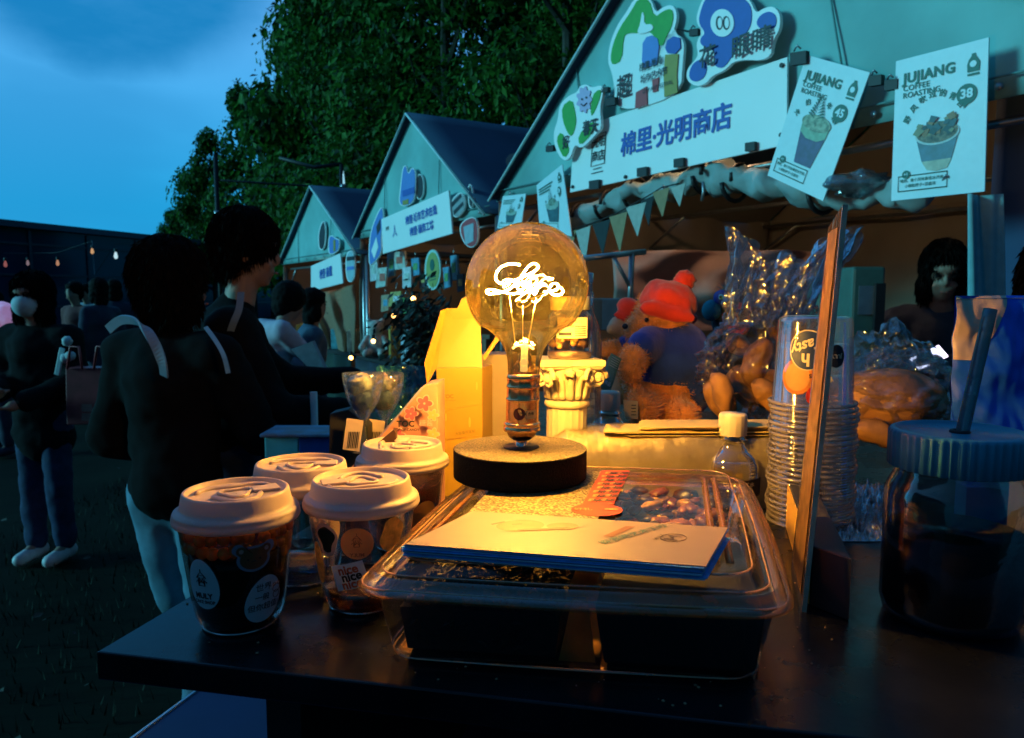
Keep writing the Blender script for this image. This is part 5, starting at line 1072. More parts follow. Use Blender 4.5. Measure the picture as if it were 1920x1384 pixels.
fq(circ(.27, .66, .19, q.asp, 28, .17), .0002, mat('flyer_peach', (.19, .085, .045), .5, var=.15, scale=90), 'printed_blush'); fq(circ(.42, .72, .13, q.asp, 20, .10), .0003, mat('flyer_peach', (.72, .42, .25), .5), 'printed_blush')
fq([(.30, .52), (.40, .60), (.46, .68), (.44, .70), (.36, .62), (.28, .55)], .0004, M_bf, 'printed_stroke'); fq([(.235, .66), (.27, .69), (.265, .71), (.235, .68)], .0004, M_bf, 'printed_stroke'); fq([(.17, .62), (.20, .72), (.19, .74), (.16, .64)], .0004, M_bf, 'printed_stroke')
fq([(.60, .52), (.635, .52), (.675, .84), (.64, .84)], .0003, M_or, 'printed_bar')
qtext('探索吧艺术工坊', q, .70, .64, .10, M_bl2, tp, .0004, rot=R(60), bold=.025); qtext('MULY', q, .79, .60, .06, M_bf, tp, .0004, rot=R(80), bold=.01)
MB().tube([q(a, b_, .0006) for a, b_ in circ(.84, .60, .10, q.asp, 14, .10)], .0003, 3, closed=True).build('printed_emblem', M_bf, tp); qtext('M', q, .84, .60, .16, M_bf, tp, .0004, rot=R(80))
# red bookmark
bz = T + .0757
q = quad(on(1128, 884, bz + .0002), on(1181, 884, bz + .0002), on(1150, 948, bz + .0002), on(1092, 948, bz + .0002))
bm = thing('bookmark', 'red ticket with a round head and a grid of orange squares on the container lid', 'ticket', q(.5, .5, 0))
cH = on(1119, 958, bz); c2_ = on(1167, 958, bz); rH = (c2_ - cH).length
M_tk = mat('ticket_red', (.38, .030, .008), .5, var=.05); M_tko = mat('ticket_orange', (.50, .20, .05), .5)
MB().slab([q(0, 0, .0003), q(1, 0, .0003), q(1, 1, .0003), q(0, 1, .0003)], (0, 0, .0006)).build('strip', M_tk, bm)
MB().slab([cH + V((rH * cos(k * pi / 16), rH * sin(k * pi / 16) * .86, .0005)) for k in range(32)], (0, 0, .0006)).build('round_head', M_tk, bm)
for j in range(8):
    for i in range(2):
        u0 = .12 + i * .40 + (.06 if j % 2 else 0); v0 = .08 + j * .115
        MB().add([q(u0, v0, .0013), q(u0 + .22, v0, .0013), q(u0 + .22, v0 + .06, .0013), q(u0, v0 + .06, .0013)], [(0, 1, 2, 3)]).build('printed_square', M_tko, bm)
        qtext('券', q, u0 + .29, v0 + .03, .09, M_ink, bm, .0013, rot=R(180), bold=.02)
text('8', lambda x, y: cH + V((.012 + y * .016, -x * .012, .0015)), M_tko, bm, bold=.04); text('好礼', lambda x, y: cH + V((-.012 + x * .008, y * .008, .0015)), M_tko, bm, bold=.03)

# ================================================================ drink cups
M_lidp = mat('frosted_lid', (.62, .48, .42), .42, var=.03, spec=.4, trl=.3)
M_cupc = clear('cup_plastic', (.93, .93, .92), .08, .05, edge=.75, bump=.05)
def wall(z): 
    P_ = ((0, .030), (.012, .0342), (.03, .0372), (.088, .0448)); 
    for (z0, r0), (z1, r1) in zip(P_, P_[1:]):
        if z <= z1: return r0 + (r1 - r0) * (z - z0) / (z1 - z0)
    return .0448
def cup(label, c, rot, contents, S=1.0):
    c = V((c.x, c.y, T)); t = thing('drink_cup', label, 'drink cup', c, 'lidded clear drink cups'); 
    lp_ = [(.0450, .0855), (.0482, .0868), (.0490, .0885), (.0488, .0910), (.0478, .0925), (.0482, .0935), (.0472, .0955), (.0448, .0965), (.0432, .0975), (.0424, .0995), (.0408, .1085), (.0400, .1100), (.0388, .1104), (.0378, .1098), (.0372, .1070), (.0360, .1062), (.0005, .1062)]
    ld = MB().lathe(lp_, c, 72).build('lid', M_lidp, t)
    # moulded relief of the lid
    ct_ = c + V((0, 0, .1064))
    for a0, a1, r, hh in ((20, 160, .026, .0022), (200, 330, .024, .0022), (0, 360, .0115, .0018)):
        pts = [ct_ + V((r * (1 + .18 * sin(3 * R(a))) * cos(R(a + rot)), r * (1 + .18 * sin(3 * R(a))) * sin(R(a + rot)), .0003)) for a in range(a0, a1 + 1, 10)]
        MB().tube(pts, hh, 8, closed=(a1 - a0 == 360)).build('lid_relief', M_lidp, ld)
    tabd = V((cos(R(rot)), sin(R(rot)), 0)); sd_ = V((-tabd.y, tabd.x, 0))
    MB().slab([ct_ + tabd * .012 + sd_ * .006, ct_ + tabd * .012 - sd_ * .006, ct_ + tabd * .033 - sd_ * .009, ct_ + tabd * .033 + sd_ * .009], (0, 0, .0026)).build('sip_tab', M_lidp, ld, bevel=.001)
    MB().lathe([(.0005, .0035), (.018, .0035), (.021, .0012), (.026, .0008), (.030, .0035), (.0342, .012), (.0372, .03), (.0448, .088)], c, 64).build('cup_wall', M_cupc, t)
    MB().tube([c + V((.0285 * cos(a * pi / 18), .0285 * sin(a * pi / 18), .0022)) for a in range(36)], .0012, 6, closed=True).build('foot_ring', clear('cup_foot', (.8, .82, .85), .35, .1, edge=1), t)
    return t, c
def on_cup(c, ang, zc, eps=.0006):
    """wrap x -> angle, y -> height on the cup wall; ang measured so that 0 faces the camera"""
    a0 = atan2(-c.y, -c.x) + R(ang)
    def f(x, y, e=0.0):
        z = zc + y; r = wall(z) + eps + e; a = a0 + x / r; return c + V((r * cos(a), r * sin(a), z))
    return f
def wrapshape(f, pts, m, t, name, e=0.0):
    """filled shape fanned from its middle and pushed on to the wall"""
    cx = sum(p[0] for p in pts) / len(pts); cy_ = sum(p[1] for p in pts) / len(pts); vs = [f(cx, cy_, e)]; n = len(pts)
    for k in (1/3, 2/3, 1): vs += [f(cx + (x - cx) * k, cy_ + (y - cy_) * k, e) for x, y in pts]
    fs = [(0, 1 + i, 1 + (i + 1) % n) for i in range(n)]
    for j in range(2): fs += [(1 + j * n + i, 1 + (j + 1) * n + i, 1 + (j + 1) * n + (i + 1) % n, 1 + j * n + (i + 1) % n) for i in range(n)]
    return MB().add(vs, fs, True).build(name, m, t)
def ell(cx, cy_, rx, ry, n=28): return [(cx + rx * cos(2 * pi * k / n), cy_ + ry * sin(2 * pi * k / n)) for k in range(n)]
M_st = mat('sticker_white', (.80, .84, .88), .45, var=.03, trl=.35); M_stb = mat('sticker_bear', (.20, .07, .03), .5, var=.1); M_stp = mat('sticker_pink', (.65, .45, .38), .5, var=.05, trl=.4)
def emblem(f, t, cx, cy_, s, m):
    """little tower-like line emblem"""
    L_ = [[(-.5, -.9), (-.5, .6), (.5, .6), (.5, -.9), (-.5, -.9)], [(-.5, -.9), (-.2, .3), (0, -.4), (.2, .3), (.5, -.9)], [(-.8, .2), (-.5, .6), (0, 1.1), (.5, .6), (.8, .2)], [(0, 1.1), (0, 1.5)], [(-.3, -.5), (0, -.15), (.3, -.5)], [(-.9, -.4), (-.5, -.1)], [(.9, -.4), (.5, -.1)]]
    b = MB()
    for P_ in L_: b.tube([f(cx + x * s, cy_ + y * s, .0002) for x, y in P_], .00038, 4)
    b.build('emblem', m, t)
# cup 1: full of dark tea with amber pearls
c1p = on(452, 1166, T)
t1_, c1_ = cup('front left lidded cup of dark tea with amber pearls, egg-shaped stickers and a bear sticker', c1p, 30, None)
liq = mat('dark_tea', (.018, .006, .003), .25, var=.3, scale=40, spec=.2)
MB().lathe([(.0005, .005), (.026, .005), (.032, .012), (.0352, .03), (.0375, .055), (.0365, .0640), (.0005, .0640)], c1_, 48).build('tea', liq, t1_)
M_prl = mat('amber_pearl', (.90, .32, .05), .18, var=.4, scale=60, trl=.4); rd = random.Random(2)
pm = None
for k in range(64):
    a = 2 * pi * k / 25 + rd.uniform(-.06, .06); row = k // 25; z = .0800 - row * .0095 + rd.uniform(-.0015, .0015); r = wall(z) - .0052
    p = c1_ + V((r * cos(a), r * sin(a), z))
    if pm is None: pm = MB().ball((0, 0, 0), .0050, 12, 8)
    b = MB(); b.v = [v + p for v in pm.v]; b.f = pm.f; b.sm = pm.sm; b.build('pearl', M_prl, t1_)
    
f = on_cup(c1_, -42, .046); wrapshape(f, [(.0002 + .0140 * cos(a) * (1 - .12 * sin(a)), .0205 * sin(a)) for a in [k * pi / 16 for k in range(32)]], M_st, t1_, 'egg_sticker')
emblem(f, t1_, 0, .004, .0056, M_ink); text('MULY', lambda x, y: f(x * .0062, -.0095 + y * .0062, .0003), M_ink, t1_, bold=.03); text('CAKE SHOP', lambda x, y: f(x * .0036, -.0145 + y * .0036, .0003), M_ink, t1_, bold=.02)
f = on_cup(c1_, 28, .030); wrapshape(f, [(.0150 * cos(a) * (1 - .10 * sin(a)) + .002 * sin(a), .0190 * sin(a)) for a in [k * pi / 16 for k in range(32)]], M_st, t1_, 'egg_sticker')
for s_, x0, y0, h in (('世界', -.001, .0095, .0066), ('一般', -.002, .0015, .0060), ('但你超值!', .0, -.0065, .0062)): text(s_, lambda x, y: f(x0 + x * h, y0 + y * h, .0003), M_ink, t1_, bold=.012)
b = MB()
for P_ in (ell(.0105, .006, .0036, .0034, 12), ell(.0083, .0095, .0013, .0013, 8), ell(.0127, .0095, .0013, .0013, 8), ell(.0105, .001, .003, .0032, 12)): b.tube([f(x, y, .0003) for x, y in P_], .00025, 4, closed=True)
b.build('drawn_bear', M_stb, t1_)
f = on_cup(c1_, 15, .066)
def bearo(s): return [(s * x, s * y) for x, y in ([(.0105 * cos(a), -.001 + .0082 * sin(a)) for a in [R(d) for d in range(-200, 21, 12)]] + [(.0095 + .0038 * cos(R(d)), .0062 + .0038 * sin(R(d))) for d in range(-40, 151, 20)] + [(.003, .0078), (-.003, .0078)] + [(-.0095 + .0038 * cos(R(d)), .0062 + .0038 * sin(R(d))) for d in range(30, 221, 20)])]
wrapshape(f, bearo(1.22), mat('sticker_edge', (.22, .24, .32), .5), t1_, 'bear_sticker_border'); wrapshape(f, bearo(1.0), M_stb, t1_, 'bear_sticker', .0002)
for x, y, rx, ry, m in ((-.0045, -.001, .0007, .0009, M_ink), (.0045, -.001, .0007, .0009, M_ink), (-.0095, .0062, .0018, .0018, M_stp), (.0095, .0062, .0018, .0018, M_stp)): wrapshape(f, ell(x, y, rx, ry, 10), m, t1_, 'bear_mark', .0004)
MB().tube([f(x, y, .0005) for x, y in ((-.002, -.003), (0, -.0022), (.002, -.003))], .0003, 4).build('bear_mouth', M_ink, t1_)
# cup 2: nearly empty clear cup with 'nice' sticker
c2p = on(682, 1130, T)
t2_, c2_c = cup('clear cup with a nice nice nice sticker, front right of the cup group', c2p, 200, None)
f = on_cup(c2_c, -16, .038); M_nr = mat('nice_red', (.60, .12, .05), .5)
rt = R(14); sqp = [(x * cos(rt) - y * sin(rt), x * sin(rt) + y * cos(rt)) for x, y in ((-.014, -.011), (0, -.011), (.014, -.011), (.014, 0), (.014, .011), (0, .011), (-.014, .011), (-.014, 0))]
wrapshape(f, sqp, M_st, t2_, 'square_sticker')
for yy, m, xx in ((.0058, M_nr, 0), (-.0003, M_ink, .0015), (-.0068, M_nr, 0)): text('nice', lambda x, y: f((xx + x * .0105) * cos(rt) - (yy + y * .0105) * sin(rt), (xx + x * .0105) * sin(rt) + (yy + y * .0105) * cos(rt), .0003 + (.0002 if m is M_ink else 0)), m, t2_, bold=.035)
f = on_cup(c2_c, -6, .066); wrapshape(f, ell(0, 0, .0135, .0135), mat('sticker_peach', (.70, .42, .28), .5, var=.05, trl=.5), t2_, 'round_sticker', -.0008); emblem(f, t2_, 0, .002, .0048, mat('sticker_line', (.25, .12, .08), .5)); text('MULY', lambda x, y: f(-x * .0045, -.0095 + y * .0045, .0003), mat('sticker_line', (.25, .12, .08), .5), t2_, bold=.02)
f = on_cup(c2_c, -42, .068); wrapshape(f, [(.011 * cos(a) * (1 + .15 * sin(3 * a)), .014 * sin(a)) for a in [k * pi / 14 for k in range(28)]], M_stp, t2_, 'dark_figure_sticker'); wrapshape(f, [(.008 * cos(a) * (1 + .3 * sin(3 * a)), .011 * sin(a)) for a in [k * pi / 14 for k in range(28)]], M_bf, t2_, 'dark_figure', .0002)
f = on_cup(c2_c, 34, .070); wrapshape(f, [(.011 * cos(a) * (1 + .12 * sin(4 * a)), .015 * sin(a)) for a in [k * pi / 14 for k in range(28)]], mat('sticker_yellow', (.80, .48, .12), .5, var=.3, scale=200, trl=.5), t2_, 'yellow_sticker')
f = on_cup(c2_c, -62, .045); wrapshape(f, ell(0, 0, .007, .018), mat('sticker_yellow', (.62, .36, .10), .5), t2_, 'oval_sticker')
# receipt-like crumple at bottom
b = MB(); b.ball(c2_c + V((0, 0, .014)), .019, 16, 10, (1.2, 1.2, .5), nz_=.7, ns=2.5); b.build('crumpled_film', clear('film_warm', (.75, .6, .5), .35, .12, bump=1, bscale=150, haze=.2, hazecol=(.3, .2, .15)), t2_)
MB().lathe([(.0005, .004), (.027, .004), (.031, .010), (.0335, .022), (.0005, .022)], c2_c, 32).build('drink_rest', clear('drink_rest', (.35, .22, .15), .1, .1), t2_)
# cup 3 and 4
c3p = on(570, 1082, T); t3_, c3_ = cup('clear cup behind the tea cup, its bottom tinted blue', c3p, 10, None)
f = on_cup(c3_, 40, .050); wrapshape(f, ell(0, 0, .010, .014), M_stp, t3_, 'round_sticker'); f = on_cup(c3_, 20, .066); wrapshape(f, ell(0, 0, .009, .009), M_st, t3_, 'round_sticker')
MB().lathe([(.0005, .004), (.027, .004), (.0315, .011), (.034, .026), (.0005, .026)], c3_, 32).build('drink_rest', clear('drink_rest_blue', (.2, .3, .4), .15, .1), t3_)
c4p = on(757, 1022, T); t4_, c4_ = cup('clear cup at the back, closest to the yellow box, lid brightly lit', c4p, 100, None)
MB().lathe([(.0005, .004), (.029, .004), (.033, .012), (.0355, .03), (.0405, .075), (.0005, .075)], c4_, 40).build('drink', clear('drink_rose', (.45, .22, .15), .1, .15, haze=.35, hazecol=(.25, .09, .06)), t4_)
f = on_cup(c4_, 18, .060)
for k in range(3): text('生活\n需要\n甜点' if k < 2 else '甜品', lambda x, y: f(-.004 + k * .006 + x * .0032, y * .005, .0003), M_ink, t4_, bold=.01)
f = on_cup(c4_, 34, .038); wrapshape(f, ell(0, 0, .016, .018), mat('sticker_orange', (.80, .42, .14), .5, trl=.4), t4_, 'round_sticker')
# ================================================================ gift boxes left of the lamp
def pz(px, Y, z): p = at(px, 700, Y); return V((p.x * 1, Y, z))   # approx x for a column at depth Y
def zat(py, Y): return at(960, py, Y).z
M_ybox = mat('yellow_card', (.34, .20, .025), .5, var=.03, scale=6); M_yin = mat('yellow_card_inner', (.45, .22, .03), .6)
YB = .97
yb = thing('yellow_gift_box', 'tall yellow card gift box with open gabled top and torn handle, left of the lamp', 'gift box', V((pz(862, YB, T).x, YB, T)))
a, c = pz(818, YB, T), pz(904, YB, T); dpt = V((.012, .055, 0)); hz_ = zat(690, YB)
H = lambda p, z: V((p.x, p.y, z))
fl0, fr0 = a, c + V((0, .004, 0)); bl0, br0 = a + dpt + V((-.008, 0, 0)), c + dpt
MB().slab([fl0, fr0, br0, bl0], (0, 0, hz_ - T)).build('body', M_ybox, yb, bevel=.001)
tz = zat(578, YB + .02)
rl, rr2 = pz(838, YB + .02, tz), pz(900, YB + .02, tz); rl.y = rr2.y = YB + .022
MB().add([H(fl0, hz_ + .0005), H(fr0, hz_ + .0005), rr2, rl], [(0, 1, 2, 3)]).build('top_flap', M_ybox, yb, thick=.0012)
# left side flap folded outward (orange inside)
s0, s1, s2, s3, s4 = (at(818, 690, YB), at(800, 690, YB + .0), at(797, 668, YB), at(826, 585, YB + .02), at(838, 580, YB + .022))
MB().add([H(fl0, hz_), at(800, 722, YB - .004), at(795, 680, YB - .006), at(826, 583, YB + .015), rl], [(0, 1, 2, 3, 4)]).build('side_flap', M_yin, yb, thick=.0012)
# handle tab with torn points
hp = [(842, 585), (858, 578), (866, 560), (884, 552), (892, 560), (898, 545), (902, 560), (900, 600), (898, 630), (893, 612), (888, 640), (885, 652), (886, 620), (870, 640)]
MB().slab([at(x, y, YB + .018) for x, y in hp], (0, .0014, 0)).build('handle_tab', M_ybox, yb)
MB().slab([at(906, 668, YB + .02), at(932, 628, YB + .03), at(938, 634, YB + .03), at(908, 676, YB + .02)], (0, .0014, 0)).build('handle_strap', M_yin, yb)
q = quad(H(fl0, hz_) - V((0, .0004, 0)), H(fr0, hz_) - V((0, .0004, 0)), H(fr0, T) - V((0, .0004, 0)), H(fl0, T) - V((0, .0004, 0)))
M_yp = mat('print_amber', (.55, .28, .06), .5); M_yk = mat('print_olive_ink', (.16, .11, .02), .5)
qtext('TOC', q, .25, .78, .040, M_yk, yb, .0003, bold=.03); qtext('TOP OF CANDY', q, .25, .75, .016, M_yk, yb, .0003)
for u, v, r in ((.2, .62, .02), (.72, .58, .025), (.88, .86, .02)): qshape(q, [(u + r * .6 * cos(a_) / q.asp * .6, v + r * 1.6 * sin(a_)) for a_ in [k * pi / 6 for k in range(12)]], .0003, M_yp, yb, 'printed_leaf')
qtext('大容量可定制', q, .62, .50, .026, M_yk, yb, .0003, rot=R(8))
for p_ in ([(.1, .44), (.95, .48)], [(.1, .67), (.95, .72)], [(.55, .36), (.95, .38)]): MB().tube([q(u, v, .0003) for u, v in p_], .00025, 3).build('printed_line', M_yp, yb)
MB().tube([q(u, v, .0003) for u, v in ((.36, .22), (.9, .24), (.9, .42), (.36, .40))], .0003, 3, closed=True).build('printed_frame', M_yp, yb)
# beige box behind
a, c = pz(903, 1.06, T), pz(958, 1.06, T)
MB().slab([a, c, c + V((.01, .06, 0)), a + V((0, .06, 0))], (0, 0, zat(665, 1.06) - T)).build('beige_box', mat('beige_card', (.26, .20, .15), .7, var=.05), label='plain beige card box between the yellow box and the bulb', cat='box', bevel=.001)
# pink floral pyramid box
Yp = .84
pk_ = thing('pink_candy_box', 'slanted pink candy box printed with cherry blossom, beside the yellow box', 'candy box', V((pz(770, Yp, T).x, Yp, T)))
M_pk = mat('pink_card', (.40, .15, .17), .5, var=.25, scale=18, var2=(.48, .24, .15)); M_pks = mat('lilac_card', (.20, .20, .34), .5)
Pa, Pb, Pc, Pd = at(738, 828, Yp), at(796, 724, Yp + .012), at(820, 716, Yp + .014), at(824, 1000, Yp)
tri = [at(655, 880, Yp - .012), at(795, 722, Yp + .01), at(820, 718, Yp + .012), H(at(820, 900, Yp), T + .001), H(at(655, 900, Yp - .012), T + .001)]
MB().slab(tri, (.004, .05, 0)).build('body', M_pk, pk_, bevel=.001)
lp2 = [at(642, 905, Yp - .02), at(738, 788, Yp), at(790, 726, Yp + .008), at(797, 724, Yp + .008), at(668, 870, Yp - .014), at(652, 890, Yp - .018)]
MB().slab([p - V((0, .0022, 0)) for p in lp2], (0, .0016, 0)).build('lilac_edge', M_pks, pk_)
q = quad(*[p - V((0, .0006, 0)) for p in (at(740, 730, Yp + .001), at(820, 730, Yp + .001), at(820, 850, Yp - .004), at(740, 850, Yp - .004))])
rd = random.Random(17); M_bl = mat('blossom', (.42, .08, .12), .5); M_blw = mat('blossom_outline', (.52, .34, .34), .5); M_bly = mat('blossom_yellow', (.52, .32, .12), .5)
for u, v, s, m in ((.70, .78, .13, M_bl), (.38, .62, .11, M_bl), (.90, .60, .09, M_bly), (.08, .28, .12, M_bl), (.55, .14, .12, M_bly), (.90, .30, .10, M_bly), (-.30, .10, .10, M_bl)):
    if u < 0 and False: continue
    fl5 = lambda r: [(u + r * s * (.55 + .45 * abs(cos(2.5 * a_))) * cos(a_) / q.asp, v + r * s * (.55 + .45 * abs(cos(2.5 * a_))) * sin(a_)) for a_ in [k * 2 * pi / 50 for k in range(50)]]
    qshape(q, fl5(1.12), .0006, M_blw, pk_, 'blossom_outline'); qshape(q, fl5(.95), .0008, m, pk_, 'blossom'); qshape(q, circ(u, v, s * .14, q.asp, 10), .0010, M_blw, pk_, 'blossom_centre')
qtext('TOC', q, .26, .46, .13, M_ink, pk_, .0013, bold=.03); qtext('TOP OF CANDY', q, .28, .37, .055, M_ink, pk_, .0013, bold=.015); qtext('糖酱', q, .74, .47, .11, M_blw, pk_, .0013)
# dark brown and black panels
MB().slab([at(660, 905, .79), at(664, 868, .79), at(738, 806, .80), at(742, 812, .80), at(742, 905, .80)], (0, .012, 0)).build('brown_menu_board', mat('brown_board', (.050, .018, .010), .6), label='dark brown slanting board in front of the pink candy box', cat='board')
MB().slab([H(at(612, 870, .90), T + .001), at(618, 776, .90), at(652, 768, .90), at(690, 800, .90), H(at(690, 870, .90), T + .001)], (0, .03, 0)).build('black_display_box', M_blk, label='black display box under the clear goblets', cat='box', bevel=.001)
# goblets in film
CG = clear('goblet_film', (.72, .85, .95), .25, .08, bump=.9, bscale=90, haze=.10, hazecol=(.4, .55, .65), edge=.95)
for i, (px, lb, fill) in enumerate(((682, 'clear plastic goblet with cream and pale filling, left of the pink box', (.62, .50, .34)), (722, 'clear plastic goblet with tan filling, half behind the pink box', (.42, .28, .18)))):
    p = at(px, 830, .90 + .05 * i); t = thing('goblet', lb, 'goblet', V((p.x, p.y, zat(845, p.y))), 'clear goblets behind the cups'); o = V((p.x, p.y, 0)); z = lambda py: zat(py, p.y)
    o.z = 0; MB().lathe([(.018, z(845)), (.004, z(838)), (.0035, z(790)), (.010, z(775)), (.019, z(750)), (.0235, z(722)), (.0245, z(704)), (.0240, z(700))], o, 40, fr=lambda a, zz_: 1 + .04 * sin(5 * a)).build('bowl', CG, t)
    MB().ball(o + V((-.003, 0, z(722))), .015, 16, 10, (1, 1, .9), nz_=.6, ns=2).build('filling', mat('filling_%d' % i, fill, .4, var=.5, scale=70), t); MB().ball(o + V((0, 0, z(750))), .013, 14, 8, nz_=.4).build('filling', mat('filling_grey', (.20, .24, .33), .4), t)
    MB().lathe([(.022, T + .001), (.022, T + .003), (.004, T + .006), (.004, z(840))], o, 24).build('foot', CG, t)
    tg_ = o + V((-.010, -.012, z(812))); MB().box(tg_, (.020, .001, .038), Matrix.Rotation(.15, 3, 'Y')).build('price_tag', mat('tag_paper', (.55, .42, .36), .6), t)
    for k in range(7): MB().box(tg_ + V((-.006 + .002 * k, -.0008, -.006)), (.0007 + .0004 * (k % 2), .0004, .02), Matrix.Rotation(.15, 3, 'Y')).build('barcode_bar', M_ink, t)
TG = clear('teal_bag_film', (.10, .42, .52), .20, .12, bump=1, bscale=70, haze=.45, hazecol=(.03, .20, .28), edge=.8)
p = at(765, 740, 1.02); b = MB()
b.grid(lambda u, v: V((p.x - .045 + .075 * u + .004 * sin(v * 9), p.y + .012 * noise.noise(V((u * 6, v * 5, 1))) + .01 * sin(u * pi), zat(800, 1.02) + (zat(690, 1.02) - zat(800, 1.02)) * v + .004 * sin(u * 22))), 40, 30)
b.grid(lambda u, v: V((p.x - .045 + .075 * u, p.y + .03 + .012 * noise.noise(V((u * 6, v * 5, 4))), zat(800, 1.02) + (zat(690, 1.02) - zat(800, 1.02)) * v)), 30, 20)
b.build('teal_bag', TG, label='crumpled teal cellophane bag behind the pink candy box', cat='bag')

# cyan crate and side table of the next stall
YC = 2.15; tz0 = zat(862, YC)
st = thing('side_table', 'low black side table carrying the cyan crate, left of the boxes', 'table', V((at(560, 860, YC).x, YC + .2, 0)))
e0, e1 = at(480, 862, YC - .05), at(660, 862, YC - .05)
MB().slab([V((e0.x, YC - .06, tz0 - .03)), V((e1.x + .3, YC - .06, tz0 - .03)), V((e1.x + .3, YC + .5, tz0 - .03)), V((e0.x, YC + .5, tz0 - .03))], (0, 0, .028)).build('table_top', M_blk, st)
for x_, y_ in ((e0.x + .03, YC), (e1.x + .25, YC), (e0.x + .03, YC + .45), (e1.x + .25, YC + .45)): MB().tube([(x_, y_, 0), (x_, y_, tz0 - .03)], .015, 8).build('leg', M_steel, st)
M_cy = mat('cyan_plastic', (.10, .48, .58), .4); M_db = mat('deep_blue_plastic', (.01, .05, .28), .4)
cr = thing('storage_crate', 'cyan and blue plastic crate with a printed pink lid on the side table', 'crate', V((at(555, 860, YC).x, YC + .05, tz0)))
x0, x1, x2 = at(490, 860, YC).x, at(560, 860, YC).x, at(622, 860, YC).x; zt = zat(820, YC)
MB().slab([V((x0 + .01, YC, tz0)), V((x1, YC, tz0)), V((x1, YC + .13, tz0)), V((x0 + .01, YC + .13, tz0))], (0, 0, zt - tz0)).build('crate_body', M_cy, cr, bevel=.004); MB().slab([V((x1 + .001, YC, tz0)), V((x2, YC, tz0)), V((x2, YC + .13, tz0)), V((x1 + .001, YC + .13, tz0))], (0, 0, zt - tz0)).build('crate_side', M_db, cr, bevel=.004)
MB().slab([V((x0, YC - .01, zt + .001)), V((x2 + .01, YC - .01, zt + .001)), V((x2 + .01, YC + .14, zt + .001)), V((x0, YC + .14, zt + .001))], (0, 0, .010)).build('crate_lid', mat('printed_pink_lid', (.40, .28, .34), .4, var=.6, scale=16, var2=(.10, .25, .50)), cr, bevel=.003)
for k in range(2): a = at((587, 700)[k] if k == 0 else 700, 800, 2.5); 
a = at(588, 735, 2.6); MB().tube([(a.x, 2.6, 0), (a.x, 2.6, a.z)], .013, 8).build('rack_post', mat('white_post', (.6, .66, .66), .4), label='slim white post standing behind the cyan crate', cat='post')
MB().slab([at(545, 655, 3.4), at(585, 640, 3.4), at(608, 690, 3.4), at(590, 702, 3.4)], (0, .05, 0)).build('paper_bag', mat('slate_bag', (.14, .26, .34), .6, var=.2), label='slate-blue paper bag beside the black sleeve at the far stall', cat='bag')

# ================================================================ plaster column + nut jar
YP = .98; px_ = 1063; cx = at(px_, 740, YP).x; Z = lambda py: zat(py, YP)
colt = thing('plaster_column', 'cream plaster column with scrolled capital and fluted shaft right of the bulb', 'column', V((cx, YP, T))); cc = V((cx, YP, 0)); sc_ = YP / FPX
M_pl = mat('cream_plaster', (.46, .40, .28), .7, var=.06, scale=20, bump=.3, bscale=120)
MB().lathe([(39 * sc_, T + .018), (38.5 * sc_, Z(760))], cc, 120, fr=lambda a, z: 1 - .07 * abs(sin(a * 9)) ** .5 * .9).build('fluted_shaft', M_pl, colt)
MB().lathe([(.001, T), (.040, T), (.040, T + .008), (.033, T + .010), (.034, T + .014), (.030, T + .018)], cc, 48).build('base', M_pl, colt)
MB().lathe([(39 * sc_, Z(762)), (42 * sc_, Z(759)), (43 * sc_, Z(755)), (42 * sc_, Z(750)), (39 * sc_, Z(748)), (38 * sc_, Z(743)), (41 * sc_, Z(725)), (47 * sc_, Z(705)), (52 * sc_, Z(692)), (50 * sc_, Z(688))], cc, 48).build('capital_bell', M_pl, colt)
for k in range(16):
    a = 2 * pi * k / 16 + .1; d = V((cos(a), sin(a), 0)); s_ = V((-d.y, d.x, 0))
    rings = []
    for j in range(7):
        v = j / 6; z = Z(745) + (Z(700) - Z(745)) * v; r = (39 + 10 * v ** 1.6) * sc_ + .0012 + (.004 * max(0, v - .6)); w_ = .0052 * (1 - .25 * v) * (1 if j < 6 else .4)
        rings.append([cc + d * r - s_ * w_ + V((0, 0, z)), cc + d * (r + .0022) + V((0, 0, z)), cc + d * r + s_ * w_ + V((0, 0, z))])
    b = MB(); vs = [q_ for r_ in rings for q_ in r_]; fs = []
    for j in range(6):
        for i in range(2): fs.append((j * 3 + i, j * 3 + i + 1, j * 3 + i + 4, j * 3 + i + 3))
    b.add(vs, fs, True).build('acanthus_leaf', M_pl, colt, thick=.0012)
for k in range(4):
    a = pi / 4 + k * pi / 2; d = V((cos(a + .0), sin(a), 0)); 
    for sd in (-1, 1):
        s_ = V((-d.y, d.x, 0)) * sd; ctr = cc + d * .044 + s_ * .0085 + V((0, 0, Z(705))); ax2 = (d * .35 + s_ * 1).normalized()
        pts = [ctr + (ax2 * cos(t_ * .55) + V((0, 0, 1)) * sin(t_ * .55)) * (.0135 * (1 - t_ / 26)) for t_ in range(22)]
        MB().tube(pts, [.0034 * (1 - t_ / 34) for t_ in range(22)], 7).build('volute', M_pl, colt)
        n_ = ax2.cross(V((0, 0, 1))).normalized(); MB().ball(ctr, .006, 12, 8, (1, .6, 1)).build('volute_eye', M_pl, colt)
for k in range(4):
    a = k * pi / 2; d = V((cos(a), sin(a), 0)); MB().ball(cc + d * .036 + V((0, 0, Z(695))), .0075, 14, 10, (1, 1, .8), nz_=.5, ns=2.5).build('rosette', M_pl, colt)
def sq(r, z): return [cc + V((r * sx_, r * sy_, z)) for sx_, sy_ in ((-1, -1), (0, -.90), (1, -1), (.90, 0), (1, 1), (0, .90), (-1, 1), (-.90, 0))]
rzc = Matrix.Rotation(.10, 3, 'Z')
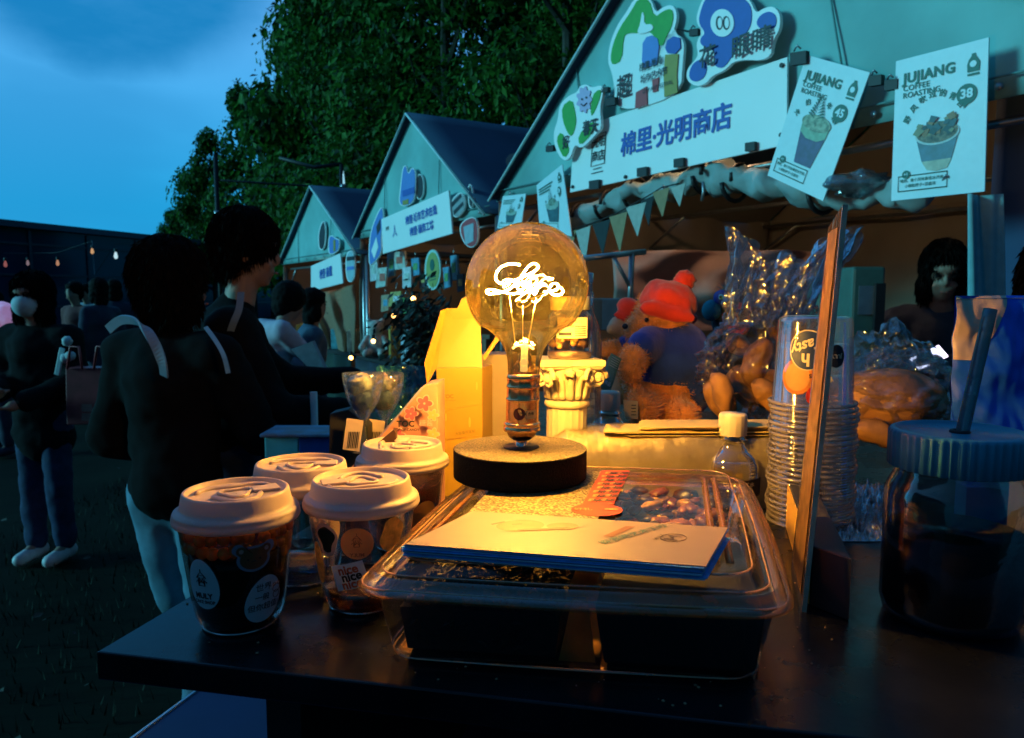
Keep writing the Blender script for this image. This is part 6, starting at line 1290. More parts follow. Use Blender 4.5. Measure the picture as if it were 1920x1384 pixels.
MB().loft([[cc + rzc @ (p - cc) for p in sq(r * sc_, z)] for r, z in ((50, Z(690)), (55, Z(687)), (57, Z(683)), (60, Z(682)), (60, Z(671)))], False, True, True).build('abacus', M_pl, colt)
zt = Z(671)
jar = thing('nut_jar', 'clear jar of nuts with a printed label standing on the plaster column', 'jar', V((cx + .002, YP, zt))); jc = V((cx + .003, YP, zt))
M_gl = clear('jar_glass', (.93, .95, .93), .10, .04, edge=.85)
MB().lathe([(.001, .0005), (.0275, .0008), (.029, .004), (.029, .050), (.0275, .056), (.023, .060), (.0225, .066)], jc, 48).build('jar_wall', M_gl, jar)
MB().lathe([(.0005, .001), (.028, .0012), (.0285, .005), (.0285, .008), (.0005, .009)], jc, 40).build('jar_foot', mat('pink_foot', (.55, .36, .28), .4), jar)
MB().lathe([(.024, .062), (.0255, .0625), (.0255, .078), (.0245, .0795), (.0005, .0795)], jc, 48, fr=lambda a, z: 1 + .01 * sin(a * 40)).build('jar_lid', mat('clear_grey_lid', (.35, .36, .30), .3), jar)
rd = random.Random(6); M_nut = mat('nut', (.52, .28, .09), .45, var=.4, scale=90, bump=.5, bscale=120)
for k in range(46):
    a, r, z = rd.uniform(0, 2 * pi), .023 * sqrt(rd.uniform(.4, 1)), .013 + .026 * rd.random()
    MB().ball(jc + V((r * cos(a), r * sin(a), z)), .0052, 8, 6, (1.2, .8, .8), Matrix.Rotation(rd.uniform(0, 6), 3, 'Z')).build('nut', M_nut, jar)
def jl(x, y, e=0): r = .0293 + e; a = atan2(-jc.y, -jc.x) + .15 + x / r; return jc + V((r * cos(a), r * sin(a), .040 + y))
MB().grid(lambda u, v: jl(-.021 + .042 * u, -.013 + .026 * v), 14, 1).build('jar_label', mat('jar_label_paper', (.72, .60, .40), .6), jar)
text('坚果  NUTS', lambda x, y: jl(x * .0045, .008 + y * .0045, .0004), M_ink, jar); text('净含量 200g', lambda x, y: jl(x * .003, .002 + y * .003, .0004), M_ink, jar)
MB().grid(lambda u, v: jl(-.019 + .017 * u, -.0095 + .004 * v, .0004), 6, 1).build('label_bar', M_ink, jar)
for k in range(5): MB().grid(lambda u, v: jl(.002 + .016 * u, -.010 + .0028 * k + .001 * v, .0004), 5, 1).build('label_row', M_ink, jar)
# tall clear bottle behind the bulb
bb_ = at(1098, 560, 1.06); t = thing('glass_bottle', 'slim clear glass bottle just behind the right side of the bulb', 'bottle', V((bb_.x, bb_.y, T)))
zb2 = lambda py: zat(py, 1.06)
MB().lathe([(.001, T + .001), (.022, T + .002), (.023, T + .01), (.023, zb2(640)), (.020, zb2(615)), (.0115, zb2(585)), (.010, zb2(560)), (.0118, zb2(556)), (.0118, zb2(550)), (.0095, zb2(546)), (.0095, zb2(518)), (.0105, zb2(516))], V((bb_.x, bb_.y, 0)), 32).build('glass', M_gl, t)
MB().lathe([(.0108, zb2(530)), (.0108, zb2(512)), (.001, zb2(510))], V((bb_.x, bb_.y, 0)), 24).build('cap', mat('steel_cap', (.5, .52, .5), .25, metal=1), t)

# ================================================================ water bottles
def bottle(lb, px, pycap0, pycap1, Y, r, tint, lbl):
    o = V((at(px, 800, Y).x, Y, 0)); z = lambda py: zat(py, Y); t = thing('water_bottle', lb, 'water bottle', V((o.x, Y, T)), 'small water bottles'); cr_ = r * .50
    z1, z0 = z(pycap0), z(pycap1); M_cap = mat('white_cap', (.62, .54, .42), .45)
    MB().lathe([(cr_ * .98, z0), (cr_, z0 + .002), (cr_, z1 - .004), (cr_ * .9, z1 - .0005), (.0005, z1)], o, 60, fr=lambda a, zz_: 1 + .012 * sin(a * 44)).build('cap', M_cap, t)
    MB().lathe([(cr_ * .9, z0 + .001), (cr_ * .92, z0 - .003), (cr_ * 1.15, z0 - .0045), (cr_ * .95, z0 - .006), (cr_ * .95, z0 - .012), (r * .66, z0 - .018), (r * .86, z0 - .026), (r * .97, z0 - .036), (r, z0 - .045), (r, T + .012), (r * .9, T + .003), (.001, T + .002)], o, 48).build('bottle_wall', clear('bottle_' + tint[0], tint[1], .08, .04, edge=.9), t)
    MB().lathe([(.0005, z0 - .030), (r * .88, z0 - .030), (r * .96, z0 - .040), (r * .97, T + .012), (r * .86, T + .005), (.0005, T + .004)], o, 40).build('water', clear('water_' + tint[0], tint[2], .04, .03, edge=.5), t)
    MB().lathe([(r + .0004, T + .018), (r + .0004, z0 - .050)], o, 48).build('label_band', lbl, t)
    a0 = atan2(-o.y, -o.x)
    text('饮用天然水', lambda x, y: o + V(((r + .0008) * cos(a0 + .3 + x * .008 / r), (r + .0008) * sin(a0 + .3 + x * .008 / r), z0 - .056 + y * .006)), M_card, t, bold=.02)
    return t
bottle('small water bottle with a white cap and black label right behind the container', 1374, 774, 815, .93, .0345, ('warm', (.93, .93, .88), (.90, .88, .80)), mat('black_label', (.02, .012, .015), .4))
bottle('water bottle with a white cap farther back, in front of the teddy bear', 1141, 733, 768, 1.12, .0335, ('dim', (.80, .72, .62), (.65, .55, .48)), mat('dark_label', (.05, .03, .03), .4))
# wrapped pack of lids (pillow) with wooden stirrers on top
Yk = .965
M_wrap = mat('wrapped_pack', (.48, .42, .30), .4, var=.22, scale=30, bump=.9, bscale=30)
pkx0, pkx1 = at(1008, 850, Yk).x, at(1475, 850, Yk).x
pk2 = thing('wrapped_pack', 'long clear-wrapped pack of pale lids lying behind the container', 'pack', V(((pkx0 + pkx1) / 2, Yk, T)))
def pg(u, v):
    x = pkx0 + (pkx1 - pkx0) * u; th = pi * v; e = min(1, min(u, 1 - u) * 9) ** .5; hh = (zat(806 - 4 * sin(u * 3), Yk) - T) * (.55 + .45 * e)
    wv = .0002 * sin(u * 240) + .003 * noise.noise(V((u * 14, v * 4, 0))); c_, s_ = cos(th), sin(th); pw_ = .45
    return V((x, Yk - (.05) * (abs(c_) ** pw_) * (1 if c_ > 0 else -1) * (.7 + .3 * e), T + hh * (s_ ** pw_) + wv))
MB().grid(pg, 260, 26).build('lids_inside', M_wrap, pk2)
FW_ = clear('pack_film', (.96, .94, .88), .06, .16, bump=.4, bscale=16, haze=.06, hazecol=(.6, .5, .3), edge=.6)
def pg2(u, v):
    p = pg(u, v); c_ = V((p.x, Yk, T + .03)); d = (p - c_).normalized(); return p + d * (.002 + .003 * abs(noise.noise(V((u * 22 + v * 6, v * 5, 3))))) 
MB().grid(pg2, 200, 30).build('film', FW_, pk2)
M_wood = mat('pale_birch', (.58, .43, .16), .6, var=.08, scale=40); rd = random.Random(14)
pl = thing('paper_bag_stack', 'fan of flat pale yellow paper sleeves lying on the wrapped pack', 'paper sleeves', V((at(1280, 800, Yk).x, Yk, zat(806, Yk))))
for k in range(11):
    xa, xb = at(1128 + 14 * k * (k < 4) + rd.uniform(-5, 5) + (60 if k > 6 else 0), 800, Yk).x, at((1292 if k % 3 == 0 else 1445) + rd.uniform(-12, 12), 800, Yk).x
    z = zat(811, Yk) + .0013 * k; y0 = Yk - .036 + rd.uniform(-.004, .006); tl_ = rd.uniform(-.004, .004)
    MB().slab([V((xa, y0 + tl_, z)), V((xa + .012, y0 - .004, z)), V((xb, y0 - tl_, z + .0005)), V((xb, y0 + .055, z + .0005)), V((xa + .01, y0 + .055, z))], (0, 0, .0008)).build('paper_sleeve', M_wood, pl)

# ================================================================ teddy bear (plain) and other plush
YT = 1.46; S = lambda px, py, dy=0.0: at(px, py, YT + dy)
M_fur = mat('brown_fur', (.80, .30, .06), .9, var=.25, scale=50, bump=1, bscale=160, sheen=.6); M_knit = mat('navy_knit', (.010, .045, .34), .9, var=.25, scale=30, bump=.5, bscale=90, sheen=.3)
M_rknit = mat('red_knit', (.85, .05, .02), .85, var=.15, scale=30, bump=.5, bscale=90, sheen=.4); M_ffur = mat('cream_fur', (.45, .36, .24), .9, bump=1, bscale=120)
def tuft(name, src, m, parent, n, ln, seed=1):
    me = src.data; rd = random.Random(seed); polys = me.polygons; b = MB(); org = wloc(parent)
    for _ in range(n):
        p = polys[rd.randrange(len(polys))]; c_ = p.center + org; nn = (p.normal + V((rd.gauss(0, .35), rd.gauss(0, .35), rd.gauss(0, .35) - .2))).normalized(); u = nn.orthogonal().normalized() * .0009
        b.add([c_ - u, c_ + u, c_ + nn * ln * rd.uniform(.5, 1.2)], [(0, 1, 2)])
    return b.build(name, m, parent, kind='stuff')
tb = thing('teddy_bear', 'sitting brown teddy bear in a plain navy jumper and red knitted cap', 'teddy bear', V((S(1240, 780).x, YT, T + .003)))
px = YT / FPX
bp_ = [('b', S(1236, 606), 54 * px, (1, .95, .9)), ('b', S(1198, 618, -.01), 30 * px, (1, 1, .8)), ('b', S(1284, 572, .01), 17 * px, (1, .6, 1)), ('b', S(1208, 562, .03), 15 * px, (1, .6, 1)), ('b', S(1245, 710), 80 * px, (1, .9, 1.05)),
       ('c', S(1210, 655, -.04), S(1188, 672, -.10), 26 * px, 26 * px), ('b', S(1184, 682, -.115), 28 * px, (.9, .9, 1.25)), ('c', S(1200, 650, .05), S(1148, 655, .02), 20 * px, 18 * px), ('b', S(1140, 655, .02), 21 * px, (1, .9, .8)),
       ('c', S(1235, 760, -.03), S(1204, 770, -.12), 33 * px, 29 * px), ('b', S(1200, 762, -.125), 31 * px, (.8, .9, 1.15)), ('c', S(1262, 765, -.05), S(1282, 782, -.11), 31 * px, 28 * px)]
bo = clay('body', bp_, .007, M_fur, tb, .004, 30, smooth=2); tuft('fur', bo, M_fur, tb, 16000, .008)
bj = clay('jumper', [('b', S(1252, 684), 86 * px, (1, .92, 1.05)), ('b', S(1278, 716), 74 * px, (.9, .9, 1)), ('b', S(1244, 640), 60 * px, (1.05, .9, .7)), ('c', S(1222, 645, -.04), S(1202, 652, -.085), 32 * px, 30 * px), ('c', S(1214, 645, .05), S(1172, 652, .03), 30 * px, 27 * px)], .007, M_knit, tb, .006, 10)
cap_ = clay('knitted_cap', [('b', S(1254, 566), 54 * px, (1.06, .98, .78), Matrix.Rotation(.25, 3, 'Y')), ('c', S(1212, 578, -.05), S(1296, 596, -.05), 13 * px, 13 * px), ('c', S(1212, 578, .03), S(1296, 596, .03), 13 * px, 13 * px)], .006, M_rknit, tb, .006, 25)
MB().ball(S(1284, 526), 19 * px, 16, 12, nz_=.3, ns=6).build('pompom', M_rknit, tb)
MB().ball(S(1172, 612, -.04), 5.5 * px, 10, 8).build('nose', M_ink, tb); MB().ball(S(1212, 600, -.05), 4 * px, 10, 8).build('eye', M_ink, tb)
q4 = [S(1146, 662, -.13), S(1166, 673, -.13), S(1142, 738, -.14), S(1124, 727, -.14)]
tg = thing('hang_tag', 'curled green and cream paper tag hanging from the teddy bear\'s paw', 'tag', (q4[2] + q4[3]) / 2)
q = quad(q4[0], q4[1], q4[2], q4[3]); b = MB(); b.grid(lambda u, v: q(u, v, .004 * sin(v * 6)), 4, 16).build('tag_green', mat('tag_green', (.16, .34, .26), .5, var=.1), tg, thick=.0008)
b = MB(); q_2 = quad(q4[3], q4[2], at(1131, 744, YT - .14), at(1106, 722, YT - .14)); b.grid(lambda u, v: q_2(u, v, 0), 2, 3).build('tag_cream', mat('tag_cream', (.6, .5, .22), .5), tg, thick=.0008)
for k in range(5): MB().tube([q(.15, .92 - k * .06, .0045), q(.85, .92 - k * .06, .0045)], .0005, 3).build('tag_line', M_white, tg)
text('样品', lambda x, y: q(.5 + x * .3, .2 + y * .12, .006), M_white, tg, bold=.02)
lt_ = thing('leg_tag', 'cream care label sewn beside the teddy bear\'s foot', 'label', S(1184, 785, -.16)); MB().slab([S(1172, 784, -.17), S(1196, 786, -.17), S(1196, 752, -.17), S(1168, 750, -.17)], (0, .001, 0)).build('label_paper', mat('care_label', (.62, .50, .30), .6), lt_)
for k in range(4): MB().box(S(1188, 760 + k * 6, -.1715), (.008, .0005, .0014)).build('label_row', M_ink, lt_)
# second plush behind: cream muzzle, red cap
p2 = thing('plush_toy', 'smaller plush with a pale face and red cap peeping out behind the teddy bear', 'plush toy', V((S(1165, 780, .16).x, YT + .16, T + .003)))
clay('body', [('b', S(1162, 612, .16), 24 * px, (1, 1, 1)), ('b', S(1146, 618, .14), 15 * px, (1, 1, 1)), ('b', S(1175, 700, .16), 50 * px, (.9, .8, 1.4))], .009, M_ffur, p2, .004, 25)
clay('cap', [('b', S(1180, 578, .16), 26 * px, (1.1, 1, .85), Matrix.Rotation(.5, 3, 'Y')), ('c', S(1154, 590, .14), S(1184, 604, .14), 7 * px, 9 * px)], .007, M_rknit, p2)
p3 = thing('plush_toy', 'blue and teal bird plush with a shaggy crest, right of the teddy bear', 'plush toy', V((S(1375, 780, .2).x, YT + .2, T + .003)))
px3 = (YT + .2) / FPX; S3 = lambda a, c_, d=0: at(a, c_, YT + .2 + d)
clay('body', [('b', S3(1378, 650), 42 * px3, (1, .9, 1.5)), ('b', S3(1365, 600), 34 * px3, (1, .9, 1.2)), ('b', S3(1372, 562), 24 * px3, (1.1, 1, .85))], .008, mat('ink_blue_plush', (.008, .02, .03), .9, var=.3, bump=1, bscale=120, sheen=.1), p3, .005, 25)
MB().ball(S3(1352, 558, -.03), 14 * px3, 14, 10).build('cheek', mat('royal_blue_plush', (.02, .07, .38), .8, bump=1), p3); MB().ball(S3(1352, 557, -.045), 5 * px3, 12, 8).build('eye_ring', mat('cyan_ring', (.1, .5, .7), .4), p3); MB().ball(S3(1351, 557, -.050), 2.6 * px3, 10, 8).build('eye', M_ink, p3)
MB().ball(S3(1334, 582, -.02), 18 * px3, 14, 10, (1, 1, 1.1)).build('wing', mat('teal_plush', (.03, .22, .28), .9, bump=1, bscale=120), p3)
b = MB(); rd = random.Random(4)
for k in range(160):
    o = S3(1378 + rd.uniform(-18, 16), 548 + rd.uniform(-8, 6), rd.uniform(-.03, .03)); d = V((rd.gauss(.2, .5), rd.gauss(0, .4), rd.uniform(.2, 1))).normalized() * .028; u = d.orthogonal().normalized() * .0016; b.add([o - u, o + u, o + d], [(0, 1, 2)])
b.build('crest', mat('teal_tuft', (.02, .14, .20), .8), p3, kind='stuff')
MB().ball(S3(1385, 600, -.03), 28 * px3, 16, 12, (.85, .8, 1.15)).build('red_belly', M_rknit, p3)

# ================================================================ bread in clear bags
M_br = mat('bread_crust', (.34, .12, .025), .42, var=.45, scale=22, bump=.7, bscale=60, var2=(.60, .30, .08)); M_br2 = mat('bread_pale', (.42, .20, .06), .6, var=.35, scale=20, bump=.6, bscale=60)
BG = clear('bread_bag_film', (.82, .81, .79), .05, .12, bump=1, bscale=60, haze=.02, hazecol=(.5, .5, .5), edge=.42)
def bagmesh(name, c, r, sc3, amp, ns, m, parent, spike=None):
    b = MB(); seg, rings = 120, 80; vs = []; fs = []
    for i in range(rings + 1):
        th = pi * i / rings
        for k in range(seg):
            a = 2 * pi * k / seg; d = V((sin(th) * cos(a), sin(th) * sin(a), cos(th)))
            rid = abs(noise.noise(d * ns + c)) * 2 + .6 * abs(noise.noise(d * ns * 2.7 + c * 2)); rr__ = 1 + amp * (.5 - min(rid, .85))
            q_ = V((d.x * sc3[0], d.y * sc3[1], d.z * sc3[2])) * r * rr__
            if spike: q_ += spike(d, q_)
            p_ = q_ + c; p_.z = max(p_.z, T + .002); vs.append(p_)
    for i in range(rings):
        for k in range(seg): k2 = (k + 1) % seg; fs.append((i * seg + k, (i + 1) * seg + k, (i + 1) * seg + k2, i * seg + k2))
    return b.add(vs, fs, True).build(name, m, parent)
Y5 = 1.22
S5 = lambda a, c_, d=0: at(a, c_, Y5 + d); p5 = Y5 / FPX
bg1 = thing('bread_bag', 'tall crinkled clear bag full of long buns, gathered top rising beside the tilted panel', 'bread bag', V((S5(1440, 780).x, Y5, T)))
def buns(L_, parent, m, Yc):
    for (x0, y0, x1, y1, r, dy) in L_:
        a, c_ = at(x0, y0, Yc + dy), at(x1, y1, Yc + dy); rr__ = r * Yc / FPX; d = (c_ - a); n = 9; b = MB()
        pts = [a + d * (k / n) + V((0, 0, .006 * sin(pi * k / n))) for k in range(n + 1)]; rad = [max(.002, rr__ * (sin(pi * (k + .35) / (n + .7)) ** .45) * (1 + .08 * noise.noise(pts[k] * 40))) for k in range(n + 1)]
        b.tube(pts, rad, 20); 
        for v in b.v: v += V((noise.noise(v * 45), noise.noise(v * 45 + V((3, 0, 0))), noise.noise(v * 45 + V((0, 3, 0))))) * rr__ * .30
        b.build('bun', m, parent)
buns([(1330, 715, 1370, 790, 26, -.02), (1385, 690, 1410, 770, 24, .02), (1440, 640, 1400, 720, 24, .0), (1345, 770, 1395, 690, 20, .05), (1425, 760, 1470, 700, 26, .0), (1470, 620, 1500, 700, 26, .04), (1500, 760, 1540, 690, 26, .03), (1440, 600, 1480, 640, 22, .06), (1360, 640, 1400, 660, 20, .07)], bg1, M_br, Y5)
buns([(1345, 700, 1360, 775, 19, -.055), (1415, 715, 1455, 770, 20, -.05)], bg1, M_br2, Y5)
def spk1(d, q_): 
    k = max(0, d.z - .1); return V((k * .055, 0, k * .015))
bagmesh('bag_film', S5(1415, 680), 108 * p5, (.95, .6, 1.0), .30, 3.4, BG, bg1, spk1)
CT = clear('bag_top_film', (.66, .72, .78), .12, .14, bump=1, bscale=55, haze=.08, hazecol=(.32, .36, .4), edge=.7)
b = MB()
def top_(u, v):   # pleated gathered collar fanning up
    a = u * 2 * pi; y = 610 - 150 * v; cxp = 1430 + 60 * v + 0 * u; w_ = (60 + 45 * v + 14 * sin(a * 9 + v * 3) * v + 8 * sin(a * 23 + 2)) 
    p = at(cxp + w_ * cos(a) * 1.05, y - 26 * sin(a * 2.3 + 1) * v + 14 * sin(a * 7) * v + (40 * v if cos(a) < -.2 else 0) * 0, Y5 + .0); p.y += .045 * sin(a) + .006 * sin(a * 17 + v * 4); p += V((noise.noise(V((u * 40, v * 6, 1))), 0, noise.noise(V((u * 30, v * 8, 5))))) * .010; return p
b.grid(top_, 260, 26, True); b.build('bag_collar', CT, bg1)
Y6 = 1.12; bg2 = thing('bread_bag', 'low clear bag holding one big round loaf, right of the stack of clear cups', 'bread bag', V((at(1690, 840, Y6).x, Y6, T)))
lf = MB(); lc_ = at(1665, 752, Y6); rl_ = 84 * Y6 / FPX
seg, rings = 64, 40; vs = []
for i in range(rings + 1):
    th = pi * i / rings
    for k in range(seg):
        a = 2 * pi * k / seg; d = V((sin(th) * cos(a), sin(th) * sin(a), cos(th))); r_ = rl_ * (1 + .10 * abs(cos(a * 2.5 + .6)) * sin(th) + .05 * noise.noise(d * 3)); p_ = lc_ + V((d.x * r_ * 1.15, d.y * r_ * .8, d.z * r_ * .72)); p_.z = max(p_.z, T + .003); vs.append(p_)
lf.add(vs, [(i * seg + k, (i + 1) * seg + k, (i + 1) * seg + (k + 1) % seg, i * seg + (k + 1) % seg) for i in range(rings) for k in range(seg)], True).build('loaf', M_br2, bg2)
buns([(1600, 800, 1680, 832, 24, -.05)], bg2, M_br, Y6)
bagmesh('bag_film', at(1680, 745, Y6), 112 * Y6 / FPX, (1.05, .7, .78), .26, 3.0, clear('bread_bag_film2', (.84, .86, .86), .10, .12, bump=1, bscale=60, haze=.02, edge=.35), bg2)
MB().grid(lambda u, v: at(1605 + 185 * u, 700 - (92 * sin(pi * (u * .85 + .08)) ** .7) * v - 12 * sin(u * 14) * v, Y6 + .02) + V((0, .05 * v + .015 * noise.noise(V((u * 12, v * 6, 2))), .006 * noise.noise(V((u * 20, v * 8, 7))))), 90, 20, False).build('bag_collar', clear('bag_top_film2', (.60, .74, .76), .22, .12, bump=1, bscale=45, haze=.12, hazecol=(.15, .35, .38), edge=1), bg2)

# ================================================================ stack of clear cups (inverted)
Y7 = .865; o7 = V((at(1521, 860, Y7).x, Y7, T)); stk = thing('cup_stack', 'tall stack of upside-down printed clear plastic cups behind the tilted panel', 'cup stack', o7)
M_cs = clear('stack_cup', (.95, .94, .93), .05, .10, edge=.40, haze=.05, hazecol=(.7, .6, .5)); M_csr = clear('stack_rim', (.85, .83, .80), .22, .14, edge=.8, haze=.30, hazecol=(.62, .55, .48))
nC = 24; rt_, rb_, hC = .0392, .0475, .102; ztop = zat(590, Y7) - T; pitch_ = (ztop - hC) / (nC - 1)
for k in range(nC):
    z = k * pitch_; lean_ = .0016 * sin(k * 1.3); oc = o7 + V((lean_, 0, 0))
    if k == nC - 1 or k % 6 == 0:
        MB().lathe([(.0005, z + hC), (rt_ * .85, z + hC - .001), (rt_, z + hC - .004), (rt_ + .0008, z + hC - .008), (rb_ - .003, z + .004), (rb_ - .002, z + .003)], oc, 64).build('cup', M_cs, stk)
    MB().tube([oc + V(((rb_ - .0005) * cos(a * pi / 24), (rb_ - .0005) * sin(a * pi / 24), z + .0022)) for a in range(48)], .0021, 6, closed=True).build('cup_rim', M_csr, stk)
def cw(x, z, e=0): 
    zt_ = (nC - 1) * pitch_; f = (z - zt_) / hC; r = rb_ + (rt_ - rb_) * f + .0006 + e; a = atan2(-o7.y, -o7.x) + x / r; return o7 + V((r * cos(a), r * sin(a), z))
zt_ = (nC - 1) * pitch_; M_nv = mat('logo_navy', (.01, .03, .12), .5)
def cws(pts, m, nm, e=0): 
    cx = sum(p[0] for p in pts) / len(pts); cy_ = sum(p[1] for p in pts) / len(pts); n = len(pts); vs = [cw(cx, cy_, e)]
    for k in (.5, 1): vs += [cw(cx + (x - cx) * k, cy_ + (y - cy_) * k, e) for x, y in pts]
    MB().add(vs, [(0, 1 + i, 1 + (i + 1) % n) for i in range(n)] + [(1 + i, 1 + n + i, 1 + n + (i + 1) % n, 1 + (i + 1) % n) for i in range(n)], True).build(nm, m, stk)
zL = zt_ + .068; zL = zt_ + .064; cws(ell(-.008, zL, .0205, .0225), M_card, 'logo_ring'); cws(ell(-.008, zL, .0192, .0212), M_nv, 'logo_disc', .0003)
rt = R(200); text('Tasty', lambda x, y: cw(-.008 + (x * cos(rt) - y * sin(rt)) * .0165, zL + .006 + (x * sin(rt) + y * cos(rt)) * .0165, .0006), M_card, stk, bold=.02, shear=.3); text('h', lambda x, y: cw(-.010 - x * .019, zL - .010 - y * .019, .0006), M_card, stk, bold=.03)
cws(ell(.0225, zL - .006, .0095, .0125), M_ink, 'dark_shield', .0008); text('JULY', lambda x, y: cw(.0225 - x * .006, zL - .006 - y * .006, .0012), M_card, stk, bold=.02)
cws(ell(-.019, zt_ + .034, .0185, .0195), mat('printed_orange', (.80, .26, .04), .5, var=.2, trl=.4), 'printed_fruit', -.0006); cws(ell(-.019, zt_ + .034, .0145, .0155), mat('printed_peach', (.85, .42, .12), .5, var=.2, trl=.4), 'printed_fruit', -.0003)
cws(ell(.004, zt_ + .014, .012, .0125), mat('printed_red', (.75, .04, .02), .5, trl=.4), 'printed_berry'); text('DEPS', lambda x, y: cw(.001 - x * .006, zt_ + .036 - y * .006, .0004), M_ink, stk, bold=.02)
cws([(.004, zt_ + .030), (.018, zt_ + .036), (.020, zt_ + .031), (.006, zt_ + .025)], M_card, 'ribbon_print')
for k in range(5): text('恋上水果茶', lambda x, y: cw(-.012 - y * .0046 + k * .0085 - .012, .10 - k * .012 + x * .0046, .0012 + .003), M_ink, stk, bold=.01)

# ================================================================ tilted clear panel
tz_ = T; pn = thing('acrylic_sign', 'thin clear acrylic sign panel seen nearly edge-on, leaning right beside the cup stack', 'sign holder', on(1512, 1148, T))
B0 = on(1512, 1148, T); 
Tp = at(1590, 384, B0.y + .004); VD = dirv(90 - 16); Lp = .11
AM = clear('reflection_tinted_acrylic', (.62, .40, .26), .30, .10, bump=.5, bscale=26, haze=.14, hazecol=(.30, .14, .06), edge=.9)  # woody reflections put into the amber tint and haze
nrm = (Tp - B0).cross(VD).normalized() * .0040
pn_q = [B0, B0 + VD * Lp, Tp + VD * (Lp * .80) + V((0, 0, -.010)), Tp]
MB().slab(pn_q, nrm).build('panel', AM, pn, bevel=.0006)
MB().slab([B0 - VD * .0012 + nrm * 0, B0 - VD * .0002, Tp - VD * .0002, Tp - VD * .0012], nrm).build('polished_edge', mat('acrylic_edge', (.60, .42, .30), .18, var=.3, scale=40, spec=.8), pn)
fr_ = MB(); fr_.slab([p + nrm * 1.05 for p in (B0 + VD * .012 + (Tp - B0) * .03, B0 + VD * (Lp * .86) + (Tp - B0) * .03, Tp + VD * (Lp * .66) - (Tp - B0) * .05, Tp + VD * .012 - (Tp - B0) * .05)], nrm * .1)
fr_.build('reflection_sheet', mat('woody_reflection', (.09, .045, .02), .35, var=.5, scale=70, var2=(.26, .13, .05)), pn)  # mottled brown sheet stands for woody reflections in the acrylic
# small yellow box behind its foot; lit side and shaded front put into colour
yb2 = thing('card_box', 'small yellow box, its lit left side and shaded front painted in, behind the foot of the acrylic panel', 'box', on(1545, 1050, T))
k0, k1, k2 = on(1519, 1135, T), on(1476, 990, T), on(1592, 1165, T); kk = k2 + (k1 - k0); zh = .052
k0h, k1h, k2h = V((k0.x, k0.y, T + zh)), V((k1.x, k1.y, T + zh)), 0
MB().slab([k0, k2, kk, k1], (0, 0, zh)).build('box_body', mat('shaded_card', (.035, .030, .032), .6), yb2, bevel=.001)
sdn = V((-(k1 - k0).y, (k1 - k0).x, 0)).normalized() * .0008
MB().slab([k0 + sdn + V((0, 0, .001)), k1 + sdn + V((0, 0, .001)), k1 + sdn + V((0, 0, zh - .001)), k0 + sdn + V((0, 0, zh - .001))], sdn).build('lit_side', mat('lit_card', (.75, .42, .08), .5, var=.1, scale=15), yb2)

# ================================================================ screw jar with straw
Y8 = .60; o8 = V((at(1797, 840, Y8).x, Y8, 0)); zz8 = lambda py: zat(py, Y8); r8 = .0508
jr = thing('screw_jar', 'clear jar with a ribbed teal screw lid and a straw, right foreground', 'jar', V((o8.x, Y8, T))); M_tl = mat('teal_lid', (.035, .24, .36), .42, var=.08, bump=.1, bscale=80)
zl0, zl1 = zz8(876), zz8(806)
MB().lathe([(r8 * .97, zl0), (r8 * 1.0, zl0 + .001), (r8, zl1 - .003), (r8 * .985, zl1 - .0008), (r8 * .95, zl1), (r8 * .90, zl1 + .0002), (r8 * .88, zl1 - .002), (.0005, zl1 - .0022)], o8, 288, fr=lambda a, z: 1 + (.011 * (1 if sin(a * 48) > 0 else -1) if z < zl1 - .002 else 0)).build('lid', M_tl, jr)
MB().lathe([(r8 * .88, zl0 + .002), (r8 * .90, zl0 - .006), (r8 * .98, zl0 - .014), (r8 * 1.03, zl0 - .022), (r8 * 1.03, T + .014), (r8 * .98, T + .004), (.001, T + .002)], o8, 72).build('jar_wall', clear('jar_shaded_glass', (.40, .44, .50), .04, .08, edge=.32, bump=.2, bscale=30), jr)  # shade around the lower jar put into a dark tint
MB().lathe([(.0005, zz8(992)), (r8 * .985, zz8(992)), (r8 * .985, T + .014), (r8 * .92, T + .006), (.0005, T + .005)], o8, 56).build('shade_fill', mat('shade_fill', (.012, .008, .006), .2), jr)  # black fill stands for the lower jar lost in shade
lr_ = clear('lid_gasket', (.4, .45, .5), .3, .1); MB().tube([o8 + V((.006 * cos(a * pi / 12) + at(1800, 806, Y8).x - o8.x, .006 * sin(a * pi / 12), zl1 - .0015)) for a in range(24)], .0018, 6, closed=True).build('straw_collar', M_blk, jr)
sa, sb = at(1798, 880, Y8), at(1858, 578, Y8 + .02); sb = at(1857, 580, Y8 + .01); sa = at(1800, 830, Y8)
MB().tube([sa.lerp(sb, k / 12) for k in range(13)], .0050, 20).build('straw', clear('straw_plastic', (.28, .42, .48), .18, .1, haze=.55, hazecol=(.16, .28, .33), bump=.2), label='wide translucent straw leaning out of the teal-lidded jar', cat='straw')
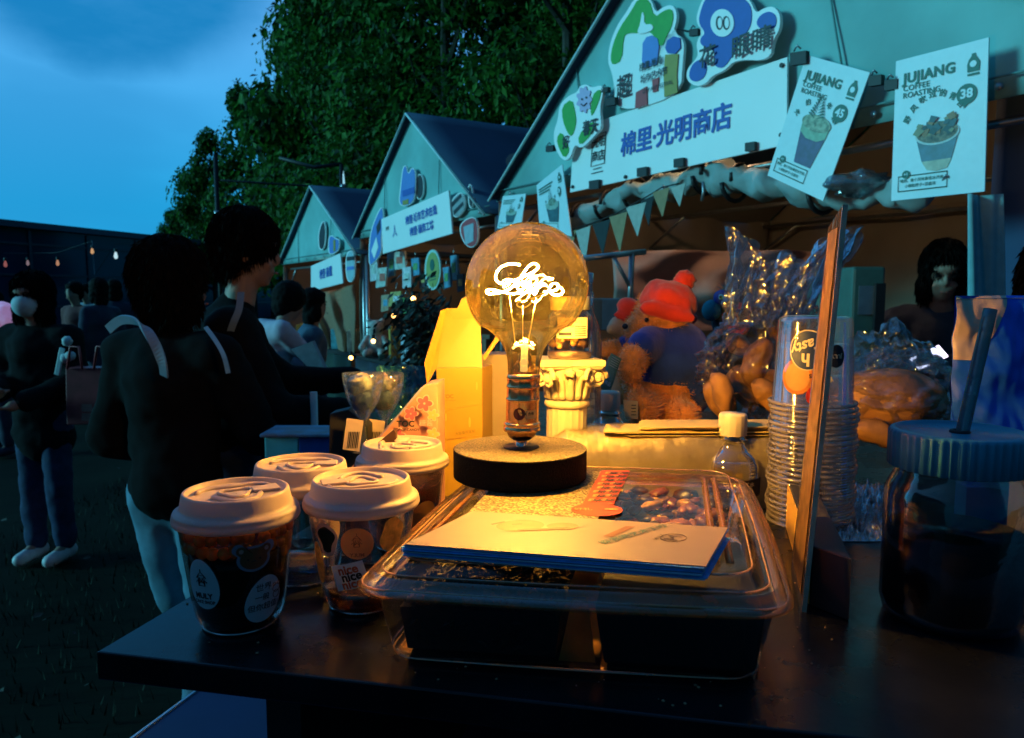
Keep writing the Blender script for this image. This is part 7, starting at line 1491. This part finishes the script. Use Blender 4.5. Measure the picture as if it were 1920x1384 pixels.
# ================================================================ blue pouch
Y9 = .80; M_pb = mat('royal_blue_pouch', (.006, .12, .80), .45, var=.10, scale=8, bump=.5, bscale=14, coat=.1); M_pc = mat('cream_pouch', (.66, .50, .38), .5, var=.05)
po = thing('blue_pouch', 'big royal blue stand-up pouch with a cream corner at the right edge', 'pouch', V((at(1880, 900, Y9).x, Y9, T)))
def pog(u, v, back=0):
    x = 1792 - 8 * sin(v * 3) + (1990 - 1785) * u; y = 905 - (350 + 2 * u) * v; p = at(x, y, Y9); bl_ = .035 * sin(pi * u) ** .6 * (1 - v) ** .5; p.y += (bl_ if back else -bl_) + .008 * noise.noise(V((u * 4, v * 5, back))) + .003 * noise.noise(V((u * 14, v * 11, 9))); return p
corner = lambda u, v: v > .42 + 0 and (1 - v) * 350 < 118 - u * 205 * 1.18 + 0
MB().grid(lambda u, v: pog(u, v), 60, 70).build('front_panel', M_pb, po); MB().grid(lambda u, v: pog(u, v, 1), 30, 30).build('back_panel', M_pb, po)
zb_ = pog(0, 0).z; MB().add([pog(0, 0) , pog(1, 0), V((pog(1, 0).x, Y9, T)), V((pog(0, 0).x, Y9, T))], [(0, 1, 2, 3)]).build('gusset', M_pb, po, thick=.02)
b = MB(); 
def cog(a, c_):  # triangle: top edge to the left edge
    u = a * .46 * (1 - .62 * c_); v = 1 - c_ * .34; p = pog(u, v); p.y -= .0012; return p
b.grid(lambda a, c_: cog(a, c_), 20, 20).build('cream_corner', M_pc, po)
MB().tube([pog(u / 20, .985) - V((0, .0015, 0)) for u in range(21)], .0006, 4).build('seam', mat('seam_blue', (.2, .3, .5), .5), po)
MB().box(at(1924, 960, .74), (.02, .03, .16)).build('cream_carton', M_card, label='cream carton sliver at the right edge below the blue pouch', cat='carton', bevel=.003)
# crumpled film on the counter
b = MB(); FC = clear('dark_cling_film', (.45, .42, .45), .45, .16, bump=1, bscale=120, haze=.05, edge=1.0)
def cf_(u, v):
    p = on(1545 + 165 * u, 1015 - 105 * v + 0, T + .001); n_ = abs(noise.noise(V((u * 9, v * 7, 0)))) + .6 * abs(noise.noise(V((u * 21, v * 17, 3)))) ; return p + V((.004 * noise.noise(V((u * 17, v * 11, 5))), 0, .030 * n_ * sin(pi * min(1, u * 1.1 + .02)) ** .5 * sin(pi * v) ** .4))
b.grid(cf_, 150, 90, False).build('cling_film', FC, label='crumpled dark cling film heaped between the acrylic panel and the jar', cat='cling film')

# crumbs and specks on the counter and lid
b = MB(); rd = random.Random(77)
for k in range(150):
    p = on(rd.uniform(230, 1560), rd.uniform(1080, 1330), T + .0006) if k % 3 else cf(rd.uniform(.19, .29), rd.uniform(.05, .30), .0765); s_ = rd.uniform(.0003, .0011)
    if (p - A0).dot(V((U0.y, -U0.x, 0))) > -.004 or p.x < A0.x + .02: continue
    b.ball(p, s_, 5, 4, (1.3, 1, .7), nz_=.5)
b.build('crumbs', mat('crumb', (.35, .22, .12), .8, var=.5, scale=200), label='scattered tiny crumbs on the black counter and the container lid', cat='crumbs', kind='stuff')
# litter on the ground
b = MB()
for k in range(90):
    x, y = rd.uniform(-3.4, -.3), rd.uniform(1.6, 6.5); a = rd.uniform(0, 6.3); s_ = rd.uniform(.012, .035); c = V((x, y, .004)); u = V((cos(a), sin(a), .1)) * s_; w_ = V((-sin(a), cos(a), .15)) * s_ * .6
    b.add([c - u, c + w_ + V((0, 0, .008)), c + u, c - w_], [(0, 1, 2, 3)])
b.build('fallen_leaves', mat('fallen_leaf', (.05, .045, .03), .8, var=.6, scale=3), label='fallen leaves and scraps scattered over the dark turf', cat='leaves', kind='stuff')
